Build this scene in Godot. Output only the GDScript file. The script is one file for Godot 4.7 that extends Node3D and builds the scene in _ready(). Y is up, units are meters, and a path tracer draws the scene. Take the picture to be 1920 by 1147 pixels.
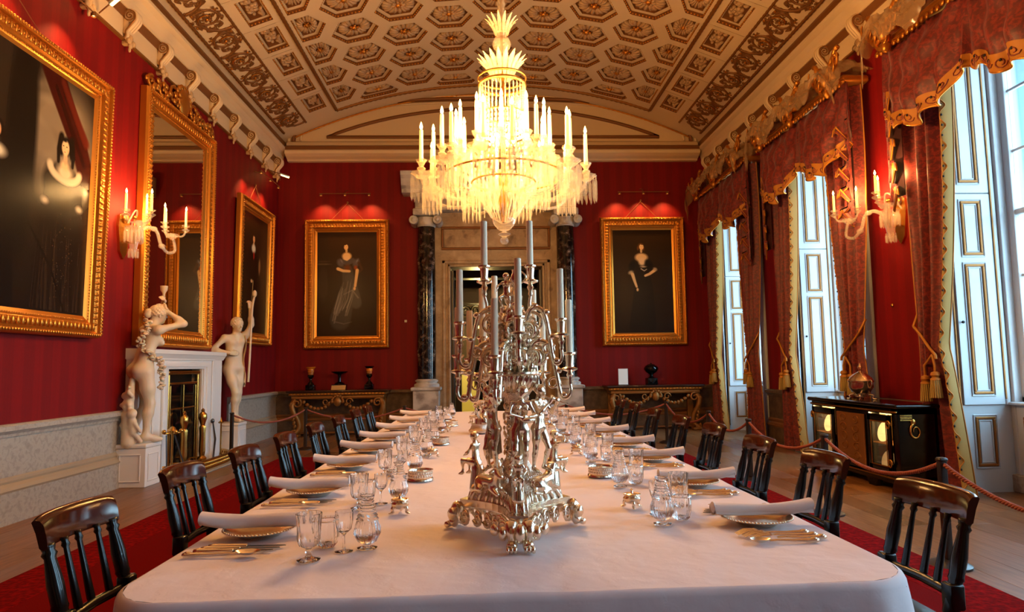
extends Node3D
# A great dining room: red damask walls, coffered vault, crystal chandelier, long table laid for sixteen.
const XL := -4.18
const XR := 4.66
const XC := 0.24
const ZF := -13.4
const ZN := 2.6
const TY := 0.76
const RV := 9.6        # radius of the vault
const VA := 6.96       # height of its crown
var M := {}
var used := {}


func _ready() -> void:
	lights_and_camera()
	make_materials()
	build_shell()
	build_ceiling()
	build_cornice()
	build_doorway()
	build_windows()
	build_table()
	build_chandelier()
	build_candelabra()
	build_fireplace()
	build_pictures()
	build_chairs()
	build_settings()
	build_far_furniture()
	build_cabinet()
	build_curtains()
	build_sconces()
	build_barriers()


func lights_and_camera() -> void:
	var cam := Camera3D.new()
	cam.name = "camera"
	cam.fov = rad_to_deg(2.0 * atan(573.5 / 1240.0))
	cam.near = 0.05
	cam.far = 200.0
	cam.transform = Transform3D(Basis(Vector3.UP, -0.0411) * Basis(Vector3.RIGHT, 0.0895) * Basis(Vector3.BACK, -0.015), Vector3(0, 1.3, 0))
	add_child(cam)
	cam.current = true
	var env := Environment.new()
	var sm := ProceduralSkyMaterial.new()
	sm.sky_top_color = Color(0.50, 0.80, 0.98)
	sm.sky_horizon_color = Color(0.72, 0.92, 1.0)
	sm.ground_bottom_color = Color(0.35, 0.38, 0.34)
	sm.ground_horizon_color = Color(0.7, 0.78, 0.8)
	sm.sky_energy_multiplier = SKY
	sm.ground_energy_multiplier = SKY * 0.6
	var sky := Sky.new()
	sky.sky_material = sm
	env.background_mode = Environment.BG_SKY
	env.sky = sky
	env.ambient_light_source = Environment.AMBIENT_SOURCE_DISABLED
	env.tonemap_mode = Environment.TONE_MAPPER_LINEAR
	env.tonemap_exposure = 1.25
	env.sdfgi_enabled = true
	env.ssao_enabled = true
	env.ssil_enabled = true
	var we := WorldEnvironment.new()
	we.name = "environment"
	we.environment = env
	add_child(we)


const SKY := 2.6                       # overcast sky brightness
const FLAME := 0.37                    # each candle bulb of the chandelier
const WARM := Color(1.0, 0.76, 0.46)


func lamp(parent: Node3D, at: Vector3, energy: float, color := WARM, size := 0.02) -> void:
	var l := OmniLight3D.new()
	l.name = unique(parent, "glow")
	l.light_color = color
	l.light_energy = energy
	l.light_size = size
	l.omni_range = 30.0
	l.omni_attenuation = 2.0
	l.shadow_enabled = true
	l.position = at
	parent.add_child(l)


# ---------------------------------------------------------------- mesh building
class MB:
	var v := PackedVector3Array()
	var uv := PackedVector2Array()
	var ix := PackedInt32Array()
	var xf := Transform3D.IDENTITY

	func p(q: Vector3, t := Vector2.ZERO) -> int:
		v.append(xf * q)
		uv.append(t)
		return v.size() - 1

	func tri(a: int, b: int, c: int) -> void:   # counter-clockwise seen from outside
		ix.append(a)
		ix.append(c)
		ix.append(b)

	func quad(a: int, b: int, c: int, d: int) -> void:
		tri(a, b, c)
		tri(a, c, d)

	func face(pts: Array) -> void:              # flat convex polygon, counter-clockwise from outside
		var o := v.size()
		for q in pts:
			p(q)
		for i in range(1, pts.size() - 1):
			tri(o, o + i, o + i + 1)

	func face_uv(a: Vector3, b: Vector3, c: Vector3, d: Vector3) -> void:   # picture: a top left, then counter-clockwise
		var i := p(a, Vector2(0, 0))
		p(b, Vector2(0, 1))
		p(c, Vector2(1, 1))
		p(d, Vector2(1, 0))
		quad(i, i + 1, i + 2, i + 3)

	func grid(nu: int, nv: int, f: Callable, closed := false) -> void:   # f(u, v); outside where du x dv points
		var o := v.size()
		var w := nu if closed else nu + 1
		for j in nv + 1:
			for i in w:
				var a := float(i) / nu
				var b := float(j) / nv
				p(f.call(a, b), Vector2(a, b))
		for j in nv:
			for i in nu:
				var a := o + j * w + i
				var b := o + j * w + (i + 1) % w
				quad(a, b, b + w, a + w)

	func box(c: Vector3, s: Vector3, e := 0.0) -> void:
		var h := s * 0.5
		e = minf(e, minf(h.x, minf(h.y, h.z)) * 0.9)
		if e <= 0.0:
			for ax in 3:
				for sg in [-1.0, 1.0]:
					var n := Vector3.ZERO
					n[ax] = sg
					var a := Vector3.ZERO
					a[(ax + 1) % 3] = 1.0
					var b := Vector3.ZERO
					b[(ax + 2) % 3] = sg
					var m := c + n * h
					a = a * h
					b = b * h
					face([m - a - b, m + a - b, m + a + b, m - a + b])
			return
		var id := {}
		var o := v.size()
		for x in [-1, 1]:
			for y in [-1, 1]:
				for z in [-1, 1]:
					for ax in 3:
						var q := Vector3(x, y, z) * (h - Vector3(e, e, e))
						q[ax] = Vector3(x, y, z)[ax] * h[ax]
						id[[x, y, z, ax]] = p(c + q)
		for ax in 3:
			var b1 := (ax + 1) % 3
			var b2 := (ax + 2) % 3
			for sg in [-1, 1]:
				var k := []
				for st in [[-1, -1], [1, -1], [1, 1], [-1, 1]]:
					var q := [0, 0, 0]
					q[ax] = sg
					q[b1] = st[0] * sg
					q[b2] = st[1]
					k.append(id[[q[0], q[1], q[2], ax]])
				quad(k[0], k[1], k[2], k[3])
			for s1 in [-1, 1]:
				for s2 in [-1, 1]:
					var q := [0, 0, 0]
					q[b1] = s1
					q[b2] = s2
					q[ax] = -1
					var a0: int = id[[q[0], q[1], q[2], b1]]
					var a1: int = id[[q[0], q[1], q[2], b2]]
					q[ax] = 1
					var a2: int = id[[q[0], q[1], q[2], b2]]
					var a3: int = id[[q[0], q[1], q[2], b1]]
					if s1 * s2 > 0:
						quad(a0, a1, a2, a3)
					else:
						quad(a0, a3, a2, a1)
		for x in [-1, 1]:
			for y in [-1, 1]:
				for z in [-1, 1]:
					if x * y * z > 0:
						tri(id[[x, y, z, 0]], id[[x, y, z, 1]], id[[x, y, z, 2]])
					else:
						tri(id[[x, y, z, 0]], id[[x, y, z, 2]], id[[x, y, z, 1]])
		if o == 0:
			pass

	func lathe(prof: Array, seg := 16, flute := 0, depth := 0.0, f0 := 0.0, f1 := 1.0, full := TAU) -> void:   # prof: Vector2(radius, y) from bottom to top
		var pts := []
		for i in prof.size():
			pts.append(prof[i])
			if i > 0 and i < prof.size() - 1:
				var a: Vector2 = (prof[i] - prof[i - 1]).normalized()
				var b: Vector2 = (prof[i + 1] - prof[i]).normalized()
				if a.dot(b) < 0.72:
					pts.append(null)
					pts.append(prof[i])
		var prev := -1
		for q in pts:
			if q == null:
				prev = -1
				continue
			var o := v.size()
			for k in seg + 1:
				var t := full * k / seg
				var r: float = q.x
				if flute > 0 and q.y >= f0 and q.y <= f1:
					r *= 1.0 - depth * (0.5 - 0.5 * cos(t * flute))
				p(Vector3(r * cos(t), q.y, -r * sin(t)), Vector2(float(k) / seg, q.y))
			if prev >= 0:
				for k in seg:
					quad(prev + k, prev + k + 1, o + k + 1, o + k)
			prev = o

	func tube(path: Array, rad, seg := 8, closed := false, flat := 1.0, flat_dir := Vector3.ZERO) -> void:
		var n := path.size()
		var up := Vector3.ZERO
		var o := v.size()
		for i in n:
			var t: Vector3
			if closed:
				t = path[(i + 1) % n] - path[(i + n - 1) % n]
			else:
				t = path[mini(i + 1, n - 1)] - path[maxi(i - 1, 0)]
			t = t.normalized()
			if i == 0:
				up = (flat_dir if flat_dir != Vector3.ZERO else (Vector3.UP if absf(t.y) < 0.9 else Vector3.RIGHT))
			if flat_dir != Vector3.ZERO:
				up = flat_dir
			up = (up - t * up.dot(t)).normalized()
			var sd := t.cross(up)
			var r: float = rad[i] if rad is Array else rad
			for k in seg:
				var a := TAU * k / seg
				p(path[i] + (sd * cos(a) + up * sin(a) * flat) * r, Vector2(float(k) / seg, float(i) / n))
		for i in (n if closed else n - 1):
			var a := o + i * seg
			var b := o + ((i + 1) % n) * seg
			for k in seg:
				var k2 := (k + 1) % seg
				quad(a + k, a + k2, b + k2, b + k)
		if not closed:
			var c0 := p(path[0])
			var c1 := p(path[n - 1])
			for k in seg:
				tri(c0, o + (k + 1) % seg, o + k)
				tri(c1, o + (n - 1) * seg + k, o + (n - 1) * seg + (k + 1) % seg)

	func blob(c: Vector3, r: Vector3, b := Basis.IDENTITY, nu := 8, nv := 5) -> void:
		var o := v.size()
		for j in nv + 1:
			var la := -PI / 2 + PI * j / nv
			for i in nu:
				var lo := TAU * i / nu
				p(c + b * (Vector3(cos(la) * cos(lo), sin(la), -cos(la) * sin(lo)) * r), Vector2(float(i) / nu, float(j) / nv))
		for j in nv:
			for i in nu:
				var i2 := (i + 1) % nu
				quad(o + j * nu + i, o + j * nu + i2, o + (j + 1) * nu + i2, o + (j + 1) * nu + i)

	func prism(poly: Array, a: Transform3D, depth: float) -> void:   # poly counter-clockwise in a's xy plane, extruded along its z
		var n := poly.size()
		var tris := Geometry2D.triangulate_polygon(PackedVector2Array(poly))
		for e in 2:
			var o := v.size()
			for q in poly:
				p(a * Vector3(q.x, q.y, depth * e))
			for i in range(0, tris.size(), 3):
				var ccw: bool = (poly[tris[i + 1]] - poly[tris[i]]).cross(poly[tris[i + 2]] - poly[tris[i]]) > 0
				if ccw == (e == 1):
					tri(o + tris[i], o + tris[i + 1], o + tris[i + 2])
				else:
					tri(o + tris[i], o + tris[i + 2], o + tris[i + 1])
		# sides, split where the outline bends sharply
		for i in n:
			var q: Vector2 = poly[i]
			var w: Vector2 = poly[(i + 1) % n]
			var k := p(a * Vector3(q.x, q.y, 0))
			p(a * Vector3(w.x, w.y, 0))
			p(a * Vector3(w.x, w.y, depth))
			p(a * Vector3(q.x, q.y, depth))
			quad(k, k + 1, k + 2, k + 3)

	func add(o: MB, t := Transform3D.IDENTITY) -> void:
		var b := v.size()
		for i in o.v.size():
			v.append(xf * (t * o.v[i]))
		uv.append_array(o.uv)
		var mirrored: bool = t.basis.determinant() < 0
		if mirrored:
			for i in range(0, o.ix.size(), 3):
				ix.append(o.ix[i] + b)
				ix.append(o.ix[i + 2] + b)
				ix.append(o.ix[i + 1] + b)
		else:
			for i in o.ix:
				ix.append(i + b)

	func mesh(m: Material) -> ArrayMesh:
		var n := PackedVector3Array()
		n.resize(v.size())
		for i in range(0, ix.size(), 3):
			var a := ix[i]
			var b := ix[i + 1]
			var c := ix[i + 2]
			var f := (v[c] - v[a]).cross(v[b] - v[a])
			n[a] += f
			n[b] += f
			n[c] += f
		for i in n.size():
			n[i] = n[i].normalized() if n[i].length_squared() > 1e-20 else Vector3.UP
		var arr := []
		arr.resize(Mesh.ARRAY_MAX)
		arr[Mesh.ARRAY_VERTEX] = v
		arr[Mesh.ARRAY_NORMAL] = n
		arr[Mesh.ARRAY_TEX_UV] = uv
		arr[Mesh.ARRAY_INDEX] = ix
		var am := ArrayMesh.new()
		am.add_surface_from_arrays(Mesh.PRIMITIVE_TRIANGLES, arr)
		am.surface_set_material(0, m)
		return am


# ---------------------------------------------------------------- nodes
func unique(parent: Node, called: String) -> String:
	var key := str(parent.get_instance_id()) + called
	used[key] = used.get(key, -1) + 1
	return called if used[key] == 0 else "%s_%03d" % [called, used[key]]


func tag(o: Node3D, label: String, category: String, group := "") -> Node3D:
	o.set_meta("label", label)
	o.set_meta("category", category)
	if group != "":
		o.set_meta("group", group)
	return o


func base(called: String, label: String, category: String, group := "", at := Vector3.ZERO, turn := 0.0) -> Node3D:
	var o := Node3D.new()
	o.name = unique(self, called)
	o.position = at
	o.rotation.y = turn
	add_child(o, true)
	return tag(o, label, category, group)


func piece(parent: Node3D, called: String, mb, m: Material = null, at := Transform3D.IDENTITY) -> MeshInstance3D:
	var o := MeshInstance3D.new()
	o.name = unique(parent, called)
	o.mesh = mb.mesh(m) if mb is MB else mb
	o.transform = at
	parent.add_child(o, true)
	return o


func stuff(o: Node3D) -> Node3D:
	o.set_meta("kind", "stuff")
	return o


func struct(called: String, mb, m: Material = null) -> MeshInstance3D:
	var o := piece(self, called, mb, m)
	o.set_meta("kind", "structure")
	return o


func again(src: Node3D, label: String, at: Vector3, turn := 0.0, sc := 1.0) -> Node3D:
	var o: Node3D = src.duplicate()
	o.name = unique(self, String(src.name).rstrip("0123456789").rstrip("_"))
	add_child(o, true)
	o.position = at
	o.rotation = Vector3(0, turn, 0)
	o.scale = Vector3.ONE * sc
	o.set_meta("label", label)
	return o


func at(x: float, y: float, z: float, turn := 0.0) -> Transform3D:
	return Transform3D(Basis(Vector3.UP, turn), Vector3(x, y, z))


func boxm(c: Vector3, s: Vector3, e := 0.0) -> MB:
	var b := MB.new()
	b.box(c, s, e)
	return b


func between(a: Vector3, b: Vector3, e := 0.0) -> MB:
	return boxm((a + b) * 0.5, (b - a).abs(), e)


func bez(a: Vector3, b: Vector3, c: Vector3, d: Vector3, n := 10) -> Array:
	var r := []
	for i in n + 1:
		r.append(a.bezier_interpolate(b, c, d, float(i) / n))
	return r


func smooth(pts: Array, n := 6, closed := false) -> Array:      # Catmull-Rom through points
	var r := []
	var k := pts.size()
	for i in (k if closed else k - 1):
		var p0 = pts[(i + k - 1) % k] if closed else pts[maxi(i - 1, 0)]
		var p3 = pts[(i + 2) % k] if closed else pts[mini(i + 2, k - 1)]
		for j in n:
			r.append(pts[i].cubic_interpolate(pts[(i + 1) % k], p0, p3, float(j) / n))
	if not closed:
		r.append(pts[k - 1])
	return r


func taper(n: int, a: float, b: float) -> Array:
	var r := []
	for i in n:
		r.append(lerpf(a, b, float(i) / maxi(n - 1, 1)))
	return r


# a moulding: profile (out, up) swept straight from a to b; out is the way the wall faces
func mould(prof: Array, a: Vector3, b: Vector3, out: Vector3, mb: MB = null) -> MB:
	if mb == null:
		mb = MB.new()
	var t := (b - a).normalized()
	var flip := out.cross(Vector3.UP).dot(t) > 0.0
	var n := prof.size()
	for i in n - 1:
		var q0: Vector2 = prof[i]
		var q1: Vector2 = prof[i + 1]
		var pts := [a + out * q0.x + Vector3.UP * q0.y, b + out * q0.x + Vector3.UP * q0.y, b + out * q1.x + Vector3.UP * q1.y, a + out * q1.x + Vector3.UP * q1.y]
		if flip:
			pts.reverse()
		mb.face(pts)
	for e in [a, b]:
		var pts := []
		for q in prof:
			pts.append(e + out * q.x + Vector3.UP * q.y)
		var tr := Geometry2D.triangulate_polygon(PackedVector2Array(prof))
		for i in range(0, tr.size(), 3):
			mb.face([pts[tr[i]], pts[tr[i + 1]], pts[tr[i + 2]]])
	return mb


# ---------------------------------------------------------------- materials
func mat(c: Color, rough := 0.6, metal := 0.0, spec := 0.5) -> StandardMaterial3D:
	var m := StandardMaterial3D.new()
	m.albedo_color = c
	m.roughness = rough
	m.metallic = metal
	m.metallic_specular = spec
	m.cull_mode = BaseMaterial3D.CULL_DISABLED
	return m


func noise_tex(sz: int, freq: float, ramp: Array, kind := FastNoiseLite.TYPE_SIMPLEX_SMOOTH, octaves := 4, warp := 0.0, seed_ := 1) -> NoiseTexture2D:
	var n := FastNoiseLite.new()
	n.noise_type = kind
	n.frequency = freq
	n.seed = seed_
	n.fractal_octaves = octaves
	if warp > 0.0:
		n.domain_warp_enabled = true
		n.domain_warp_amplitude = warp
		n.domain_warp_frequency = freq * 0.7
	var t := NoiseTexture2D.new()
	t.width = sz
	t.height = sz
	t.seamless = true
	t.noise = n
	if ramp.size() > 0:
		var g := Gradient.new()
		var offs := PackedFloat32Array()
		var cols := PackedColorArray()
		for q in ramp:
			offs.append(q[0])
			cols.append(q[1])
		g.offsets = offs
		g.colors = cols
		t.color_ramp = g
	return t


func tri_map(m: StandardMaterial3D, t: Texture2D, sc: Vector3, world := true) -> StandardMaterial3D:
	m.albedo_texture = t
	m.uv1_triplanar = true
	m.uv1_world_triplanar = world
	m.uv1_scale = sc
	m.uv1_triplanar_sharpness = 6.0
	return m


func relief(m: StandardMaterial3D, t: Texture2D, cm: float, sc: Vector3, world := true) -> StandardMaterial3D:
	m.heightmap_enabled = true
	m.heightmap_texture = t
	m.heightmap_scale = cm
	m.uv1_triplanar = true
	m.uv1_world_triplanar = world
	m.uv1_scale = sc
	return m


func glow(c: Color, e: float) -> StandardMaterial3D:
	var m := mat(c, 0.5)
	m.emission_enabled = true
	m.emission = c
	m.emission_energy_multiplier = e
	return m


func glass(c: Color, rough := 0.03) -> StandardMaterial3D:
	var m := mat(c, rough)
	m.transparency = BaseMaterial3D.TRANSPARENCY_ALPHA
	return m


func damask() -> ImageTexture:
	var im := Image.create(512, 512, false, Image.FORMAT_RGB8)
	var rng := RandomNumberGenerator.new()
	rng.seed = 7
	var a := Color(0.47, 0.017, 0.020)
	var b := Color(0.435, 0.015, 0.018)
	for s in 8:
		im.fill_rect(Rect2i(s * 64, 0, 64, 512), a if s % 2 == 0 else b)
	for x in 512:
		var k := rng.randf_range(-0.03, 0.03)
		for y in range(0, 512, 8):
			var c := im.get_pixel(x, y)
			var d := k + rng.randf_range(-0.022, 0.022)
			im.fill_rect(Rect2i(x, y, 1, 8), Color(c.r * (1 + d * 2), c.g * (1 + d * 3), c.b * (1 + d * 3)))
	return ImageTexture.create_from_image(im)


func make_materials() -> void:
	M.red = tri_map(mat(Color.WHITE, 0.62, 0.0, 0.35), damask(), Vector3.ONE * 0.95)
	M.cream = mat(Color(0.84, 0.73, 0.57), 0.55)
	M.cream_dark = mat(Color(0.74, 0.60, 0.42), 0.55)
	M.white_paint = mat(Color(0.74, 0.76, 0.77), 0.4)
	M.gold = mat(Color(0.80, 0.52, 0.19), 0.36, 0.85)
	M.gold_dull = mat(Color(0.56, 0.36, 0.15), 0.48, 0.55)
	M.gold_brown = mat(Color(0.50, 0.31, 0.14), 0.5, 0.3)
	M.scroll = mat(Color(0.52, 0.34, 0.16), 0.45, 0.4)
	M.rosette = mat(Color(0.72, 0.57, 0.40), 0.5, 0.1)
	M.brass = mat(Color(0.80, 0.60, 0.30), 0.25, 1.0)
	M.silver = mat(Color(0.95, 0.88, 0.78), 0.22, 1.0)
	M.silver_dull = relief(mat(Color(0.88, 0.80, 0.72), 0.24, 1.0), noise_tex(256, 0.05, []), 0.25, Vector3.ONE * 14.0, false)
	M.black_metal = mat(Color(0.03, 0.03, 0.035), 0.35, 0.4)
	M.steel = mat(Color(0.35, 0.36, 0.38), 0.3, 1.0)
	var carve := noise_tex(256, 0.03, [], FastNoiseLite.TYPE_CELLULAR, 2)
	M.gold_carved = relief(mat(Color(0.80, 0.53, 0.20), 0.35, 0.85), carve, 0.5, Vector3.ONE * 6.0, false)
	M.marble = tri_map(mat(Color.WHITE, 0.32), noise_tex(512, 0.006, [[0.0, Color(0.42, 0.38, 0.36)], [0.40, Color(0.66, 0.62, 0.58)], [0.5, Color(0.74, 0.71, 0.67)], [1.0, Color(0.82, 0.79, 0.75)]], FastNoiseLite.TYPE_SIMPLEX_SMOOTH, 5, 60.0), Vector3.ONE * 0.7)
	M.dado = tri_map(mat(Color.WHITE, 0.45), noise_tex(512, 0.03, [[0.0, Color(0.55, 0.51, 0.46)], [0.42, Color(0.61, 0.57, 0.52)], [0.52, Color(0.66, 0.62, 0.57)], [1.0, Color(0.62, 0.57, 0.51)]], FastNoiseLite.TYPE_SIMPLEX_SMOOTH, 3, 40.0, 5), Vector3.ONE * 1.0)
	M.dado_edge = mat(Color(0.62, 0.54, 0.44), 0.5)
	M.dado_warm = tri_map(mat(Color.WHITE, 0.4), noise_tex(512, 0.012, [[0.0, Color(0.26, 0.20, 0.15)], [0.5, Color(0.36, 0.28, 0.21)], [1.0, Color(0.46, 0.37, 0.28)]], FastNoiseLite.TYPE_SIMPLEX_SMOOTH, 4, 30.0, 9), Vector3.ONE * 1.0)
	M.breccia = tri_map(mat(Color.WHITE, 0.14), noise_tex(512, 0.010, [[0.0, Color(0.03, 0.022, 0.022)], [0.42, Color(0.07, 0.05, 0.045)], [0.52, Color(0.22, 0.16, 0.13)], [0.58, Color(0.09, 0.065, 0.055)], [0.66, Color(0.42, 0.35, 0.30)], [0.72, Color(0.12, 0.09, 0.08)], [0.85, Color(0.60, 0.53, 0.47)], [1.0, Color(0.3, 0.24, 0.2)]], FastNoiseLite.TYPE_SIMPLEX_SMOOTH, 5, 60.0, 3), Vector3.ONE * 1.1)
	M.stone = tri_map(mat(Color.WHITE, 0.36), noise_tex(512, 0.006, [[0.0, Color(0.40, 0.30, 0.21)], [0.36, Color(0.66, 0.54, 0.41)], [0.42, Color(0.60, 0.49, 0.37)], [1.0, Color(0.76, 0.65, 0.52)]], FastNoiseLite.TYPE_SIMPLEX_SMOOTH, 5, 80.0, 4), Vector3.ONE * 0.8)
	M.statue = mat(Color(0.83, 0.74, 0.62), 0.42)
	M.statue.subsurf_scatter_enabled = true
	M.statue.subsurf_scatter_strength = 0.25
	M.chimney = mat(Color(0.88, 0.86, 0.84), 0.3)
	M.mahogany = mat(Color(0.24, 0.085, 0.034), 0.13)
	M.ebony = mat(Color(0.035, 0.024, 0.018), 0.22)
	M.leather = mat(Color(0.045, 0.04, 0.038), 0.3)
	M.oak_dark = mat(Color(0.16, 0.075, 0.03), 0.35)
	var grain := noise_tex(256, 0.02, [[0.0, Color(0.72, 0.66, 0.58)], [1.0, Color(1, 1, 1)]], FastNoiseLite.TYPE_SIMPLEX_SMOOTH, 4, 0.0, 11)
	for i in 4:
		var k: float = [1.0, 0.95, 1.04, 0.98][i]
		M["board%d" % i] = tri_map(mat(Color(0.56 * k, 0.385 * k, 0.235 * k), 0.26 + 0.04 * i), grain, Vector3(5, 5, 0.5))
	M.floor_under = mat(Color(0.10, 0.07, 0.05), 0.7)
	M.carpet = tri_map(mat(Color(0.46, 0.018, 0.024), 0.95, 0.0, 0.15), noise_tex(256, 0.2, [[0.0, Color(0.72, 0.72, 0.72)], [1.0, Color(1, 1, 1)]], FastNoiseLite.TYPE_SIMPLEX_SMOOTH, 2), Vector3.ONE * 3.0)
	M.carpet_edge = tri_map(mat(Color(0.55, 0.025, 0.03), 0.95, 0.0, 0.15), noise_tex(256, 0.05, [[0.0, Color(0.55, 0.5, 0.5)], [0.5, Color(0.8, 0.8, 0.8)], [1.0, Color(1, 1, 1)]], FastNoiseLite.TYPE_CELLULAR, 2), Vector3.ONE * 2.0)
	M.linen = mat(Color(0.86, 0.80, 0.80), 0.8, 0.0, 0.3)
	M.linen = relief(M.linen, noise_tex(512, 0.008, [], FastNoiseLite.TYPE_SIMPLEX_SMOOTH, 4, 30.0, 21), 0.5, Vector3.ONE * 0.9)
	M.napkin = mat(Color(0.84, 0.77, 0.74), 0.85, 0.0, 0.3)
	M.wax = mat(Color(1.0, 0.93, 0.80), 0.45)
	M.candle_tube = mat(Color(0.95, 0.86, 0.62), 0.4)
	M.candle_tube.emission_enabled = true
	M.candle_tube.emission = Color(1.0, 0.70, 0.32)
	M.candle_tube.emission_energy_multiplier = 1.6
	M.flame = glow(Color(1.0, 0.80, 0.42), 30.0)
	M.flame_small = glow(Color(1.0, 0.80, 0.42), 10.0)
	M.crystal = glass(Color(1.0, 0.94, 0.82, 0.15), 0.02)
	M.crystal_wall = glass(Color(0.95, 0.90, 0.82, 0.22), 0.03)
	M.crystal_milky = glass(Color(1.0, 0.92, 0.76, 0.30), 0.04)
	M.table_glass = mat(Color(1, 1, 1, 0.0), 0.0)
	M.table_glass.refraction_enabled = true
	M.table_glass.refraction_scale = 0.05
	M.pane = glass(Color(0.9, 0.97, 1.0, 0.04), 0.0)
	M.rope = mat(Color(0.55, 0.27, 0.20), 0.8)
	M.post = mat(Color(0.13, 0.075, 0.04), 0.4)
	M.vase_black = mat(Color(0.015, 0.014, 0.016), 0.08)
	M.vase_gold = mat(Color(0.88, 0.50, 0.12), 0.22, 0.2)
	M.paper = mat(Color(0.92, 0.95, 0.94), 0.7)
	M.paper_warm = mat(Color(0.72, 0.55, 0.30), 0.7)
	M.porphyry = mat(Color(0.20, 0.10, 0.07), 0.12)
	M.dust_sheet = glass(Color(0.70, 0.55, 0.38, 0.50), 0.2)
	M.curtain = tri_map(mat(Color(1, 1, 1), 0.55, 0.0, 0.5), noise_tex(512, 0.03, [[0.0, Color(0.30, 0.022, 0.028)], [0.42, Color(0.36, 0.036, 0.035)], [0.52, Color(0.45, 0.085, 0.05)], [0.66, Color(0.54, 0.15, 0.075)], [0.8, Color(0.38, 0.04, 0.04)], [1.0, Color(0.33, 0.03, 0.03)]], FastNoiseLite.TYPE_SIMPLEX_SMOOTH, 3, 40.0, 31), Vector3.ONE * 1.1)
	M.curtain.rim_enabled = true
	M.curtain.rim = 0.4
	M.lining = mat(Color(0.22, 0.025, 0.025), 0.8)
	M.braid = mat(Color(0.70, 0.45, 0.13), 0.6, 0.15)
	M.braid_pale = mat(Color(0.66, 0.53, 0.26), 0.7)
	M.braid_dot = mat(Color(0.05, 0.03, 0.05), 0.7)
	M.black_lacquer = mat(Color(0.016, 0.013, 0.012), 0.14)
	M.porcelain = mat(Color(0.86, 0.86, 0.82), 0.15)
	M.switch = mat(Color(0.8, 0.76, 0.7), 0.4)


# ---------------------------------------------------------------- the room
const WIN := [-12.65, -9.6, -6.4, -3.35, -0.3]     # far edge of each window opening
const WW := 1.75                                    # its width
const WTOP := 4.62
const DEEP := 1.05                                  # wall thickness on the window side


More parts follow.
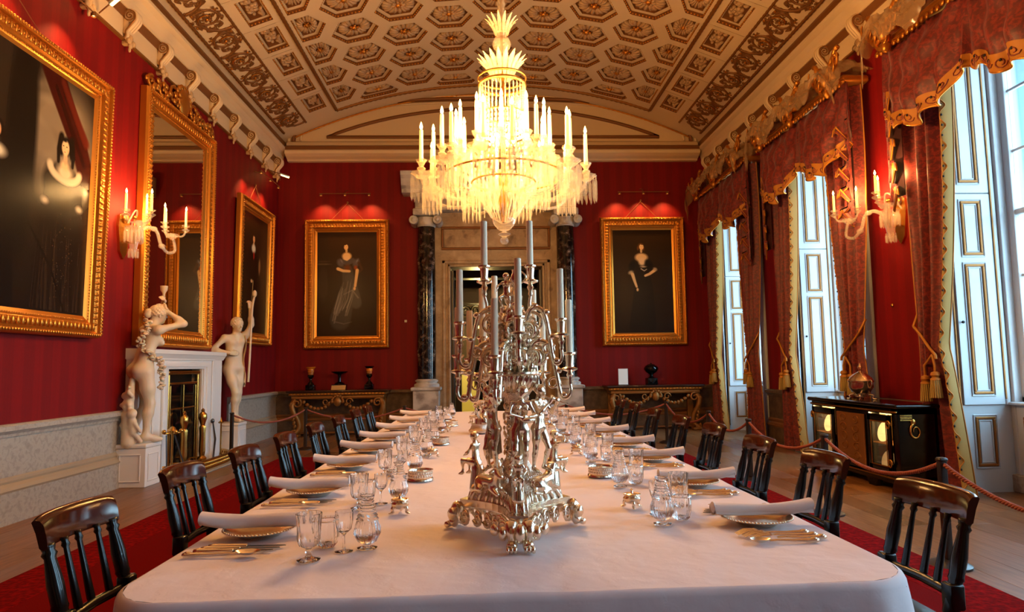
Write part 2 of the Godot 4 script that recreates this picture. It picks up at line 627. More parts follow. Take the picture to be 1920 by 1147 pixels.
func build_shell() -> void:
	# floor slab with boards laid on it
	var fl := struct("floor", between(Vector3(XL - 0.3, -0.25, ZF - 6.5), Vector3(XR + DEEP + 0.1, -0.014, ZN + 0.2)), M.floor_under)
	var rng := RandomNumberGenerator.new()
	rng.seed = 3
	var kinds := []
	for k in 4:
		for ln in [1.6, 2.2, 2.8]:
			kinds.append([ln, boxm(Vector3(0, -0.007, -ln * 0.5), Vector3(0.2385, 0.014, ln - 0.0015), 0.0012).mesh(M["board%d" % k])])
	var x := XL + 0.12
	while x < XR + DEEP:
		var z := ZF + 0.0
		var zend := ZN if (x < -2.95 or x > 2.8) else -9.6
		z = ZF - 6.0 if (x > -0.6 and x < 1.1) else ZF
		var back := z
		while back < zend:
			var k: Array = kinds[rng.randi_range(0, 11)]
			if back > -1.5:
				back += k[0]
				continue
			piece(fl, "plank", k[1], null, at(x, 0, back + k[0]))
			back += k[0]
		x += 0.24
	# walls
	var wl := struct("wall_left", between(Vector3(XL - 0.3, -0.2, ZF - 0.4), Vector3(XL, 7.4, ZN)), M.red)
	var wf := struct("wall_far", between(Vector3(XL, 0, ZF - 0.4), Vector3(-0.9, 7.4, ZF)), M.red)
	piece(wf, "wall_section", between(Vector3(1.4, 0, ZF - 0.4), Vector3(XR + DEEP, 7.4, ZF)), M.red)
	piece(wf, "wall_section", between(Vector3(-0.9, 3.5, ZF - 0.4), Vector3(1.4, 7.4, ZF)), M.red)
	struct("wall_near", between(Vector3(XL - 0.3, -0.2, ZN), Vector3(XR + DEEP, 7.4, ZN + 0.3)), M.red)
	var wr := struct("wall_right", between(Vector3(XR, WTOP, ZF), Vector3(XR + DEEP, 7.4, ZN)), M.red)
	var edges := [ZF]
	for w in WIN:
		edges.append(w)
		edges.append(w + WW)
	edges.append(ZN)
	for i in range(0, edges.size(), 2):
		piece(wr, "pier", between(Vector3(XR, 0, edges[i]), Vector3(XR + DEEP, WTOP, edges[i + 1])), M.red)
	if wl == null:
		return
	# the matching doorway behind the camera: marble case and closed oak doors
	var nd := struct("door_2", between(Vector3(XC - 1.9, 0, ZN - 0.12), Vector3(XC + 1.9, 4.9, ZN)), M.stone)
	for sd in [-1, 1]:
		var leaf := piece(nd, "door_leaf", between(Vector3(XC + sd * 0.01, 0.02, ZN - 0.16), Vector3(XC + sd * 0.95, 3.3, ZN - 0.11), 0.008), M.oak_dark)
		for yy in [[0.25, 1.15], [1.3, 2.1], [2.25, 3.1]]:
			piece(leaf, "panel", between(Vector3(XC + sd * 0.14, yy[0], ZN - 0.175), Vector3(XC + sd * 0.82, yy[1], ZN - 0.15), 0.01), M.oak_dark)
	for sx in [[XL, XC - 1.9], [XC + 1.9, XR]]:
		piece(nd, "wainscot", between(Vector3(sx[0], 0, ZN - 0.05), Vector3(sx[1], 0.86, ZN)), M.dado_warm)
	# carpet
	var c := base("carpet", "deep red carpet with a patterned border, running under the long table and chairs", "carpet")
	piece(c, "pile", between(Vector3(-2.62, 0, -9.5), Vector3(2.47, 0.016, ZN - 0.2), 0.004), M.carpet)
	piece(c, "border", between(Vector3(-3.0, 0, -9.9), Vector3(-2.62, 0.015, ZN - 0.2), 0.004), M.carpet_edge)
	piece(c, "border", between(Vector3(2.47, 0, -9.9), Vector3(2.85, 0.015, ZN - 0.2), 0.004), M.carpet_edge)
	piece(c, "border", between(Vector3(-2.62, 0, -9.9), Vector3(2.47, 0.015, -9.5), 0.004), M.carpet_edge)
	# dado: plinth, lower moulding, panel, cap
	dado("baseboard_left", Vector3(XL, 0, ZF), Vector3(XL, 0, -10.95), Vector3.RIGHT, false)
	dado("baseboard_left", Vector3(XL, 0, -7.9), Vector3(XL, 0, ZN), Vector3.RIGHT, false)
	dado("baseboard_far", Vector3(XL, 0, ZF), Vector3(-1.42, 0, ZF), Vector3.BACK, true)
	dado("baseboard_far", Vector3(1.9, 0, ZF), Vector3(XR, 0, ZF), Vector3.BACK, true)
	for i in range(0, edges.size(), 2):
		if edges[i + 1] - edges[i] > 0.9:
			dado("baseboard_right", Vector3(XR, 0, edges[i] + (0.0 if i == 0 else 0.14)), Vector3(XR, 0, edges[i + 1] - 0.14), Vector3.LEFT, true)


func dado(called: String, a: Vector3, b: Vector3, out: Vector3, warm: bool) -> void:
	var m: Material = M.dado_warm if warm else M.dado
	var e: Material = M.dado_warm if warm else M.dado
	var o := struct(called, mould([Vector2(0, 0.40), Vector2(0.03, 0.40), Vector2(0.03, 0.76), Vector2(0, 0.76)], a, b, out), m)
	piece(o, "plinth", mould([Vector2(0, 0), Vector2(0.075, 0), Vector2(0.075, 0.27), Vector2(0, 0.27)], a, b, out), m)
	piece(o, "lower_moulding", mould([Vector2(0, 0.27), Vector2(0.075, 0.27), Vector2(0.085, 0.29), Vector2(0.07, 0.32), Vector2(0.045, 0.345), Vector2(0.05, 0.365), Vector2(0.045, 0.385), Vector2(0.03, 0.40), Vector2(0, 0.40)], a, b, out), M.dado_edge if not warm else M.gold_brown)
	piece(o, "cap", mould([Vector2(0, 0.745), Vector2(0.045, 0.745), Vector2(0.05, 0.77), Vector2(0.075, 0.795), Vector2(0.085, 0.80), Vector2(0.085, 0.84), Vector2(0.06, 0.855), Vector2(0, 0.855)], a, b, out), e)


# ---------------------------------------------------------------- the vaulted ceiling
func vault_pt(s: float, z: float, d := 0.0) -> Vector3:        # s along the arc from the crown, d up into the recess
	var a := s / RV
	return Vector3(XC + (RV + d) * sin(a), VA - RV + (RV + d) * cos(a), z)


func ring(mb: MB, p0: Array, d0: float, p1: Array, d1: float) -> void:   # between two outlines in (s, z), bent on the vault; faces down
	var n := p0.size()
	for i in n:
		var j := (i + 1) % n
		mb.face([local_vault(p0[i], d0), local_vault(p0[j], d0), local_vault(p1[j], d1), local_vault(p1[i], d1)])


func local_vault(q: Vector2, d: float) -> Vector3:             # about the crown, at the origin
	var a := q.x / RV
	return Vector3((RV + d) * sin(a), (RV + d) * cos(a) - RV, q.y)


func disc(mb: MB, p0: Array, d: float) -> void:
	var pts := []
	for q in p0:
		pts.append(local_vault(q, d))
	mb.face(pts)


func hexagon(p: float, q: float, h: float, smax := 9.0, zmin := -9.0) -> Array:
	var r := []
	var poly := PackedVector2Array([Vector2(p, 0), Vector2(q, h), Vector2(-q, h), Vector2(-p, 0), Vector2(-q, -h), Vector2(q, -h)])
	var clip := PackedVector2Array([Vector2(-9, zmin), Vector2(smax, zmin), Vector2(smax, 9), Vector2(-9, 9)])
	var got := Geometry2D.intersect_polygons(poly, clip)
	for v in got[0]:
		r.append(v)
	# start at the vertex nearest a fixed direction so that nested outlines match
	var best := 0
	for i in r.size():
		if r[i].angle_to(Vector2(-1, 0.01)) > -0.2 and absf(r[i].angle_to(Vector2(-1, 0.01))) < absf(r[best].angle_to(Vector2(-1, 0.01))):
			best = i
	var out := []
	for i in r.size():
		out.append(r[(best + i) % r.size()])
	if Geometry2D.is_polygon_clockwise(PackedVector2Array(out)):
		out.reverse()
		out.push_front(out.pop_back())
	return out


func rosette(rs: float, rz: float, seed_: int) -> MB:           # acanthus leaves round a boss, hanging from the panel
	var mb := MB.new()
	for k in 6:
		var a := TAU * (k + 0.5) / 6.0
		var dir := Vector3(cos(a) * rs, 0, sin(a) * rz)
		for w in [-1, 0, 1]:
			var sd = Vector3(-sin(a) * rs, 0, cos(a) * rz) * 0.24 * w
			mb.blob(dir * (0.62 if w != 0 else 0.70) + sd + Vector3(0, -0.012, 0), Vector3(0.34 * rs, 0.042, 0.17 * rz), Basis(Vector3.UP, -atan2(dir.z, dir.x) - 0.35 * w), 7, 4)
		mb.blob(Vector3(cos(a + 0.52) * rs * 0.82, -0.008, sin(a + 0.52) * rz * 0.82), Vector3(0.13 * rs, 0.036, 0.13 * rz), Basis.IDENTITY, 6, 4)
	if seed_ > 0:
		for k in 8:
			var a := TAU * k / 8.0
			mb.blob(Vector3(cos(a) * rs * 0.3, -0.026, sin(a) * rz * 0.3), Vector3(0.17 * rs, 0.03, 0.11 * rz), Basis(Vector3.UP, -a), 6, 4)
	return mb


func coffer_kind(smax: float, zmin: float) -> Dictionary:
	var o := hexagon(0.510, 0.255, 0.405, smax, zmin)
	var sm2 := smax - 0.06 if smax < 5 else smax
	var zm2 := zmin + 0.05 if zmin > -5 else zmin
	var h0 := hexagon(0.385, 0.195, 0.335, sm2, zm2)
	var h1 := hexagon(0.376, 0.190, 0.327, sm2 - 0.008, zm2 + 0.008)
	var h2 := hexagon(0.305, 0.155, 0.264, sm2 - 0.045, zm2 + 0.045)
	var h3 := hexagon(0.298, 0.151, 0.258, sm2 - 0.05, zm2 + 0.05)
	var cream := MB.new()
	var wall := MB.new()
	if o.size() == h0.size():
		ring(cream, o, 0, h0, 0)
	else:
		ring(cream, h0, 0.0, h0, 0.0)
	ring(wall, h0, 0.0, h1, 0.062)
	ring(cream, h1, 0.062, h2, 0.062)
	ring(wall, h2, 0.062, h3, 0.095)
	disc(wall, h3, 0.095)
	# bead row along the recess walls
	var bead := MB.new()
	for i in h1.size():
		var a: Vector2 = h1[i]
		var b: Vector2 = h1[(i + 1) % h1.size()]
		var n := maxi(2, int(a.distance_to(b) / 0.05))
		for k in n:
			bead.blob(local_vault(a.lerp(b, (k + 0.5) / n) * 1.0, 0.02), Vector3(0.018, 0.014, 0.018), Basis.IDENTITY, 5, 3)
	return {"cream": cream.mesh(M.cream), "wall": wall.mesh(M.gold_brown), "bead": bead.mesh(M.gold), "c": h3}


func build_ceiling() -> void:
	# a closed shell above everything, its underside following the vault
	var shell := MB.new()
	shell.box(Vector3(XC, 7.6, (ZF + ZN) * 0.5), Vector3(XR - XL + 2.0, 0.3, ZN - ZF + 1.2))
	var cl := struct("ceiling", shell, M.cream)
	var kinds := {}
	for key in ["full", "edge", "end", "corner"]:
		kinds[key] = coffer_kind(0.14 if key in ["edge", "corner"] else 9.0, -0.17 if key in ["end", "corner"] else -9.0)
	var ros := [rosette(0.27, 0.235, 0), rosette(0.27, 0.235, 1)]
	var boss := MB.new()
	boss.blob(Vector3(0, -0.03, 0), Vector3(0.05, 0.045, 0.05), Basis.IDENTITY, 8, 5)
	for k in 5:
		boss.blob(Vector3(cos(TAU * k / 5.0) * 0.06, -0.03, sin(TAU * k / 5.0) * 0.06), Vector3(0.025, 0.02, 0.025), Basis.IDENTITY, 6, 4)
	var boss_m := boss.mesh(M.gold)
	var ros_m := [ros[0].mesh(M.rosette), ros[1].mesh(M.rosette)]
	# rosettes cut to fit half coffers
	for k in range(-4, 5):
		var odd: bool = absi(k) % 2 == 1
		var z := -12.705 if odd else -12.30
		while z < -7.0:
			var key := "full"
			if odd and z < -12.6:
				key = "end"
			if absi(k) == 4:
				key = "edge"
			var t := Transform3D(Basis(Vector3.BACK, -k * 0.765 / RV), vault_pt(k * 0.765, z))
			if k == -4:
				t = t * Transform3D(Basis.from_scale(Vector3(-1, 1, 1)), Vector3.ZERO)
			var d: Dictionary = kinds[key]
			var cf := piece(cl, "coffer", d.cream, null, t)
			piece(cf, "coffer_side", d.wall)
			stuff(piece(cf, "bead_row", d.bead))
			var rt := Transform3D(Basis.from_scale(Vector3.ONE), Vector3(0, 0.088, 0))
			if key == "edge":
				rt = Transform3D(Basis.from_scale(Vector3(0.62, 1, 1)), Vector3(-0.10, 0.088, 0))
			elif key == "end":
				rt = Transform3D(Basis.from_scale(Vector3(1, 1, 0.45)), Vector3(0, 0.088, 0.09))
			piece(cf, "rosette", ros_m[1 if (k + int(round(z * 2.5))) % 3 == 0 else 0], null, rt)
			piece(cf, "boss", boss_m, null, rt)
			z += 0.81
	# plain vault beyond the coffers that show, strips beside and at the end of them
	var plain := MB.new()
	plain.grid(40, 1, func(u, v): return vault_pt(lerpf(-3.32, 3.32, u), lerpf(ZN, -6.25, v), 0.004))
	plain.grid(40, 1, func(u, v): return vault_pt(lerpf(-3.32, 3.32, u), lerpf(-12.86, ZF, v), 0.0))
	for k in range(-4, 5, 2):
		var a := 0.255
		plain.face([vault_pt(k * 0.765 - a, -12.705, 0.001), vault_pt(k * 0.765 + a, -12.705, 0.001), vault_pt(k * 0.765 + 0.42, -12.875, 0.001), vault_pt(k * 0.765 - 0.42, -12.875, 0.001)])
	plain.grid(30, 1, func(u, v): return vault_pt(lerpf(-3.3, 3.3, u), lerpf(-6.2, -7.5, v), 0.30))
	piece(cl, "plain_vault", plain, M.cream)
	# bands of oblong coffers on both sides
	var oc := MB.new()
	var ow := MB.new()
	var ob := MB.new()
	var q := func(a: float, b: float): return [Vector2(-a, b), Vector2(-a, -b), Vector2(a, -b), Vector2(a, b)]
	var cell: Array = q.call(0.335, 0.405)
	var r0: Array = q.call(0.178, 0.315)
	var r1: Array = q.call(0.170, 0.306)
	var r2: Array = q.call(0.132, 0.262)
	var r3: Array = q.call(0.127, 0.256)
	ring(oc, cell, 0, r0, 0)
	ring(ow, r0, 0, r1, 0.062)
	ring(oc, r1, 0.062, r2, 0.062)
	ring(ow, r2, 0.062, r3, 0.09)
	disc(ow, r3, 0.09)
	for i in 4:
		var a: Vector2 = r1[i]
		var b: Vector2 = r1[(i + 1) % 4]
		var n := maxi(2, int(a.distance_to(b) / 0.05))
		for k in n:
			ob.blob(local_vault(a.lerp(b, (k + 0.5) / n), 0.02), Vector3(0.018, 0.014, 0.018), Basis.IDENTITY, 5, 3)
	var ocm := oc.mesh(M.cream)
	var owm := ow.mesh(M.gold_brown)
	var obm := ob.mesh(M.gold)
	var leafy := MB.new()
	var rl := RandomNumberGenerator.new()
	rl.seed = 23
	for k in 26:
		var u := rl.randf_range(-0.095, 0.095)
		var w := rl.randf_range(-0.22, 0.22)
		leafy.blob(Vector3(u, -0.010, w), Vector3(rl.randf_range(0.022, 0.042), 0.034, rl.randf_range(0.025, 0.055)), Basis(Vector3.UP, rl.randf() * PI), 7, 4)
	for k in 5:
		var a := TAU * k / 5.0
		leafy.blob(Vector3(cos(a) * 0.045, -0.02, sin(a) * 0.06), Vector3(0.035, 0.024, 0.03), Basis(Vector3.UP, -a), 7, 4)
	var lm := leafy.mesh(M.rosette)
	for sd in [-1, 1]:
		var z := -12.32
		while z < -6.5:
			var s: float = sd * 3.525
			var cf := piece(cl, "coffer", ocm, null, Transform3D(Basis(Vector3.BACK, -s / RV), vault_pt(s, z)))
			piece(cf, "coffer_side", owm)
			stuff(piece(cf, "bead_row", obm))
			piece(cf, "leaf_panel", lm, null, at(0, 0.086, 0))
			z += 0.815
		var strip := MB.new()
		strip.grid(4, 1, func(u, v): return vault_pt(sd * lerpf(3.86, 3.19, u if sd < 0 else 1.0 - u), lerpf(ZN, -6.21, v)))
		strip.grid(4, 1, func(u, v): return vault_pt(sd * lerpf(3.86, 3.19, u if sd < 0 else 1.0 - u), lerpf(-12.725, ZF, v)))
		strip.grid(8, 1, func(u, v): return vault_pt(sd * lerpf(4.62, 3.855, u if sd < 0 else 1.0 - u), lerpf(ZN, ZF, v), 0.0))
		piece(cl, "plain_band", strip, M.cream)
		# rope rib and bead edgings
		piece(cl, "rope_rib", rope_rib(func(t): return vault_pt(sd * 3.215, lerpf(-6.0, -12.88, t), -0.012), 6.9, 0.036), M.gold_dull)
		piece(cl, "rope_rib", rope_rib(func(t): return vault_pt(sd * 3.87, lerpf(-6.0, -12.95, t), -0.004), 6.9, 0.024), M.gold_dull)
		piece(cl, "rope_rib", rope_rib(func(t): return vault_pt(sd * 4.36, lerpf(-6.0, -13.0, t), -0.008), 7.0, 0.028), M.gold_dull)
		# acanthus scrolls
		var sc := scroll_module()
		var scm := sc.mesh(M.scroll)
		var ac := MB.new()
		scroll_accents(ac)
		var acm := ac.mesh(M.gold)
		z = -12.55
		var n := 0
		while z < -6.3:
			var s: float = sd * 4.115
			var t := Transform3D(Basis(Vector3.BACK, -s / RV), vault_pt(s, z))
			t = t * Transform3D(Basis.from_scale(Vector3(-1 if n % 2 == 0 else 1, 1, 1)), Vector3.ZERO)
			var so := piece(cl, "acanthus_scroll", scm, null, t)
			piece(so, "gilt_highlights", acm)
			z += 0.62
			n += 1
	# the end rib and the lunette on the far wall
	piece(cl, "rope_rib", rope_rib(func(t): return vault_pt(lerpf(-3.215, 3.215, t), -12.9, -0.014), 6.4, 0.04), M.gold_dull)
	piece(cl, "rope_rib", rope_rib(func(t): return vault_pt(lerpf(-4.3, 4.3, t), ZF + 0.05, -0.03), 8.6, 0.018), M.gold)
	var lun := MB.new()
	lun.grid(48, 1, func(u, v): return Vector3(XC + lerpf(-4.42, 4.42, u), lerpf(5.7, vault_pt(lerpf(-4.42, 4.42, u) * 1.035, 0).y + 0.06, v), ZF + 0.012))
	var ln := piece(cl, "lunette", lun, M.cream)
	var arc := func(half: float, top: float, foot: float):
		var r := []
		for i in 49:
			var t := PI * i / 48.0
			r.append(Vector3(XC - half * signf(cos(t)) * pow(absf(cos(t)), 0.72), foot + (top - foot) * pow(sin(t), 0.9), 0))
		return r
	var band := MB.new()
	var a1: Array = arc.call(4.12, 6.84, 5.92)
	band.tube(shift(a1, Vector3(0, 0, ZF + 0.03)), 0.075, 6, false, 0.5)
	piece(ln, "arch_moulding", band, M.gold_brown)
	var band2 := MB.new()
	band2.tube(shift(arc.call(4.22, 6.90, 5.92), Vector3(0, 0, ZF + 0.03)), 0.035, 6)
	band2.tube(shift(arc.call(3.98, 6.77, 5.95), Vector3(0, 0, ZF + 0.03)), 0.02, 6)
	piece(ln, "arch_moulding", band2, M.cream)
	var inner := []
	for i in 33:
		var u := lerpf(-1, 1, i / 32.0)
		inner.append(Vector3(XC + 3.45 * u, 6.03 + 0.62 * (1.0 - u * u * (0.85 + 0.15 * u * u)), ZF + 0.02))
	inner.append(Vector3(XC, 6.03, ZF + 0.02))
	var pan := MB.new()
	pan.tube(inner, 0.036, 6, true)
	piece(ln, "panel_moulding", pan, M.gold_brown)


func shift(a: Array, d: Vector3) -> Array:
	var r := []
	for q in a:
		r.append(q + d)
	return r


func rope_rib(f: Callable, length: float, r: float) -> MB:     # a twisted moulding
	var mb := MB.new()
	var n := int(length / 0.05)
	var path := []
	for i in n + 1:
		path.append(f.call(float(i) / n))
	var rad := []
	for i in n + 1:
		rad.append(r * (1.0 if i % 2 == 0 else 0.72))
	mb.tube(path, rad, 6)
	return mb


func spiral(c: Vector3, r0: float, turns: float, a0: float, dir: float, n := 20) -> Array:   # in the xz plane, inwards
	var r := []
	for i in n + 1:
		var t := float(i) / n
		var a := a0 + dir * TAU * turns * t
		var q := r0 * pow(1.0 - t, 0.8) + 0.008
		r.append(c + Vector3(cos(a) * q, 0, sin(a) * q))
	return r


func scroll_module() -> MB:                                    # one wave of the acanthus frieze, 0.62 long along z
	var mb := MB.new()
	var fd := Vector3.UP
	var stem := bez(Vector3(-0.20, -0.006, -0.36), Vector3(0.10, -0.006, -0.40), Vector3(0.26, -0.006, 0.0), Vector3(0.03, -0.006, 0.22), 14)
	mb.tube(stem, taper(15, 0.028, 0.02), 6, false, 0.7, fd)
	mb.tube(spiral(Vector3(0.01, -0.008, 0.02), 0.185, 1.6, 1.2, 1.0, 26), taper(27, 0.024, 0.012), 6, false, 0.7, fd)
	for q in [[-0.16, 0.14, 0.5], [-0.20, -0.05, 0.1], [-0.13, -0.22, -0.5], [0.16, 0.18, 2.4], [0.20, -0.10, 2.9], [0.12, -0.27, 3.6], [0.02, 0.26, 1.5]]:
		var b := Basis(Vector3.UP, q[2])
		var o := Vector3(q[0], -0.004, q[1])
		for k in 3:
			var e := bez(o, o + b * Vector3(0.03, 0, 0.03 * (k - 1)), o + b * Vector3(0.06, 0, 0.05 * (k - 1)), o + b * Vector3(0.05 + 0.02 * (1 - absi(k - 1)), 0, 0.085 * (k - 1)), 5)
			mb.tube(e, [0.012, 0.02, 0.023, 0.02, 0.014, 0.005], 5, false, 0.6, fd)
	var rg := RandomNumberGenerator.new()
	rg.seed = 17
	for k in 64:
		var t := k / 63.0
		var q: Vector3 = stem[int(t * 14.0)] if k % 2 == 0 else Vector3(0.01 + cos(k * 0.8) * (0.2 if k % 3 else 0.1), -0.006, 0.02 + sin(k * 0.8) * (0.24 if k % 3 else 0.1))
		var a := rg.randf() * TAU
		var l := rg.randf_range(0.035, 0.075)
		var e := q + Vector3(cos(a) * l, 0, sin(a) * l)
		e.x = clampf(e.x, -0.225, 0.225)
		mb.tube([q, q.lerp(e, 0.5) + Vector3(-sin(a), 0, cos(a)) * 0.018, e], [0.012, 0.024, 0.005], 5, false, 0.5, fd)
	for k in 6:
		var a := TAU * k / 6.0
		mb.blob(Vector3(0.01 + cos(a) * 0.05, -0.012, 0.02 + sin(a) * 0.05), Vector3(0.03, 0.016, 0.02), Basis(Vector3.UP, -a), 6, 4)
	return mb


func scroll_accents(mb: MB) -> void:
	mb.blob(Vector3(0.01, -0.022, 0.02), Vector3(0.022, 0.018, 0.022), Basis.IDENTITY, 6, 4)
	mb.tube(spiral(Vector3(0.01, -0.026, 0.02), 0.12, 0.8, 0.2, 1.0, 12), taper(13, 0.009, 0.004), 5)
	for q in [[-0.16, 0.14], [0.16, 0.18], [0.2, -0.1]]:
		mb.blob(Vector3(q[0], -0.014, q[1]), Vector3(0.02, 0.012, 0.03), Basis.IDENTITY, 6, 4)


# ---------------------------------------------------------------- cornice and consoles
func build_cornice() -> void:
	for sd in [-1, 1]:
		var x: float = XL if sd < 0 else XR
		var out := Vector3(-sd, 0, 0)
		var a := Vector3(x, 0, ZF)
		var b := Vector3(x, 0, ZN)
		var c := struct("trim_1" if sd < 0 else "trim_2", mould([Vector2(0, 5.14), Vector2(0.03, 5.14), Vector2(0.035, 5.17), Vector2(0.02, 5.18), Vector2(0.02, 5.44), Vector2(0, 5.44)], a, b, out), M.cream)
		piece(c, "lower_bead", mould([Vector2(0, 5.125), Vector2(0.035, 5.13), Vector2(0.04, 5.15), Vector2(0, 5.155)], a, b, out), M.gold_dull)
		piece(c, "gilt_band", mould([Vector2(0, 5.40), Vector2(0.035, 5.40), Vector2(0.04, 5.42), Vector2(0.06, 5.48), Vector2(0.06, 5.50), Vector2(0, 5.50)], a, b, out), M.gold_brown)
		piece(c, "corona", mould([Vector2(0, 5.50), Vector2(0.075, 5.50), Vector2(0.08, 5.53), Vector2(0.10, 5.60), Vector2(0.14, 5.66), Vector2(0.19, 5.69), Vector2(0.20, 5.70), Vector2(0.20, 5.74), Vector2(0.17, 5.76), Vector2(0, 5.80)], a, b, out), M.cream)
		piece(c, "upper_bead", mould([Vector2(0, 5.76), Vector2(0.17, 5.76), Vector2(0.17, 5.80), Vector2(0.15, 5.87), Vector2(0.12, 5.93), Vector2(0.0, 5.96)], a, b, out), M.gold_dull)
		# carved S brackets under the corona
		var km := console_meshes()
		for i in 12:
			var z := -12.42 + 0.81 * i if i > 0 else -13.06
			if i > 0:
				z = -12.38 + 0.80 * (i - 1)
			if z > -4.5:
				break
			var t := Transform3D(Basis(Vector3.UP, 0 if sd < 0 else PI), Vector3(x, 5.46, z))
			var k := piece(c, "console", km[0], null, t)
			piece(k, "gilt_edging", km[1])
			piece(k, "leaf_drop", km[2])
	# plainer cornice along the far wall
	var fa := Vector3(XL + 0.2, 0, ZF)
	var fb := Vector3(XR - 0.2, 0, ZF)
	var fc := struct("trim_3", mould([Vector2(0, 5.50), Vector2(0.10, 5.50), Vector2(0.13, 5.53), Vector2(0.22, 5.56), Vector2(0.30, 5.60), Vector2(0.31, 5.66), Vector2(0.27, 5.69), Vector2(0, 5.70)], fa, fb, Vector3.BACK), M.cream)
	piece(fc, "gilt_band", mould([Vector2(0, 5.69), Vector2(0.27, 5.69), Vector2(0.27, 5.76), Vector2(0.18, 5.80), Vector2(0, 5.80)], fa, fb, Vector3.BACK), M.gold_brown)
	piece(fc, "cap", mould([Vector2(0, 5.80), Vector2(0.19, 5.80), Vector2(0.15, 5.88), Vector2(0.05, 5.93), Vector2(0, 5.93)], fa, fb, Vector3.BACK), M.cream)


func console_meshes() -> Array:                                # out = +x, hangs down from y 0
	var body := MB.new()
	var s_path := smooth([Vector3(0.10, 0.02, 0), Vector3(0.155, -0.01, 0), Vector3(0.165, -0.09, 0), Vector3(0.11, -0.17, 0), Vector3(0.065, -0.23, 0), Vector3(0.065, -0.29, 0), Vector3(0.04, -0.32, 0)], 4)
	for k in 3:
		body.tube(shift(s_path, Vector3(0, 0, (k - 1) * 0.038)), taper(s_path.size(), 0.028, 0.020), 7)
	body.box(Vector3(0.05, -0.13, 0), Vector3(0.08, 0.26, 0.10), 0.015)
	var vol := MB.new()
	vol.lathe([Vector2(0.0, -0.068), Vector2(0.066, -0.064), Vector2(0.07, 0), Vector2(0.066, 0.064), Vector2(0, 0.068)], 12)
	body.add(vol, Transform3D(Basis(Vector3.RIGHT, PI / 2), Vector3(0.10, -0.05, 0)))
	var edge := MB.new()
	for sd in [-1, 1]:
		var sp := []
		for i in 22:
			var t := i / 21.0
			var a := 1.6 + TAU * 2.2 * t
			var r := 0.068 * (1.0 - t) + 0.006
			sp.append(Vector3(0.10 + cos(a) * r, -0.05 + sin(a) * r, sd * 0.071))
		edge.tube(sp, 0.007, 5)
		edge.tube(shift(s_path, Vector3(0.010, 0, sd * 0.021)), 0.009, 5)
		edge.tube(shift(s_path, Vector3(-0.006, 0, sd * 0.064)), 0.009, 5)
	var leaf := MB.new()
	for q in [[0.075, -0.30, 0.0, 0.035, 0.05], [0.09, -0.345, 0.045, 0.03, 0.035], [0.09, -0.345, -0.045, 0.03, 0.035], [0.085, -0.375, 0.0, 0.028, 0.045], [0.075, -0.43, 0.0, 0.016, 0.035]]:
		leaf.blob(Vector3(q[0], q[1], q[2]), Vector3(q[3], q[4], q[3] * 1.3), Basis.IDENTITY, 8, 5)
	leaf.box(Vector3(0.03, -0.33, 0), Vector3(0.08, 0.10, 0.06), 0.01)
	return [body.mesh(M.cream), edge.mesh(M.gold_dull), leaf.mesh(M.cream_dark)]


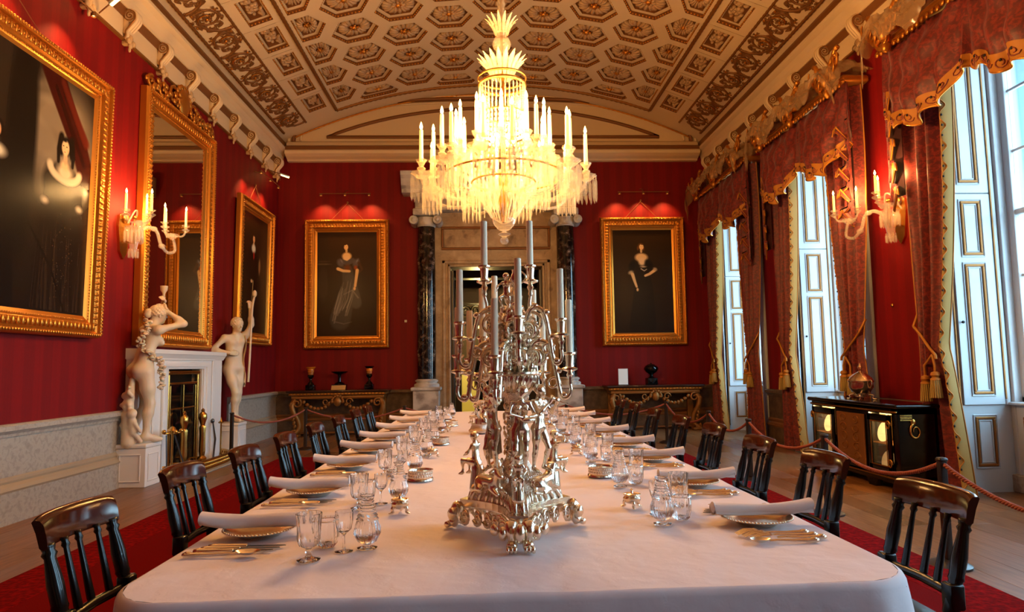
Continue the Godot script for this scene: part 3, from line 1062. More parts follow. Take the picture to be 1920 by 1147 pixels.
# ---------------------------------------------------------------- marble doorway and the hall beyond
func build_doorway() -> void:
	var zf := ZF
	var dw := struct("door_1", between(Vector3(-1.0, 3.30, zf - 0.4), Vector3(1.48, 4.42, zf + 0.07)), M.stone)
	for sd in [-1, 1]:
		var x0: float = XC + sd * 1.24
		var x1: float = XC + sd * 0.93
		piece(dw, "jamb", between(Vector3(x0, 0, zf - 0.42), Vector3(x1, 3.30, zf + 0.07)), M.stone)
		piece(dw, "jamb_moulding", between(Vector3(XC + sd * 1.10, 0, zf + 0.07), Vector3(XC + sd * 1.03, 3.44, zf + 0.10), 0.012), M.stone)
		piece(dw, "jamb_moulding", between(Vector3(XC + sd * 0.985, 0, zf + 0.07), Vector3(XC + sd * 0.93, 3.36, zf + 0.115), 0.012), M.stone)
		# open door leaf of dark wood, folded back against the passage
		var dl := piece(dw, "door_leaf", between(Vector3(XC + sd * 0.93, 0.01, zf - 0.42), Vector3(XC + sd * 0.87, 3.24, zf + 0.02), 0.006), M.oak_dark)
		for yy in [[0.3, 1.2], [1.35, 2.1], [2.25, 3.05]]:
			piece(dl, "panel", between(Vector3(XC + sd * 0.875, yy[0], zf - 0.34), Vector3(XC + sd * 0.86, yy[1], zf - 0.06), 0.008), M.oak_dark)
	piece(dw, "lintel_moulding", between(Vector3(XC - 1.10, 3.44, zf + 0.07), Vector3(XC + 1.10, 3.37, zf + 0.10), 0.012), M.stone)
	piece(dw, "lintel_moulding", between(Vector3(XC - 0.985, 3.36, zf + 0.07), Vector3(XC + 0.985, 3.30, zf + 0.115), 0.012), M.stone)
	# framed panel in the frieze
	var fr := MB.new()
	for q in [[-1.11, 1.11, 4.08, 4.13], [-1.11, 1.11, 3.65, 3.70], [-1.11, -1.06, 3.70, 4.08], [1.06, 1.11, 3.70, 4.08]]:
		fr.box(Vector3(XC + (q[0] + q[1]) * 0.5, (q[2] + q[3]) * 0.5, zf + 0.085), Vector3(q[1] - q[0], q[3] - q[2], 0.05), 0.012)
	piece(dw, "frieze_frame", fr, M.gold_brown)
	piece(dw, "frieze_panel", between(Vector3(XC - 1.05, 3.71, zf + 0.07), Vector3(XC + 1.05, 4.07, zf + 0.082)), M.stone)
	# entablature across the top
	var en := piece(dw, "entablature", between(Vector3(XC - 1.62, 4.42, zf), Vector3(XC + 1.62, 4.78, zf + 0.30), 0.01), M.marble)
	piece(en, "cornice", mould([Vector2(0, 4.78), Vector2(0.34, 4.78), Vector2(0.36, 4.84), Vector2(0.44, 4.90), Vector2(0.50, 5.02), Vector2(0.56, 5.08), Vector2(0.57, 5.16), Vector2(0, 5.18)], Vector3(XC - 1.88, 0, zf), Vector3(XC + 1.88, 0, zf), Vector3.BACK), M.marble)
	piece(en, "architrave", between(Vector3(XC - 1.60, 4.42, zf + 0.28), Vector3(XC + 1.60, 4.50, zf + 0.33), 0.01), M.marble)
	for sd in [-1, 1]:
		var cx: float = XC + sd * 1.40
		var ped := struct("column_pedestal", boxm(Vector3(cx, 0.42, zf + 0.24), Vector3(0.50, 0.84, 0.48), 0.01), M.marble)
		piece(ped, "pedestal_cap", boxm(Vector3(cx, 0.87, zf + 0.24), Vector3(0.58, 0.07, 0.55), 0.015), M.marble)
		piece(ped, "pedestal_plinth", boxm(Vector3(cx, 0.08, zf + 0.25), Vector3(0.56, 0.16, 0.54), 0.01), M.marble)
		var bs := MB.new()
		bs.xf = at(cx, 0, zf + 0.24)
		bs.lathe([Vector2(0.245, 0.905), Vector2(0.25, 0.94), Vector2(0.235, 0.965), Vector2(0.205, 0.975), Vector2(0.20, 1.0), Vector2(0.225, 1.01), Vector2(0.225, 1.035), Vector2(0.20, 1.05), Vector2(0.18, 1.06)], 28)
		piece(ped, "column_base", bs, M.marble)
		var sh := MB.new()
		sh.xf = at(cx, 0, zf + 0.24)
		sh.lathe([Vector2(0.182, 1.05), Vector2(0.184, 2.0), Vector2(0.18, 3.2), Vector2(0.168, 4.10)], 32)
		piece(ped, "column_shaft", sh, M.breccia)
		var cp := MB.new()
		cp.xf = at(cx, 0, zf + 0.24)
		cp.lathe([Vector2(0.17, 4.08), Vector2(0.19, 4.10), Vector2(0.18, 4.14), Vector2(0.21, 4.22), Vector2(0.22, 4.26), Vector2(0.0, 4.27)], 24)
		cp.box(Vector3(0, 4.36, 0), Vector3(0.50, 0.14, 0.46), 0.02)
		for s2 in [-1, 1]:
			var vo := MB.new()
			vo.lathe([Vector2(0, -0.2), Vector2(0.085, -0.2), Vector2(0.095, -0.16), Vector2(0.075, 0), Vector2(0.095, 0.16), Vector2(0.085, 0.2), Vector2(0, 0.2)], 16)
			cp.add(vo, Transform3D(Basis(Vector3.RIGHT, PI / 2), Vector3(s2 * 0.235, 4.20, 0.02)))
			cp.blob(Vector3(s2 * 0.235, 4.20, 0.225), Vector3(0.045, 0.045, 0.02))
		piece(ped, "capital", cp, M.marble)
	# dark panelled room beyond, with a lit hall behind its own doorway
	var w := struct("wall_beyond", between(Vector3(-2.2, 0, -17.4), Vector3(-0.62, 3.9, -17.1)), M.oak_dark)
	piece(w, "wall_section", between(Vector3(0.10, 0, -17.4), Vector3(2.8, 3.9, -17.1)), M.oak_dark)
	piece(w, "wall_section", between(Vector3(-0.62, 2.35, -17.4), Vector3(0.10, 2.52, -17.1)), M.oak_dark)
	piece(w, "wall_section", between(Vector3(-0.62, 2.92, -17.4), Vector3(0.10, 3.9, -17.1)), M.oak_dark)
	piece(w, "wall_section", between(Vector3(-2.5, 0, -20.2), Vector3(-2.2, 3.9, ZF - 0.4)), M.oak_dark)
	piece(w, "wall_section", between(Vector3(2.8, 0, -20.2), Vector3(3.1, 3.9, ZF - 0.4)), M.oak_dark)
	piece(w, "ceiling_section", between(Vector3(-2.5, 3.9, -20.2), Vector3(3.1, 4.1, ZF - 0.4)), M.oak_dark)
	piece(w, "hall_wall", between(Vector3(-2.5, 0, -20.2), Vector3(3.1, 4.0, -19.9)), mat(Color(0.20, 0.13, 0.07), 0.7))
	piece(w, "hall_floor", between(Vector3(-2.2, 0.0, -19.9), Vector3(2.8, 0.012, -17.1)), mat(Color(0.80, 0.76, 0.52), 0.5))
	piece(w, "pale_stair_wall", between(Vector3(-0.9, 0.0, -19.6), Vector3(0.5, 1.05, -19.3), 0.02), mat(Color(0.85, 0.82, 0.56), 0.6))
	piece(w, "beam", between(Vector3(-2.2, 3.3, -15.4), Vector3(2.8, 3.9, -15.0), 0.02), M.oak_dark)
	var pn := MB.new()
	for k in 6:
		for yy in [[0.2, 1.0], [1.15, 2.2]]:
			var px := -2.0 + k * 0.78
			if px > -1.3 and px < 0.35:
				continue
			pn.box(Vector3(px + 0.3, (yy[0] + yy[1]) * 0.5, -17.09), Vector3(0.55, yy[1] - yy[0], 0.03), 0.01)
	stuff(piece(w, "wainscot", pn, M.oak_dark))
	# scrolled ironwork in the fanlight over the inner doorway
	var ir := MB.new()
	for k in 3:
		var sp := []
		for i in 20:
			var t := i / 19.0
			sp.append(Vector3(-0.50 + 0.24 * k + cos(t * 9.0 + k) * 0.13 * (1 - t * 0.7), 2.72 + sin(t * 9.0 + k) * 0.16 * (1 - t * 0.7), -17.2))
		ir.tube(sp, 0.016, 5)
	ir.box(Vector3(-0.26, 2.53, -17.2), Vector3(0.74, 0.03, 0.03))
	ir.box(Vector3(-0.26, 2.91, -17.2), Vector3(0.74, 0.03, 0.03))
	piece(w, "fanlight_scrollwork", ir, M.black_metal)
	var hl := base("hall_lamp", "small glowing globe lamp in the hall seen through the marble doorway", "lamp", "", Vector3(-0.16, 0, -18.2))
	var g := MB.new()
	g.blob(Vector3(0, 2.42, 0), Vector3(0.10, 0.10, 0.10), Basis.IDENTITY, 12, 8)
	piece(hl, "lamp_globe", g, glow(Color(1.0, 0.85, 0.5), 4.0))
	var rd := MB.new()
	rd.tube([Vector3(0, 2.5, 0), Vector3(0, 3.9, 0)], 0.012, 6)
	piece(hl, "lamp_rod", rd, M.brass)
	lamp(hl, Vector3(0, 2.42, 0), 4.5, Color(1.0, 0.86, 0.52), 0.1)
	person_in_hall()


# ---------------------------------------------------------------- windows with panelled shutter cases
func bead_frame(mb: MB, x0: float, x1: float, y0: float, y1: float, w := 0.03, d := 0.014) -> void:   # in the xy plane, proud along z
	for q in [[x0, x1, y0, y0 + w], [x0, x1, y1 - w, y1], [x0, x0 + w, y0 + w, y1 - w], [x1 - w, x1, y0 + w, y1 - w]]:
		mb.box(Vector3((q[0] + q[1]) * 0.5, (q[2] + q[3]) * 0.5, d * 0.5), Vector3(q[1] - q[0], q[3] - q[2], d), 0.005)


func build_windows() -> void:
	var gx := 5.30
	for i in WIN.size():
		var w: float = WIN[i]
		var n: float = w + WW
		var o := struct("window_%d" % (i + 1), between(Vector3(XR - 0.03, WTOP - 0.02, w - 0.10), Vector3(gx + 0.06, WTOP + 0.10, n + 0.10)), M.white_paint)
		# jambs: white shutter leaves with raised gilt beads
		for sd in [0, 1]:
			var zz: float = w if sd == 0 else n
			var jf := Transform3D(Basis.IDENTITY if sd == 0 else Basis.from_scale(Vector3(1, 1, -1)), Vector3(0, 0, zz))
			var lin := MB.new()
			lin.xf = jf
			lin.box(Vector3((XR + gx) * 0.5, WTOP * 0.5, -0.01), Vector3(gx - XR + 0.10, WTOP, 0.05))
			lin.box(Vector3(XR - 0.02, WTOP * 0.5, -0.06), Vector3(0.05, WTOP, 0.15), 0.012)
			lin.box(Vector3(5.14, 0.84 + (WTOP - 0.84) * 0.5, 0.025), Vector3(0.05, WTOP - 0.84, 0.03), 0.01)
			lin.box(Vector3(5.235, WTOP * 0.5, 0.04), Vector3(0.13, WTOP, 0.06), 0.01)
			var jm := piece(o, "shutter_case", lin, M.white_paint)
			for y in [[0.845, 2.955], [2.965, 4.5]]:
				var lf := MB.new()
				lf.xf = jf
				lf.box(Vector3(4.895, (y[0] + y[1]) * 0.5, 0.025), Vector3(0.42, y[1] - y[0], 0.03), 0.006)
				piece(jm, "shutter_leaf", lf, M.white_paint)
			for q in [[4.79, 4.99, 3.07, 4.35, 0.04], [4.79, 4.99, 2.33, 2.88, 0.04], [4.79, 4.99, 0.95, 2.24, 0.04], [4.80, 5.0, 0.25, 0.73, 0.015]]:
				var f1 := MB.new()
				f1.xf = jf * at(0, 0, q[4])
				bead_frame(f1, q[0], q[1], q[2], q[3], 0.026)
				piece(jm, "gilt_bead", f1, M.gold_dull)
				var f2 := MB.new()
				f2.xf = jf * at(0, 0, q[4])
				bead_frame(f2, q[0] - 0.022, q[1] + 0.022, q[2] - 0.022, q[3] + 0.022, 0.012, 0.01)
				bead_frame(f2, q[0] + 0.034, q[1] - 0.034, q[2] + 0.034, q[3] - 0.034, 0.010, 0.008)
				piece(jm, "panel_moulding", f2, M.white_paint)
			var kn := MB.new()
			kn.xf = jf * Transform3D(Basis(Vector3.RIGHT, PI / 2), Vector3(4.72, 1.66, 0.03))
			kn.lathe([Vector2(0.006, 0), Vector2(0.006, 0.02), Vector2(0.016, 0.03), Vector2(0.012, 0.042), Vector2(0, 0.044)], 10)
			piece(jm, "knob", kn, M.black_metal)
			var ge := MB.new()
			ge.xf = jf
			ge.box(Vector3(4.665, 2.3, 0.02), Vector3(0.012, 4.4, 0.012))
			ge.box(Vector3(5.11, 2.7, 0.045), Vector3(0.012, 3.6, 0.012))
			piece(jm, "gilt_fillet", ge, M.gold_dull)
		# apron and sill
		var ap := piece(o, "apron", between(Vector3(5.18, 0, w), Vector3(5.40, 0.84, n)), M.white_paint)
		var fb := MB.new()
		fb.xf = Transform3D(Basis(Vector3.UP, -PI / 2), Vector3(5.18, 0, (w + n) * 0.5))
		bead_frame(fb, -0.72, 0.72, 0.25, 0.73, 0.03)
		piece(ap, "gilt_bead", fb, M.gold_dull)
		piece(o, "sill", between(Vector3(5.13, 0.84, w), Vector3(5.42, 0.87, n), 0.008), M.white_paint)
		piece(o, "skirting", between(Vector3(5.13, 0, w), Vector3(5.18, 0.17, n), 0.01), M.dado)
		# sash frame, two sashes of panes
		var fr := MB.new()
		var y0 := 0.87
		var y1 := WTOP - 0.02
		for q in [[w + 0.06, w + 0.15], [n - 0.15, n - 0.06]]:
			fr.box(Vector3(gx, (y0 + y1) * 0.5, (q[0] + q[1]) * 0.5), Vector3(0.10, y1 - y0, q[1] - q[0]), 0.01)
		fr.box(Vector3(gx, y0 + 0.03, (w + n) * 0.5), Vector3(0.10, 0.06, WW), 0.01)
		fr.box(Vector3(gx, y1 - 0.03, (w + n) * 0.5), Vector3(0.10, 0.06, WW), 0.01)
		fr.box(Vector3(gx, 2.74, (w + n) * 0.5), Vector3(0.07, 0.06, WW - 0.2), 0.01)
		var sf := piece(o, "window_frame", fr, M.white_paint)
		for k in [1, 2]:
			piece(sf, "muntin", between(Vector3(gx - 0.015, y0, w + 0.15 + (WW - 0.3) * k / 3.0 - 0.012), Vector3(gx + 0.015, y1, w + 0.15 + (WW - 0.3) * k / 3.0 + 0.012)), M.white_paint)
		for yy in [1.49, 2.11, 3.36, 3.98]:
			piece(sf, "muntin", between(Vector3(gx - 0.015, yy - 0.012, w + 0.15), Vector3(gx + 0.015, yy + 0.012, n - 0.15)), M.white_paint)
		var rows := [0.93, 1.49, 2.11, 2.74, 3.36, 3.98, 4.54]
		for r in 6:
			for c in 3:
				var a := w + 0.15 + (WW - 0.3) * c / 3.0
				piece(sf, "pane", between(Vector3(gx - 0.002, rows[r], a), Vector3(gx + 0.002, rows[r + 1], a + (WW - 0.3) / 3.0)), M.pane)
		# outer stone reveal
		var rv := MB.new()
		for q in [[w - 0.02, w + 0.08], [n - 0.08, n + 0.02]]:
			rv.box(Vector3(5.55, 2.7, (q[0] + q[1]) * 0.5), Vector3(0.36, 4.0, q[1] - q[0]))
		piece(o, "stone_reveal", rv, mat(Color(0.56, 0.62, 0.66), 0.8))
		var dl := AreaLight3D.new()
		dl.name = unique(o, "daylight")
		dl.area_size = Vector2(WW - 0.2, 3.7)
		dl.area_normalize_energy = true
		dl.light_color = Color(0.84, 0.94, 1.0)
		dl.light_energy = DAY
		dl.shadow_enabled = true
		dl.transform = Transform3D(Basis(Vector3.UP, PI / 2), Vector3(5.46, 2.72, (w + n) * 0.5))
		o.add_child(dl)
	# the ground outside
	var gd := struct("ground", between(Vector3(5.8, -2.2, -60), Vector3(80, -2.0, 30)), mat(Color(0.45, 0.47, 0.42), 0.9))
	if gd == null:
		return


const DAY := 8.5


# ---------------------------------------------------------------- table and cloth
func build_table() -> void:
	var t := base("dining_table", "long mahogany dining table hidden under the white cloth", "table", "", Vector3(0.08, 0, -4.85))
	piece(t, "tabletop", boxm(Vector3(0, 0.722, 0), Vector3(1.96, 0.036, 6.34), 0.012), M.mahogany)
	var lg := MB.new()
	lg.lathe([Vector2(0.03, 0.015), Vector2(0.035, 0.05), Vector2(0.05, 0.1), Vector2(0.035, 0.14), Vector2(0.045, 0.4), Vector2(0.055, 0.6), Vector2(0.04, 0.64), Vector2(0.06, 0.66), Vector2(0.06, 0.706)], 14)
	var lgm := lg.mesh(M.mahogany)
	for z in [-2.7, -0.9, 0.9, 2.7]:
		for s in [-0.55, 0.55]:
			piece(t, "leg", lgm, null, at(s, 0, z))
	var hx := 1.005
	var hz := 3.2
	var c := 0.16
	var cloth := MB.new()
	cloth.xf = at(0.08, 0, -4.85)
	var bump := func(x: float, z: float) -> float:
		var r := 0.0012 * sin(x * 5.0 + z * 1.3) + 0.001 * sin(z * 7.1 - x * 3.0) + 0.0008 * sin(x * 13.0 + z * 9.0)
		r += 0.003 * exp(-absf(x - 0.0) * 160.0) + 0.002 * exp(-absf(x - 0.62) * 160.0)
		for k in 5:
			r += 0.002 * exp(-absf(z - (2.85 - 1.15 * k)) * 120.0)
		return r
	# outline: rounded rectangle, walked counter-clockwise seen from above
	var line := []
	var norm := []
	for q in [[1, 1, 0], [1, -1, 1], [-1, -1, 2], [-1, 1, 3]]:
		for k in 11:
			var a = PI / 2 - (PI / 2) * (q[2] + k / 10.0)
			# angle measured in (x, z)
			a = PI / 2 - (PI / 2) * q[2] - (PI / 2) * k / 10.0
			var d := Vector3(cos(a), 0, sin(a))
			line.append(Vector3(q[0] * (hx - c), 0, q[1] * (hz - c)) + d * c)
			norm.append(d)
		# long sides subdivided
		var nxt: Array = [[1, -1], [-1, -1], [-1, 1], [1, 1]][q[2]]
		var ea: Vector3 = line[-1]
		var dn: Vector3 = norm[-1]
		var eb := Vector3(nxt[0] * (hx - c), 0, nxt[1] * (hz - c)) + dn * c
		var m := int(ea.distance_to(eb) / 0.12)
		for k in range(1, m):
			line.append(ea.lerp(eb, float(k) / m))
			norm.append(dn)
	var n := line.size()
	# top: interior grid plus skirt
	cloth.grid(30, 90, func(u, v):
		var x := lerpf(-hx, hx, u)
		var z := lerpf(hz, -hz, v)
		# pull the corners of the grid onto the rounded outline
		var ax := absf(x) - (hx - c)
		var az := absf(z) - (hz - c)
		if ax > 0 and az > 0:
			var l := sqrt(ax * ax + az * az)
			var mx := maxf(ax, az)
			if l > 0.0001:
				ax *= mx / l
				az *= mx / l
			x = signf(x) * (hx - c + ax)
			z = signf(z) * (hz - c + az)
		return Vector3(x, 0.7545 + bump.call(x, z), z))
	var rings := [[0.0, 0.0], [0.006, -0.002], [0.012, -0.008], [0.016, -0.018], [0.018, -0.05], [0.02, -0.10], [0.022, -0.13], [0.025, -0.16], [0.028, -0.18], [0.03, -0.19]]
	var o := cloth.v.size()
	for r in rings:
		for i in n:
			var q: Vector3 = line[i]
			var d: Vector3 = norm[i]
			var corner := 1.0 - absf(absf(d.x) - absf(d.z))
			var s := i * 0.12
			var dn: float = -r[1]
			var wave := 0.10 * dn * sin(s * 5.3 + sin(s * 2.1) * 2.0) * (0.35 if corner < 0.05 else 0.9)
			var off: float = r[0] + wave + corner * dn * 0.22
			var y: float = 0.7545 + r[1] + bump.call(q.x, q.z) * (1.0 if dn < 0.02 else 0.0) - corner * dn * 0.18
			cloth.p(q + d * off + Vector3.UP * y)
	for j in rings.size() - 1:
		for i in n:
			var i2 := (i + 1) % n
			cloth.quad(o + j * n + i, o + (j + 1) * n + i, o + (j + 1) * n + i2, o + j * n + i2)
	var tc := piece(self, "tablecloth", cloth, M.linen)
	tag(tc, "long white linen tablecloth with pressed creases, covering the whole dining table", "tablecloth")


# ---------------------------------------------------------------- the crystal chandelier
func prism(mb: MB, q: Vector3, ln: float, r: float) -> void:   # one hanging drop, top at q
	var o := mb.v.size()
	var ys := [0.0, -0.12, -0.88, -1.0]
	var rs := [0.15, 1.0, 0.8, 0.05]
	for j in 4:
		for k in 4:
			var a := TAU * (k + 0.5) / 4.0
			mb.p(q + Vector3(cos(a) * r * rs[j], ys[j] * ln, -sin(a) * r * rs[j]))
	for j in 3:
		for k in 4:
			var k2 := (k + 1) % 4
			var a := mb.v[o + j * 4 + k]
			var b := mb.v[o + j * 4 + k2]
			var c := mb.v[o + j * 4 + 4 + k2]
			var d := mb.v[o + j * 4 + 4 + k]
			var i := mb.v.size()
			mb.v.append_array(PackedVector3Array([a, b, c, d]))
			mb.uv.append_array(PackedVector2Array([Vector2.ZERO, Vector2.ZERO, Vector2.ZERO, Vector2.ZERO]))
			mb.quad(i, i + 3, i + 2, i + 1)


func fringe(r: float, y: float, n: int, ln: float, w: float, ball := true) -> MB:
	var mb := MB.new()
	for k in n:
		var a := TAU * k / n
		var q := Vector3(cos(a) * r, y, sin(a) * r)
		if ball:
			mb.blob(q + Vector3(0, -0.008, 0), Vector3(0.008, 0.008, 0.008), Basis.IDENTITY, 5, 3)
			prism(mb, q + Vector3(0, -0.018, 0), ln, w)
		else:
			prism(mb, q, ln, w)
	return mb


func build_chandelier() -> void:
	var ch := base("chandelier", "large crystal chandelier hung with prisms and crowned with glass leaves, its candles all lit", "chandelier", "", Vector3(0.17, 0, -5.5))
	# shared small pieces
	var pan := MB.new()
	pan.lathe([Vector2(0.012, -0.03), Vector2(0.03, -0.025), Vector2(0.062, 0.0), Vector2(0.088, 0.018), Vector2(0.092, 0.024), Vector2(0.06, 0.01), Vector2(0.02, 0.0)], 20, 10, 0.14, -0.01, 0.03)
	var pan_m := pan.mesh(M.crystal_milky)
	var cup := MB.new()
	cup.lathe([Vector2(0.012, 0.0), Vector2(0.022, 0.01), Vector2(0.016, 0.03), Vector2(0.034, 0.05), Vector2(0.036, 0.062), Vector2(0.018, 0.075), Vector2(0.024, 0.09), Vector2(0.046, 0.125), Vector2(0.048, 0.132), Vector2(0.020, 0.118)], 14, 7, 0.2, 0.04, 0.14)
	var cup_m := cup.mesh(M.crystal_milky)
	var fr_m := fringe(0.082, 0.008, 13, 0.20, 0.0125).mesh(M.crystal)
	var cd := MB.new()
	cd.lathe([Vector2(0.0, 0.0), Vector2(0.0175, 0.0), Vector2(0.015, 0.20), Vector2(0.011, 0.207), Vector2(0.0, 0.208)], 10)
	var cd_m := cd.mesh(M.candle_tube)
	var fl := MB.new()
	fl.lathe([Vector2(0.0, 0.0), Vector2(0.010, 0.007), Vector2(0.0135, 0.022), Vector2(0.009, 0.042), Vector2(0.003, 0.06), Vector2(0.0, 0.066)], 8)
	var fl_m := fl.mesh(M.flame)
	var put := func(a: float, r: float, y: float, tall: float, arm_from: Vector3, dip: float):
		var e := Vector3(cos(a) * r, y, sin(a) * r)
		var d := Vector3(cos(a), 0, sin(a))
		var path := bez(arm_from + d * 0.10, arm_from + d * (r * 0.45) + Vector3(0, dip, 0), e - d * 0.02 + Vector3(0, dip * 1.1, 0), e + Vector3(0, -0.02, 0), 12)
		var am := MB.new()
		am.tube(path, taper(13, 0.016, 0.011), 7)
		var arm := piece(ch, "arm", am, M.crystal)
		piece(arm, "drip_pan", pan_m, null, Transform3D(Basis.IDENTITY, e))
		stuff(piece(arm, "prism_fringe", fr_m, null, Transform3D(Basis.IDENTITY, e)))
		piece(arm, "candle_cup", cup_m, null, Transform3D(Basis.IDENTITY, e))
		piece(arm, "candle", cd_m, null, Transform3D(Basis.from_scale(Vector3(1, tall, 1)), e + Vector3(0, 0.118, 0)))
		var top := e + Vector3(0, 0.118 + 0.208 * tall, 0)
		piece(arm, "flame", fl_m, null, Transform3D(Basis.IDENTITY, top))
		lamp(arm, top + Vector3(0, 0.02, 0), FLAME, WARM, 0.008)
	for k in 18:
		put.call(TAU * (k + 0.3) / 18.0, 0.70 if k % 2 == 0 else 0.60, 2.86 if k % 2 == 0 else 2.93, 1.3, Vector3(0, 2.78, 0), -0.17)
	for k in 12:
		put.call(TAU * (k + 0.1) / 12.0, 0.40, 3.04, 1.35, Vector3(0, 2.86, 0), -0.12)
	# brass spine and glass bowls
	var stem := MB.new()
	stem.lathe([Vector2(0.018, 2.50), Vector2(0.03, 2.6), Vector2(0.05, 2.68), Vector2(0.03, 2.75), Vector2(0.045, 2.86), Vector2(0.02, 2.95), Vector2(0.02, 3.7), Vector2(0.03, 3.76), Vector2(0.012, 3.8), Vector2(0.012, 4.5), Vector2(0.022, 4.52), Vector2(0.01, 4.56)], 12)
	piece(ch, "stem", stem, M.brass)
	var dish := MB.new()
	dish.lathe([Vector2(0.02, 2.43), Vector2(0.05, 2.44), Vector2(0.082, 2.475), Vector2(0.098, 2.51), Vector2(0.10, 2.53), Vector2(0.088, 2.535), Vector2(0.04, 2.50)], 40, 20, 0.10, 2.43, 2.54)
	piece(ch, "ribbed_dish", dish, M.crystal)
	var fin := MB.new()
	fin.lathe([Vector2(0.0, 2.315), Vector2(0.02, 2.318), Vector2(0.035, 2.335), Vector2(0.035, 2.36), Vector2(0.018, 2.378), Vector2(0.05, 2.395), Vector2(0.055, 2.405), Vector2(0.02, 2.42), Vector2(0.015, 2.44)], 12)
	piece(ch, "finial_ball", fin, M.crystal)
	var bas := MB.new()
	for k in 30:
		var a := TAU * k / 30.0
		for j in 3:
			var r0: float = [0.098, 0.16, 0.225][j]
			var r1: float = [0.16, 0.225, 0.26][j]
			var y0: float = [2.54, 2.64, 2.74][j]
			var y1: float = [2.635, 2.735, 2.83][j]
			bas.tube([Vector3(cos(a) * r0, y0, sin(a) * r0), Vector3(cos(a) * r1, y1, sin(a) * r1)], [0.007, 0.009], 4)
	stuff(piece(ch, "basket_drops", bas, M.crystal))
	for q in [[0.27, 2.845, 0.009], [0.50, 2.90, 0.009], [0.195, 3.70, 0.016], [0.205, 3.76, 0.010], [0.175, 3.44, 0.010]]:
		var c := []
		var rimr := MB.new()
		for i in 40:
			c.append(Vector3(cos(TAU * i / 40.0) * q[0], q[1], sin(TAU * i / 40.0) * q[0]))
		rimr.tube(c, q[2], 6, true)
		piece(ch, "rim", rimr, M.brass)
	# tent of bead chains and tiers of prisms round the spine
	var tent := MB.new()
	for k in 36:
		var a := TAU * k / 36.0
		for j in 11:
			var t := j / 10.0
			var r := lerpf(0.19, 0.34, pow(t, 1.7))
			tent.blob(Vector3(cos(a) * r, lerpf(3.42, 2.98, t), sin(a) * r), Vector3(0.013, 0.018, 0.013), Basis.IDENTITY, 5, 3)
	stuff(piece(ch, "bead_tent", tent, M.crystal_milky))
	for q in [[0.198, 3.70, 34, 0.24, 0.009], [0.178, 3.44, 30, 0.17, 0.008], [0.15, 3.58, 26, 0.12, 0.008], [0.50, 2.90, 56, 0.16, 0.008], [0.27, 2.83, 36, 0.15, 0.008], [0.36, 2.78, 40, 0.15, 0.008]]:
		stuff(piece(ch, "prism_tier", fringe(q[0], q[1], q[2], q[3], q[4]), M.crystal))
	# lamps within the tent
	for k in 6:
		var a := TAU * k / 6.0
		var b := MB.new()
		b.blob(Vector3(cos(a) * 0.09, 3.22, sin(a) * 0.09), Vector3(0.018, 0.035, 0.018), Basis.IDENTITY, 8, 6)
		piece(ch, "bulb", b, M.flame)
		lamp(ch, Vector3(cos(a) * 0.09, 3.22, sin(a) * 0.09), FLAME * 1.2, WARM, 0.01)
	# coronets of glass leaves, ball, spire and chain
	var crown := MB.new()
	for q in [[0.095, 3.77, 0.215, 3.945, 18, 0.026], [0.085, 3.77, 0.15, 3.955, 14, 0.022]]:
		for k in q[4]:
			var a: float = TAU * k / q[4]
			var d := Vector3(cos(a), 0, sin(a))
			var path := bez(d * q[0] + Vector3(0, q[1], 0), d * (q[0] + 0.02) + Vector3(0, q[1] + 0.09, 0), d * (q[2] - 0.04) + Vector3(0, q[3] - 0.03, 0), d * q[2] + Vector3(0, q[3], 0), 6)
			crown.tube(path, [0.010, 0.018, q[5] * 0.8, q[5], q[5] * 0.85, q[5] * 0.5, 0.003], 6, false, 0.4, d.cross(Vector3.UP).cross(Vector3.UP))
	piece(ch, "glass_leaf_coronet", crown, M.crystal_milky)
	var crown2 := MB.new()
	for k in 14:
		var a := TAU * k / 14.0
		var d := Vector3(cos(a), 0, sin(a))
		crown2.tube(bez(d * 0.06 + Vector3(0, 4.16, 0), d * 0.07 + Vector3(0, 4.22, 0), d * 0.10 + Vector3(0, 4.27, 0), d * 0.145 + Vector3(0, 4.30, 0), 6), [0.008, 0.013, 0.017, 0.018, 0.015, 0.01, 0.003], 6, false, 0.4, d)
	piece(ch, "glass_leaf_coronet", crown2, M.crystal_milky)
	var ball := MB.new()
	ball.lathe([Vector2(0.035, 3.97), Vector2(0.04, 4.0), Vector2(0.07, 4.03), Vector2(0.082, 4.07), Vector2(0.07, 4.11), Vector2(0.035, 4.135), Vector2(0.045, 4.16), Vector2(0.06, 4.165), Vector2(0.065, 4.21), Vector2(0.03, 4.23)], 20, 10, 0.06, 3.9, 4.3)
	piece(ch, "glass_ball", ball, M.crystal_milky)
	var spire := MB.new()
	spire.lathe([Vector2(0.02, 4.28), Vector2(0.035, 4.32), Vector2(0.028, 4.40), Vector2(0.038, 4.43), Vector2(0.02, 4.50), Vector2(0.012, 4.56), Vector2(0, 4.57)], 12, 6, 0.2, 4.3, 4.5)
	piece(ch, "glass_spire", spire, M.crystal_milky)
	var link := MB.new()
	link.tube([Vector3(0, 0, 0), Vector3(0.014, 0.02, 0), Vector3(0.014, 0.05, 0), Vector3(0, 0.07, 0), Vector3(-0.014, 0.05, 0), Vector3(-0.014, 0.02, 0)], 0.004, 5, true)
	var cm := MB.new()
	var y := 4.55
	var n := 0
	while y < 6.98:
		cm.add(link, at(0, y, 0, 0 if n % 2 == 0 else PI / 2))
		y += 0.06
		n += 1
	stuff(piece(ch, "chain", cm, M.brass))


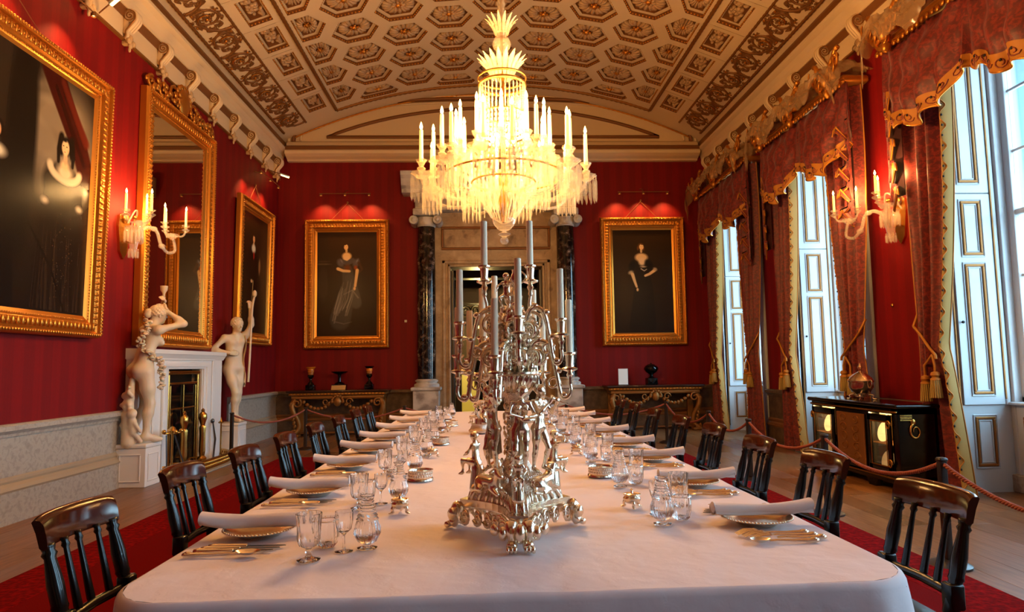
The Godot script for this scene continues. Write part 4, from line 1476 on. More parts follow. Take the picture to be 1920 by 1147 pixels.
# ---------------------------------------------------------------- bodies: one smooth surface round a set of bones
func figure(bones: Array, cell: float, k: float, mb: MB = null, t := Transform3D.IDENTITY) -> MB:   # bone: [a, b, ra, rb]
	if mb == null:
		mb = MB.new()
	var lo := Vector3.ONE * 1e9
	var hi := -lo
	for q in bones:
		var r: float = maxf(q[2], q[3]) + k * 2.0 + cell * 2.0
		lo = lo.min(q[0] - Vector3.ONE * r).min(q[1] - Vector3.ONE * r)
		hi = hi.max(q[0] + Vector3.ONE * r).max(q[1] + Vector3.ONE * r)
	var nx := int((hi.x - lo.x) / cell) + 2
	var ny := int((hi.y - lo.y) / cell) + 2
	var nz := int((hi.z - lo.z) / cell) + 2
	var acc := PackedFloat32Array()
	acc.resize(nx * ny * nz)
	for q in bones:
		var a: Vector3 = q[0]
		var b: Vector3 = q[1]
		var ra: float = q[2]
		var rb: float = q[3]
		var r := maxf(ra, rb) + k * 4.0
		var l0 := ((a.min(b) - Vector3.ONE * r - lo) / cell).floor().max(Vector3.ZERO)
		var l1 := ((a.max(b) + Vector3.ONE * r - lo) / cell).ceil().min(Vector3(nx - 1, ny - 1, nz - 1))
		var ba := b - a
		var bb := maxf(ba.length_squared(), 1e-9)
		for z in range(int(l0.z), int(l1.z) + 1):
			for y in range(int(l0.y), int(l1.y) + 1):
				var row := (z * ny + y) * nx
				var w := lo + Vector3(0, y, z) * cell - a
				for x in range(int(l0.x), int(l1.x) + 1):
					var pa := Vector3(w.x + x * cell, w.y, w.z)
					var h := clampf(pa.dot(ba) / bb, 0.0, 1.0)
					var d := (pa - ba * h).length() - ra - (rb - ra) * h
					if d < r:
						acc[row + x] += exp(-d / k)
	var ids := {}
	var sx := nx
	var sy := nx * ny
	for z in nz - 1:
		for y in ny - 1:
			var row := (z * ny + y) * nx
			for x in nx - 1:
				var i := row + x
				var c := 0
				if acc[i] > 1.0: c += 1
				if acc[i + 1] > 1.0: c += 1
				if acc[i + sx] > 1.0: c += 1
				if acc[i + sx + 1] > 1.0: c += 1
				if acc[i + sy] > 1.0: c += 1
				if acc[i + sy + 1] > 1.0: c += 1
				if acc[i + sy + sx] > 1.0: c += 1
				if acc[i + sy + sx + 1] > 1.0: c += 1
				if c == 0 or c == 8:
					continue
				var s := Vector3.ZERO
				var n := 0
				for e in EDGES:
					var i0: int = i + e[0].x + e[0].y * sx + e[0].z * sy
					var i1: int = i + e[1].x + e[1].y * sx + e[1].z * sy
					var v0 := acc[i0]
					var v1 := acc[i1]
					if (v0 > 1.0) != (v1 > 1.0):
						var f0 := -k * log(maxf(v0, 1e-9))
						var f1 := -k * log(maxf(v1, 1e-9))
						f0 = clampf(f0, -cell * 2, cell * 2)
						f1 = clampf(f1, -cell * 2, cell * 2)
						s += Vector3(e[0]).lerp(Vector3(e[1]), f0 / (f0 - f1))
						n += 1
				ids[i] = mb.p(t * (lo + (Vector3(x, y, z) + s / n) * cell))
	for i in ids:
		var inside := acc[i] > 1.0
		for ax in 3:
			var st: int = [1, sx, sy][ax]
			var u: int = [sx, sy, 1][ax]
			var w: int = [sy, 1, sx][ax]
			if (acc[i + st] > 1.0) != inside:
				if ids.has(i - u) and ids.has(i - w) and ids.has(i - u - w):
					if inside:
						mb.quad(ids[i - u - w], ids[i - w], ids[i], ids[i - u])
					else:
						mb.quad(ids[i - u - w], ids[i - u], ids[i], ids[i - w])
	return mb


const EDGES := [
	[Vector3i(0, 0, 0), Vector3i(1, 0, 0)], [Vector3i(0, 1, 0), Vector3i(1, 1, 0)], [Vector3i(0, 0, 1), Vector3i(1, 0, 1)], [Vector3i(0, 1, 1), Vector3i(1, 1, 1)],
	[Vector3i(0, 0, 0), Vector3i(0, 1, 0)], [Vector3i(1, 0, 0), Vector3i(1, 1, 0)], [Vector3i(0, 0, 1), Vector3i(0, 1, 1)], [Vector3i(1, 0, 1), Vector3i(1, 1, 1)],
	[Vector3i(0, 0, 0), Vector3i(0, 0, 1)], [Vector3i(1, 0, 0), Vector3i(1, 0, 1)], [Vector3i(0, 1, 0), Vector3i(0, 1, 1)], [Vector3i(1, 1, 0), Vector3i(1, 1, 1)]]


func V(x: float, y: float, z: float) -> Vector3:
	return Vector3(x, y, z)


# joints in metres for a figure about 1.62 m tall, y up, facing +z, its left towards +x
func body(j: Dictionary, female: bool) -> Array:
	var b := []
	var chest: Vector3 = j.chest
	var waist: Vector3 = j.waist
	var pel: Vector3 = j.pelvis
	var side: Vector3 = (j.shL - j.shR).normalized()
	var hips: Vector3 = (j.hipL - j.hipR).normalized()
	var fwd := side.cross(chest - waist).normalized()
	var hf := hips.cross(waist - pel).normalized()
	var w := 0.9 if female else 1.0
	for s in [-1.0, 1.0]:
		b.append([chest + side * 0.07 * s * w + V(0, 0.03, 0), waist + hips * 0.045 * s, 0.085 * w, 0.078 * w])
		b.append([waist + hips * 0.045 * s, pel + hips * 0.06 * s, 0.078 * w, 0.098])
		b.append([pel + hips * 0.065 * s - hf * 0.055 - V(0, 0.03, 0), pel + hips * 0.06 * s - hf * 0.05 - V(0, 0.05, 0), 0.082, 0.078])
		if female:
			b.append([chest + side * 0.072 * s + fwd * 0.085 - V(0, 0.005, 0), chest + side * 0.075 * s + fwd * 0.10 - V(0, 0.015, 0), 0.052, 0.04])
		else:
			b.append([chest + side * 0.07 * s + fwd * 0.05 + V(0, 0.03, 0), chest + side * 0.10 * s + fwd * 0.045 + V(0, 0.04, 0), 0.055, 0.045])
		b.append([chest + V(0, 0.10, 0), (j.shL if s > 0 else j.shR), 0.055, 0.054])
	b.append([waist + fwd * 0.03, pel + hf * 0.035, 0.065, 0.07])
	b.append([chest + V(0, 0.08, 0), j.neck, 0.06, 0.045])
	b.append([j.neck, j.head, 0.045, 0.05])
	var f: Vector3 = j.face
	var up: Vector3 = (j.head - j.neck).normalized()
	up = (up - f * up.dot(f) * 0.7).normalized()
	var h: Vector3 = j.head
	b.append([h + up * 0.045 - f * 0.018, h + up * 0.03 + f * 0.012, 0.082, 0.076])
	b.append([h - up * 0.05 + f * 0.045, h + up * 0.02 + f * 0.03, 0.036, 0.062])
	b.append([h - up * 0.075 + f * 0.062, h - up * 0.07 + f * 0.055, 0.018, 0.022])
	for q in [["hipL", "knL", "anL", "toL"], ["hipR", "knR", "anR", "toR"]]:
		var hp: Vector3 = j[q[0]]
		var kn: Vector3 = j[q[1]]
		var an: Vector3 = j[q[2]]
		var to: Vector3 = j[q[3]]
		b.append([hp, hp.lerp(kn, 0.5), 0.088, 0.074])
		b.append([hp.lerp(kn, 0.5), kn, 0.074, 0.050])
		b.append([kn, kn.lerp(an, 0.3), 0.050, 0.052])
		b.append([kn.lerp(an, 0.3) - hf * 0.012, an, 0.050, 0.031])
		b.append([an, an.lerp(to, 0.6) - V(0, 0.012, 0), 0.034, 0.030])
		b.append([an.lerp(to, 0.6) - V(0, 0.012, 0), to, 0.032, 0.024])
		b.append([an - (to - an) * 0.18 - V(0, 0.035, 0), an - V(0, 0.03, 0), 0.026, 0.03])
	for q in [["shL", "elL", "wrL"], ["shR", "elR", "wrR"]]:
		var sh: Vector3 = j[q[0]]
		var el: Vector3 = j[q[1]]
		var wr: Vector3 = j[q[2]]
		b.append([sh, el, 0.047 * w, 0.036 * w])
		b.append([el, el.lerp(wr, 0.3), 0.037 * w, 0.039 * w])
		b.append([el.lerp(wr, 0.3), wr, 0.039 * w, 0.025 * w])
	return b


func hand(wr: Vector3, dir: Vector3, nrm: Vector3, curl: float, right: bool) -> Array:   # palm, four fingers, thumb
	var b := []
	dir = dir.normalized()
	nrm = (nrm - dir * nrm.dot(dir)).normalized()
	var sd := dir.cross(nrm) * (1.0 if right else -1.0)
	for i in 4:
		var o := (i - 1.5) * 0.019
		var root := wr + dir * 0.085 + sd * o
		b.append([wr + dir * 0.012 + sd * o * 0.7, root, 0.015, 0.012])
		var ln: float = [0.036, 0.044, 0.041, 0.031][i]
		var d1 := dir.rotated(sd, curl * (-1.0 if right else 1.0) * 0.8)
		var d2 := dir.rotated(sd, curl * (-1.0 if right else 1.0) * 1.9)
		b.append([root, root + d1 * ln, 0.0105, 0.0095])
		b.append([root + d1 * ln, root + d1 * ln + d2 * ln * 0.8, 0.0095, 0.0075])
	var th := wr + dir * 0.03 - sd * 0.025
	b.append([th, th - sd * 0.022 + dir * 0.03 + nrm * 0.012, 0.014, 0.011])
	b.append([th - sd * 0.022 + dir * 0.03 + nrm * 0.012, th - sd * 0.024 + dir * 0.062 + nrm * 0.02, 0.0105, 0.008])
	return b


func face_bits(h: Vector3, f: Vector3, up: Vector3) -> Array:   # nose, brow, lips, eyes, ears for a head of its own grid
	var s := up.cross(f).normalized()
	var b := [[h + up * 0.03 - f * 0.01, h + up * 0.02 + f * 0.008, 0.083, 0.078], [h - up * 0.05 + f * 0.042, h + up * 0.01 + f * 0.03, 0.036, 0.060], [h - up * 0.078 + f * 0.064, h - up * 0.07 + f * 0.055, 0.016, 0.022]]
	b.append([h + up * 0.012 + f * 0.088, h - up * 0.022 + f * 0.105, 0.008, 0.012])
	b.append([h - up * 0.045 + f * 0.088 - s * 0.012, h - up * 0.045 + f * 0.088 + s * 0.012, 0.007, 0.007])
	b.append([h - up * 0.054 + f * 0.085 - s * 0.01, h - up * 0.054 + f * 0.085 + s * 0.01, 0.008, 0.008])
	for q in [-1.0, 1.0]:
		b.append([h + up * 0.022 + f * 0.083 + s * 0.012 * q, h + up * 0.02 + f * 0.068 + s * 0.045 * q, 0.009, 0.008])
		b.append([h + up * 0.004 + f * 0.073 + s * 0.030 * q, h + up * 0.004 + f * 0.071 + s * 0.036 * q, 0.010, 0.009])
		b.append([h + up * 0.01 + s * 0.078 * q - f * 0.005, h - up * 0.025 + s * 0.074 * q, 0.012, 0.008])
		b.append([h - up * 0.02 + f * 0.062 + s * 0.032 * q, h - up * 0.03 + f * 0.055 + s * 0.035 * q, 0.02, 0.018])
	return b


func curls(h: Vector3, f: Vector3, up: Vector3, n: int, r: float, bun: bool) -> Array:
	var b := []
	var s := up.cross(f).normalized()
	for i in n:
		var t := (i + 0.5) / n
		var la := asin(lerpf(-0.35, 1.0, t))
		var lo := i * 2.39996
		var d := s * cos(la) * cos(lo) + up * sin(la) - f * cos(la) * sin(lo)
		if d.dot(f) > 0.55 and sin(la) < 0.62:
			continue
		b.append([h + up * 0.03 + d * 0.082, h + up * 0.03 + d * 0.088 + up.cross(d) * r, r, r * 0.8])
	if bun:
		b.append([h + up * 0.04 - f * 0.10, h + up * 0.01 - f * 0.11, 0.045, 0.04])
	return b


func build_statue(called: String, label: String, at_: Vector3, turn: float, j: Dictionary, female: bool) -> Node3D:
	var o := base(called, label, "statue", "", at_, turn)
	var mb := MB.new()
	figure(body(j, female), 0.0145, 0.016, mb)
	var up: Vector3 = (j.head - j.neck).normalized()
	up = (up - j.face * up.dot(j.face) * 0.7).normalized()
	var hb := face_bits(j.head, j.face, up)
	hb.append([j.neck, j.head - up * 0.02, 0.046, 0.048])
	figure(hb, 0.006, 0.006, mb)
	for s in [["L", false], ["R", true]]:
		var wr: Vector3 = j["wr" + s[0]]
		var d: Vector3 = j.get("hd" + s[0], wr - j["el" + s[0]])
		figure(hand(wr, d, j.get("hn" + s[0], j.face), j.get("curl" + s[0], 0.7), s[1]), 0.0052, 0.005, mb)
	piece(o, "body", mb, M.statue)
	var hair := MB.new()
	figure(curls(j.head, j.face, up, 90 if female else 80, 0.016, female), 0.0065, 0.0025, hair)
	piece(o, "hair", hair, M.statue)
	return o


func person_in_hall() -> void:
	var o := base("person", "person in black trousers and dark jacket standing in the lit hall", "person", "", V(-0.07, 0.012, -17.9), 0.4)
	var j := {pelvis = V(0, 0.92, 0), waist = V(0, 1.08, 0.01), chest = V(0, 1.30, 0), neck = V(0, 1.47, -0.01), head = V(0, 1.58, 0.02), face = V(0, 0, 1),
		shL = V(0.18, 1.40, 0), elL = V(0.24, 1.13, -0.02), wrL = V(0.25, 0.88, 0.05), shR = V(-0.18, 1.40, 0), elR = V(-0.24, 1.13, -0.02), wrR = V(-0.25, 0.88, 0.05),
		hipL = V(0.09, 0.88, 0), knL = V(0.10, 0.49, 0.02), anL = V(0.11, 0.09, 0), toL = V(0.13, 0.03, 0.17), hipR = V(-0.09, 0.88, 0), knR = V(-0.10, 0.49, 0.02), anR = V(-0.11, 0.09, 0), toR = V(-0.13, 0.03, 0.17)}
	var mb := MB.new()
	figure(body(j, false), 0.02, 0.016, mb)
	figure(face_bits(j.head, j.face, V(0, 1, 0)), 0.008, 0.006, mb)
	figure(hand(j.wrL, V(0, -1, 0.1), V(-1, 0, 0), 0.3, false), 0.0055, 0.005, mb)
	figure(hand(j.wrR, V(0, -1, 0.1), V(1, 0, 0), 0.3, true), 0.0055, 0.005, mb)
	piece(o, "body", mb, mat(Color(0.62, 0.44, 0.34), 0.6))
	var tr := []
	for q in body(j, false):
		var lowest: float = minf(q[0].y, q[1].y)
		if maxf(q[0].y, q[1].y) < 1.09 and lowest > 0.085 and absf(q[0].x) < 0.2:
			tr.append([q[0], q[1], q[2] + 0.018, q[3] + 0.02])
	piece(o, "trousers", figure(tr, 0.02, 0.014), mat(Color(0.012, 0.012, 0.014), 0.8))
	var jk := []
	for q in body(j, false):
		if minf(q[0].y, q[1].y) > 0.89 and maxf(q[0].y, q[1].y) < 1.47:
			jk.append([q[0], q[1], q[2] + 0.016, q[3] + 0.014])
	piece(o, "jacket", figure(jk, 0.02, 0.014), mat(Color(0.02, 0.02, 0.025), 0.8))
	var sh := []
	for s in [-1.0, 1.0]:
		sh.append([V(0.115 * s, 0.05, -0.03), V(0.13 * s, 0.045, 0.17), 0.044, 0.034])
	piece(o, "shoes", figure(sh, 0.014, 0.008), mat(Color(0.01, 0.01, 0.01), 0.4))
	piece(o, "hair", figure(curls(j.head, j.face, V(0, 1, 0), 60, 0.022, false), 0.01, 0.008), mat(Color(0.03, 0.02, 0.015), 0.7))


# ---------------------------------------------------------------- the silver candelabrum
func tri_outline(r: float, dent: float, tip: float, n := 10) -> Array:   # triangle with hollowed sides, in xz, counter-clockwise from above; a tip at +z
	var pts := []
	for s in 3:
		var a0 := PI / 2 + TAU * s / 3.0
		var a1 := a0 + TAU / 3.0
		var p0 := Vector2(cos(a0), sin(a0)) * r
		var p1 := Vector2(cos(a1), sin(a1)) * r
		var e := (p1 - p0).normalized()
		var inn := -((p0 + p1) * 0.5).normalized()
		for i in n + 1:
			var t := float(i) / n
			pts.append(p0 + e * tip + (p1 - p0 - e * 2.0 * tip) * t + inn * dent * sin(PI * t))
	return pts


func slab(mb: MB, o0: Array, y0: float, o1: Array, y1: float) -> void:
	var n := o0.size()
	for i in n:
		var j := (i + 1) % n
		# outline runs counter-clockwise in (x, z), so seen from above it is clockwise
		mb.face([V(o0[j].x, y0, o0[j].y), V(o0[i].x, y0, o0[i].y), V(o1[i].x, y1, o1[i].y), V(o1[j].x, y1, o1[j].y)])


func cap(mb: MB, o: Array, y: float) -> void:
	var c := V(0, y, 0)
	for i in o.size():
		var j := (i + 1) % o.size()
		mb.face([c, V(o[j].x, y, o[j].y), V(o[i].x, y, o[i].y)])


func build_candelabra() -> void:
	var cb := base("candelabra", "tall silver candelabrum with dancing figures on a three-cornered base, at the table's near end", "candelabra", "", V(0.095, TY, -2.20))
	# feet
	for s in 3:
		var a := PI / 2 + TAU * s / 3.0
		var d := V(cos(a), 0, sin(a))
		var e := V(-sin(a), 0, cos(a))
		var ft := MB.new()
		for q in [-1, 1]:
			ft.tube(smooth([d * 0.20 + e * 0.024 * q + V(0, 0.075, 0), d * 0.222 + e * 0.028 * q + V(0, 0.055, 0), d * 0.218 + e * 0.022 * q + V(0, 0.03, 0), d * 0.232 + e * 0.026 * q + V(0, 0.010, 0)], 4), [0.018, 0.02, 0.02, 0.018, 0.016, 0.014, 0.013, 0.013, 0.014, 0.016, 0.017, 0.017, 0.014], 8)
			for k in 3:
				ft.blob(d * (0.245) + e * (0.026 * q + (k - 1) * 0.011) + V(0, 0.010, 0), V(0.013, 0.011, 0.007), Basis(Vector3.UP, -a), 6, 4)
			ft.blob(d * 0.215 + e * 0.05 * q + V(0, 0.05, 0), V(0.02, 0.022, 0.014), Basis(Vector3.UP, -a), 8, 5)
			ft.blob(d * 0.20 + e * 0.075 * q + V(0, 0.058, 0), V(0.02, 0.018, 0.012), Basis(Vector3.UP, -a + 0.5 * q), 8, 5)
		ft.blob(d * 0.235 + V(0, 0.052, 0), V(0.016, 0.028, 0.016), Basis(Vector3.UP, -a), 8, 6)
		piece(cb, "foot", ft, M.silver)
	# openwork scrolls between the feet
	for s in 3:
		var a := PI / 2 + TAU * (s + 0.5) / 3.0
		var d := V(cos(a), 0, sin(a))
		var e := V(-sin(a), 0, cos(a))
		var sw := MB.new()
		for k in range(-3, 4):
			var x := k * 0.042
			var c := d * (0.080 + 0.0 + 0.045 * pow(absf(x) / 0.13, 2.0)) + e * x + V(0, 0.046, 0)
			var sp := []
			for i in 16:
				var t := i / 15.0
				var an := (0.5 + t * TAU * 1.35) * (1 if k < 0 else -1)
				var r := 0.027 * (1.0 - 0.75 * t)
				sp.append(c + e * cos(an) * r + V(0, sin(an) * r, 0))
			sw.tube(sp, taper(16, 0.008, 0.004), 6)
			sw.blob(c, V(0.009, 0.009, 0.009), Basis.IDENTITY, 6, 4)
		piece(cb, "scrollwork", sw, M.silver)
	# plinth with polished edge, leaf-cast band and deck
	var p0 := tri_outline(0.245, 0.052, 0.052)
	var p1 := tri_outline(0.225, 0.048, 0.048)
	var p2 := tri_outline(0.212, 0.044, 0.046)
	var p3 := tri_outline(0.180, 0.036, 0.040)
	var pl := MB.new()
	slab(pl, p0, 0.074, p0, 0.096)
	cap(pl, p0, 0.0961)
	slab(pl, p0, 0.0739, p1, 0.068)
	piece(cb, "base_plate", pl, M.silver)
	var bd := MB.new()
	slab(bd, p2, 0.096, p3, 0.138)
	cap(bd, p3, 0.138)
	var band := piece(cb, "leaf_band", bd, M.silver_dull)
	var lv := MB.new()
	for i in p2.size():
		var j := (i + 1) % p2.size()
		var seg: float = p2[i].distance_to(p2[j])
		var n := maxi(1, int(seg / 0.016))
		for k in n:
			var t := (k + 0.5) / n
			var q: Vector2 = p2[i].lerp(p2[j], t)
			var w: Vector2 = p3[i].lerp(p3[j], t)
			lv.tube([V(q.x, 0.098, q.y), V(lerpf(q.x, w.x, 0.35), 0.118, lerpf(q.y, w.y, 0.35)), V(lerpf(q.x, w.x, 0.85), 0.136, lerpf(q.y, w.y, 0.85))], [0.0065, 0.0085, 0.003], 5)
	stuff(piece(band, "leaves", lv, M.silver))
	# central pedestal
	var pd := MB.new()
	var q0 := tri_outline(0.105, 0.012, 0.035, 4)
	var q1 := tri_outline(0.112, 0.012, 0.037, 4)
	slab(pd, q0, 0.138, q0, 0.185)
	slab(pd, q0, 0.185, q1, 0.189)
	slab(pd, q1, 0.189, q1, 0.196)
	cap(pd, q1, 0.196)
	for s in 3:
		var a := PI / 2 + TAU * (s + 0.5) / 3.0
		for k in range(-4, 5):
			pd.blob(V(cos(a) * 0.066 - sin(a) * k * 0.013, 0.178, sin(a) * 0.066 + cos(a) * k * 0.013), V(0.007, 0.012, 0.007), Basis.IDENTITY, 5, 4)
	piece(cb, "pedestal", pd, M.silver_dull)
	# reclining beasts on the deck, one on each side
	var beast := []
	for q in [[V(-0.05, 0.034, 0), V(0.035, 0.036, 0), 0.022, 0.020], [V(0.035, 0.036, 0), V(0.062, 0.066, 0.004), 0.017, 0.012], [V(0.062, 0.068, 0.004), V(0.085, 0.062, 0.012), 0.013, 0.009], [V(0.030, 0.02, 0.012), V(0.075, 0.008, 0.018), 0.011, 0.007], [V(0.03, 0.02, -0.012), V(0.07, 0.008, -0.014), 0.011, 0.007],
			[V(-0.048, 0.026, 0.012), V(-0.02, 0.012, 0.026), 0.017, 0.010], [V(-0.02, 0.012, 0.026), V(-0.05, 0.006, 0.028), 0.009, 0.006], [V(-0.065, 0.03, 0), V(-0.085, 0.012, 0.012), 0.006, 0.005], [V(-0.085, 0.012, 0.012), V(-0.07, 0.008, 0.03), 0.005, 0.004], [V(0.058, 0.083, 0.012), V(0.056, 0.079, 0.008), 0.005, 0.006], [V(0.058, 0.083, -0.006), V(0.056, 0.079, -0.004), 0.005, 0.006]]:
		beast.append(q)
	var bm := figure(beast, 0.0042, 0.004).mesh(M.silver)
	for s in 3:
		var a := PI / 2 + TAU * (s + 0.5) / 3.0
		var r := 0.098
		piece(cb, "reclining_beast", bm, null, Transform3D(Basis(Vector3.UP, -a + PI / 2), V(cos(a) * r, 0.136, sin(a) * r)))
	# seated children at the corners
	var seat := {pelvis = V(0, 0.42, 0), waist = V(0, 0.60, 0.02), chest = V(0, 0.82, 0.04), neck = V(0, 1.0, 0.04), head = V(0, 1.14, 0.07), face = V(0, 0, 1), shL = V(0.17, 0.92, 0.03), elL = V(0.30, 0.72, 0.12), wrL = V(0.20, 0.60, 0.32), shR = V(-0.17, 0.92, 0.03), elR = V(-0.32, 0.98, 0.18), wrR = V(-0.2, 1.16, 0.30),
		hipL = V(0.10, 0.40, 0.02), knL = V(0.15, 0.46, 0.40), anL = V(0.13, 0.10, 0.40), toL = V(0.14, 0.04, 0.54), hipR = V(-0.10, 0.40, 0.02), knR = V(-0.16, 0.44, 0.38), anR = V(-0.12, 0.10, 0.30), toR = V(-0.13, 0.04, 0.44)}
	var sb := body(seat, false)
	sb.append_array(curls(seat.head, seat.face, V(0, 1, 0), 40, 0.03, false))
	sb.append([V(0, -0.35, -0.05), V(0, 0.2, -0.05), 0.26, 0.20])
	var sm := figure(sb, 0.036, 0.022).mesh(M.silver)
	for s in 3:
		var a := PI / 2 + TAU * s / 3.0
		var r := 0.150 if s > 0 else 0.150
		piece(cb, "seated_child", sm, null, Transform3D(Basis(Vector3.UP, -a + PI / 2).scaled(Vector3.ONE * (0.112 if s > 0 else 0.080)), V(cos(a) * r, 0.172 if s > 0 else 0.162, sin(a) * r)))
	# vine-wrapped trunk, three dancers round it
	var tk := MB.new()
	tk.lathe([Vector2(0.06, 0.196), Vector2(0.05, 0.215), Vector2(0.034, 0.24), Vector2(0.028, 0.32), Vector2(0.030, 0.38), Vector2(0.040, 0.43), Vector2(0.055, 0.452)], 18, 9, 0.16, 0.19, 0.5)
	var trunk := piece(cb, "trunk", tk, M.silver_dull)
	var rng := RandomNumberGenerator.new()
	rng.seed = 5
	var vl := MB.new()
	for k in 60:
		var y := rng.randf_range(0.205, 0.44)
		var a := rng.randf() * TAU
		var r := 0.036 + (0.016 if y < 0.24 else 0.0) + (0.010 if y > 0.41 else 0.0)
		vl.blob(V(cos(a) * r, y, sin(a) * r), V(0.012, 0.008, 0.005), Basis(Vector3.UP, -a + PI / 2) * Basis(Vector3.BACK, rng.randf() * 3.0), 6, 4)
	stuff(piece(trunk, "vine_leaves", vl, M.silver))
	var poses := [
		# a youth playing a flute, turned to the right
		{pelvis = V(0, 0.86, 0), waist = V(0, 1.02, 0.0), chest = V(0, 1.24, 0.0), neck = V(0.01, 1.42, 0), head = V(0.02, 1.53, 0.03), face = V(0.3, -0.2, 0.93).normalized(), shL = V(0.18, 1.34, 0), elL = V(0.30, 1.12, 0.12), wrL = V(0.18, 1.30, 0.30), shR = V(-0.18, 1.34, 0), elR = V(-0.24, 1.12, 0.18), wrR = V(-0.02, 1.34, 0.28), hipL = V(0.09, 0.82, 0), knL = V(0.12, 0.46, 0.14), anL = V(0.16, 0.10, 0.0), toL = V(0.2, 0.03, 0.14), hipR = V(-0.09, 0.82, 0), knR = V(-0.09, 0.45, -0.02), anR = V(-0.08, 0.09, -0.08), toR = V(-0.12, 0.03, 0.08)},
		# a woman with a lute held before her
		{pelvis = V(0, 0.86, 0), waist = V(0.01, 1.02, 0.02), chest = V(0.02, 1.24, 0.02), neck = V(0.02, 1.42, 0.02), head = V(0.03, 1.53, 0.06), face = V(-0.5, -0.1, 0.85).normalized(), shL = V(0.17, 1.33, 0.02), elL = V(0.28, 1.10, 0.10), wrL = V(0.08, 1.08, 0.26), shR = V(-0.15, 1.34, 0.02), elR = V(-0.24, 1.14, 0.14), wrR = V(-0.30, 1.16, 0.38), hipL = V(0.09, 0.82, 0), knL = V(0.09, 0.46, 0.06), anL = V(0.08, 0.09, 0.0), toL = V(0.1, 0.03, 0.16), hipR = V(-0.09, 0.82, 0), knR = V(-0.12, 0.47, 0.12), anR = V(-0.2, 0.10, 0.02), toR = V(-0.24, 0.03, 0.15)},
		# a dancer with one arm across
		{pelvis = V(0, 0.86, 0), waist = V(0, 1.02, 0.02), chest = V(-0.02, 1.24, 0.02), neck = V(-0.03, 1.42, 0.02), head = V(-0.05, 1.53, 0.05), face = V(0.6, 0, 0.8).normalized(), shL = V(0.15, 1.34, 0.02), elL = V(0.28, 1.2, 0.14), wrL = V(0.34, 1.40, 0.24), shR = V(-0.19, 1.32, 0.02), elR = V(-0.24, 1.08, 0.1), wrR = V(0.0, 1.02, 0.24), hipL = V(0.09, 0.82, 0), knL = V(0.10, 0.45, 0.05), anL = V(0.06, 0.09, -0.02), toL = V(0.08, 0.03, 0.15), hipR = V(-0.09, 0.82, 0), knR = V(-0.06, 0.46, 0.14), anR = V(-0.16, 0.12, 0.0), toR = V(-0.18, 0.03, 0.15)}]
	var spots := [[0.075, 0.035, 0.9], [0.012, 0.085, 0.15], [-0.072, 0.03, -1.0]]
	for k in 3:
		var j: Dictionary = poses[k]
		var bb := body(j, k > 0)
		bb.append_array(face_bits(j.head, j.face, V(0, 1, 0)))
		bb.append_array(curls(j.head, j.face, V(0, 1, 0), 44, 0.024, k > 0))
		bb.append_array(hand(j.wrL, j.wrL - j.elL, j.face, 0.8, false))
		bb.append_array(hand(j.wrR, j.wrR - j.elR, j.face, 0.8, true))
		var fm := figure(bb, 0.0165, 0.013)
		var dn := piece(cb, "dancing_figure", fm, M.silver, Transform3D(Basis(Vector3.UP, spots[k][2]).scaled(Vector3.ONE * 0.168), V(spots[k][0], 0.196, spots[k][1])))
		var ex := MB.new()
		if k == 0:
			ex.tube([V(0.02, 1.44, 0.16), V(0.20, 1.34, 0.36), V(0.32, 1.28, 0.48)], 0.014, 8)
			piece(dn, "flute", ex, M.silver)
		elif k == 1:
			ex.tube([V(0.10, 1.06, 0.30), V(-0.36, 1.20, 0.44)], 0.016, 6)
			ex.blob(V(0.10, 1.04, 0.30), V(0.14, 0.06, 0.08), Basis(Vector3.UP, 0.3), 12, 8)
			piece(dn, "lute", ex, M.silver)
		if k > 0:
			# drapery falling from the hip
			var dr := MB.new()
			var hip: Vector3 = j.pelvis
			dr.grid(22, 10, func(u, v):
				var a: float = lerpf(1.8, 5.6, u)
				var rr: float = 0.135 + 0.03 * v + 0.014 * sin(u * 34.0) * (0.4 + v)
				return hip + V(cos(a) * rr, 0.06 - 0.62 * v - 0.08 * sin(u * 5.0), sin(a) * rr * 0.85))
			piece(dn, "drapery", dr, M.silver)
	# gadrooned bowl and the cluster of masks above
	var bw := MB.new()
	bw.lathe([Vector2(0.03, 0.445), Vector2(0.055, 0.452), Vector2(0.076, 0.475), Vector2(0.082, 0.497), Vector2(0.078, 0.506), Vector2(0.086, 0.512), Vector2(0.086, 0.518), Vector2(0.05, 0.52), Vector2(0.03, 0.535)], 72, 24, 0.13, 0.44, 0.505)
	piece(cb, "bowl", bw, M.silver)
	var st := MB.new()
	st.lathe([Vector2(0.035, 0.52), Vector2(0.05, 0.55), Vector2(0.042, 0.60), Vector2(0.026, 0.625), Vector2(0.036, 0.65), Vector2(0.044, 0.68), Vector2(0.036, 0.715), Vector2(0.02, 0.735), Vector2(0.028, 0.75), Vector2(0.032, 0.77), Vector2(0.022, 0.785), Vector2(0.012, 0.80), Vector2(0.016, 0.815), Vector2(0.010, 0.835), Vector2(0.0, 0.84)], 24, 12, 0.10, 0.53, 0.74)
	var stem := piece(cb, "stem", st, M.silver)
	var ac := MB.new()
	for k in 54:
		var y := 0.53 + 0.21 * (k / 54.0)
		var a := k * 2.39996
		var r := 0.05 - 0.018 * (k / 54.0) + 0.006 * sin(k)
		ac.blob(V(cos(a) * r, y, sin(a) * r), V(0.013, 0.016, 0.008), Basis(Vector3.UP, -a + PI / 2) * Basis(Vector3.BACK, k * 1.3), 6, 4)
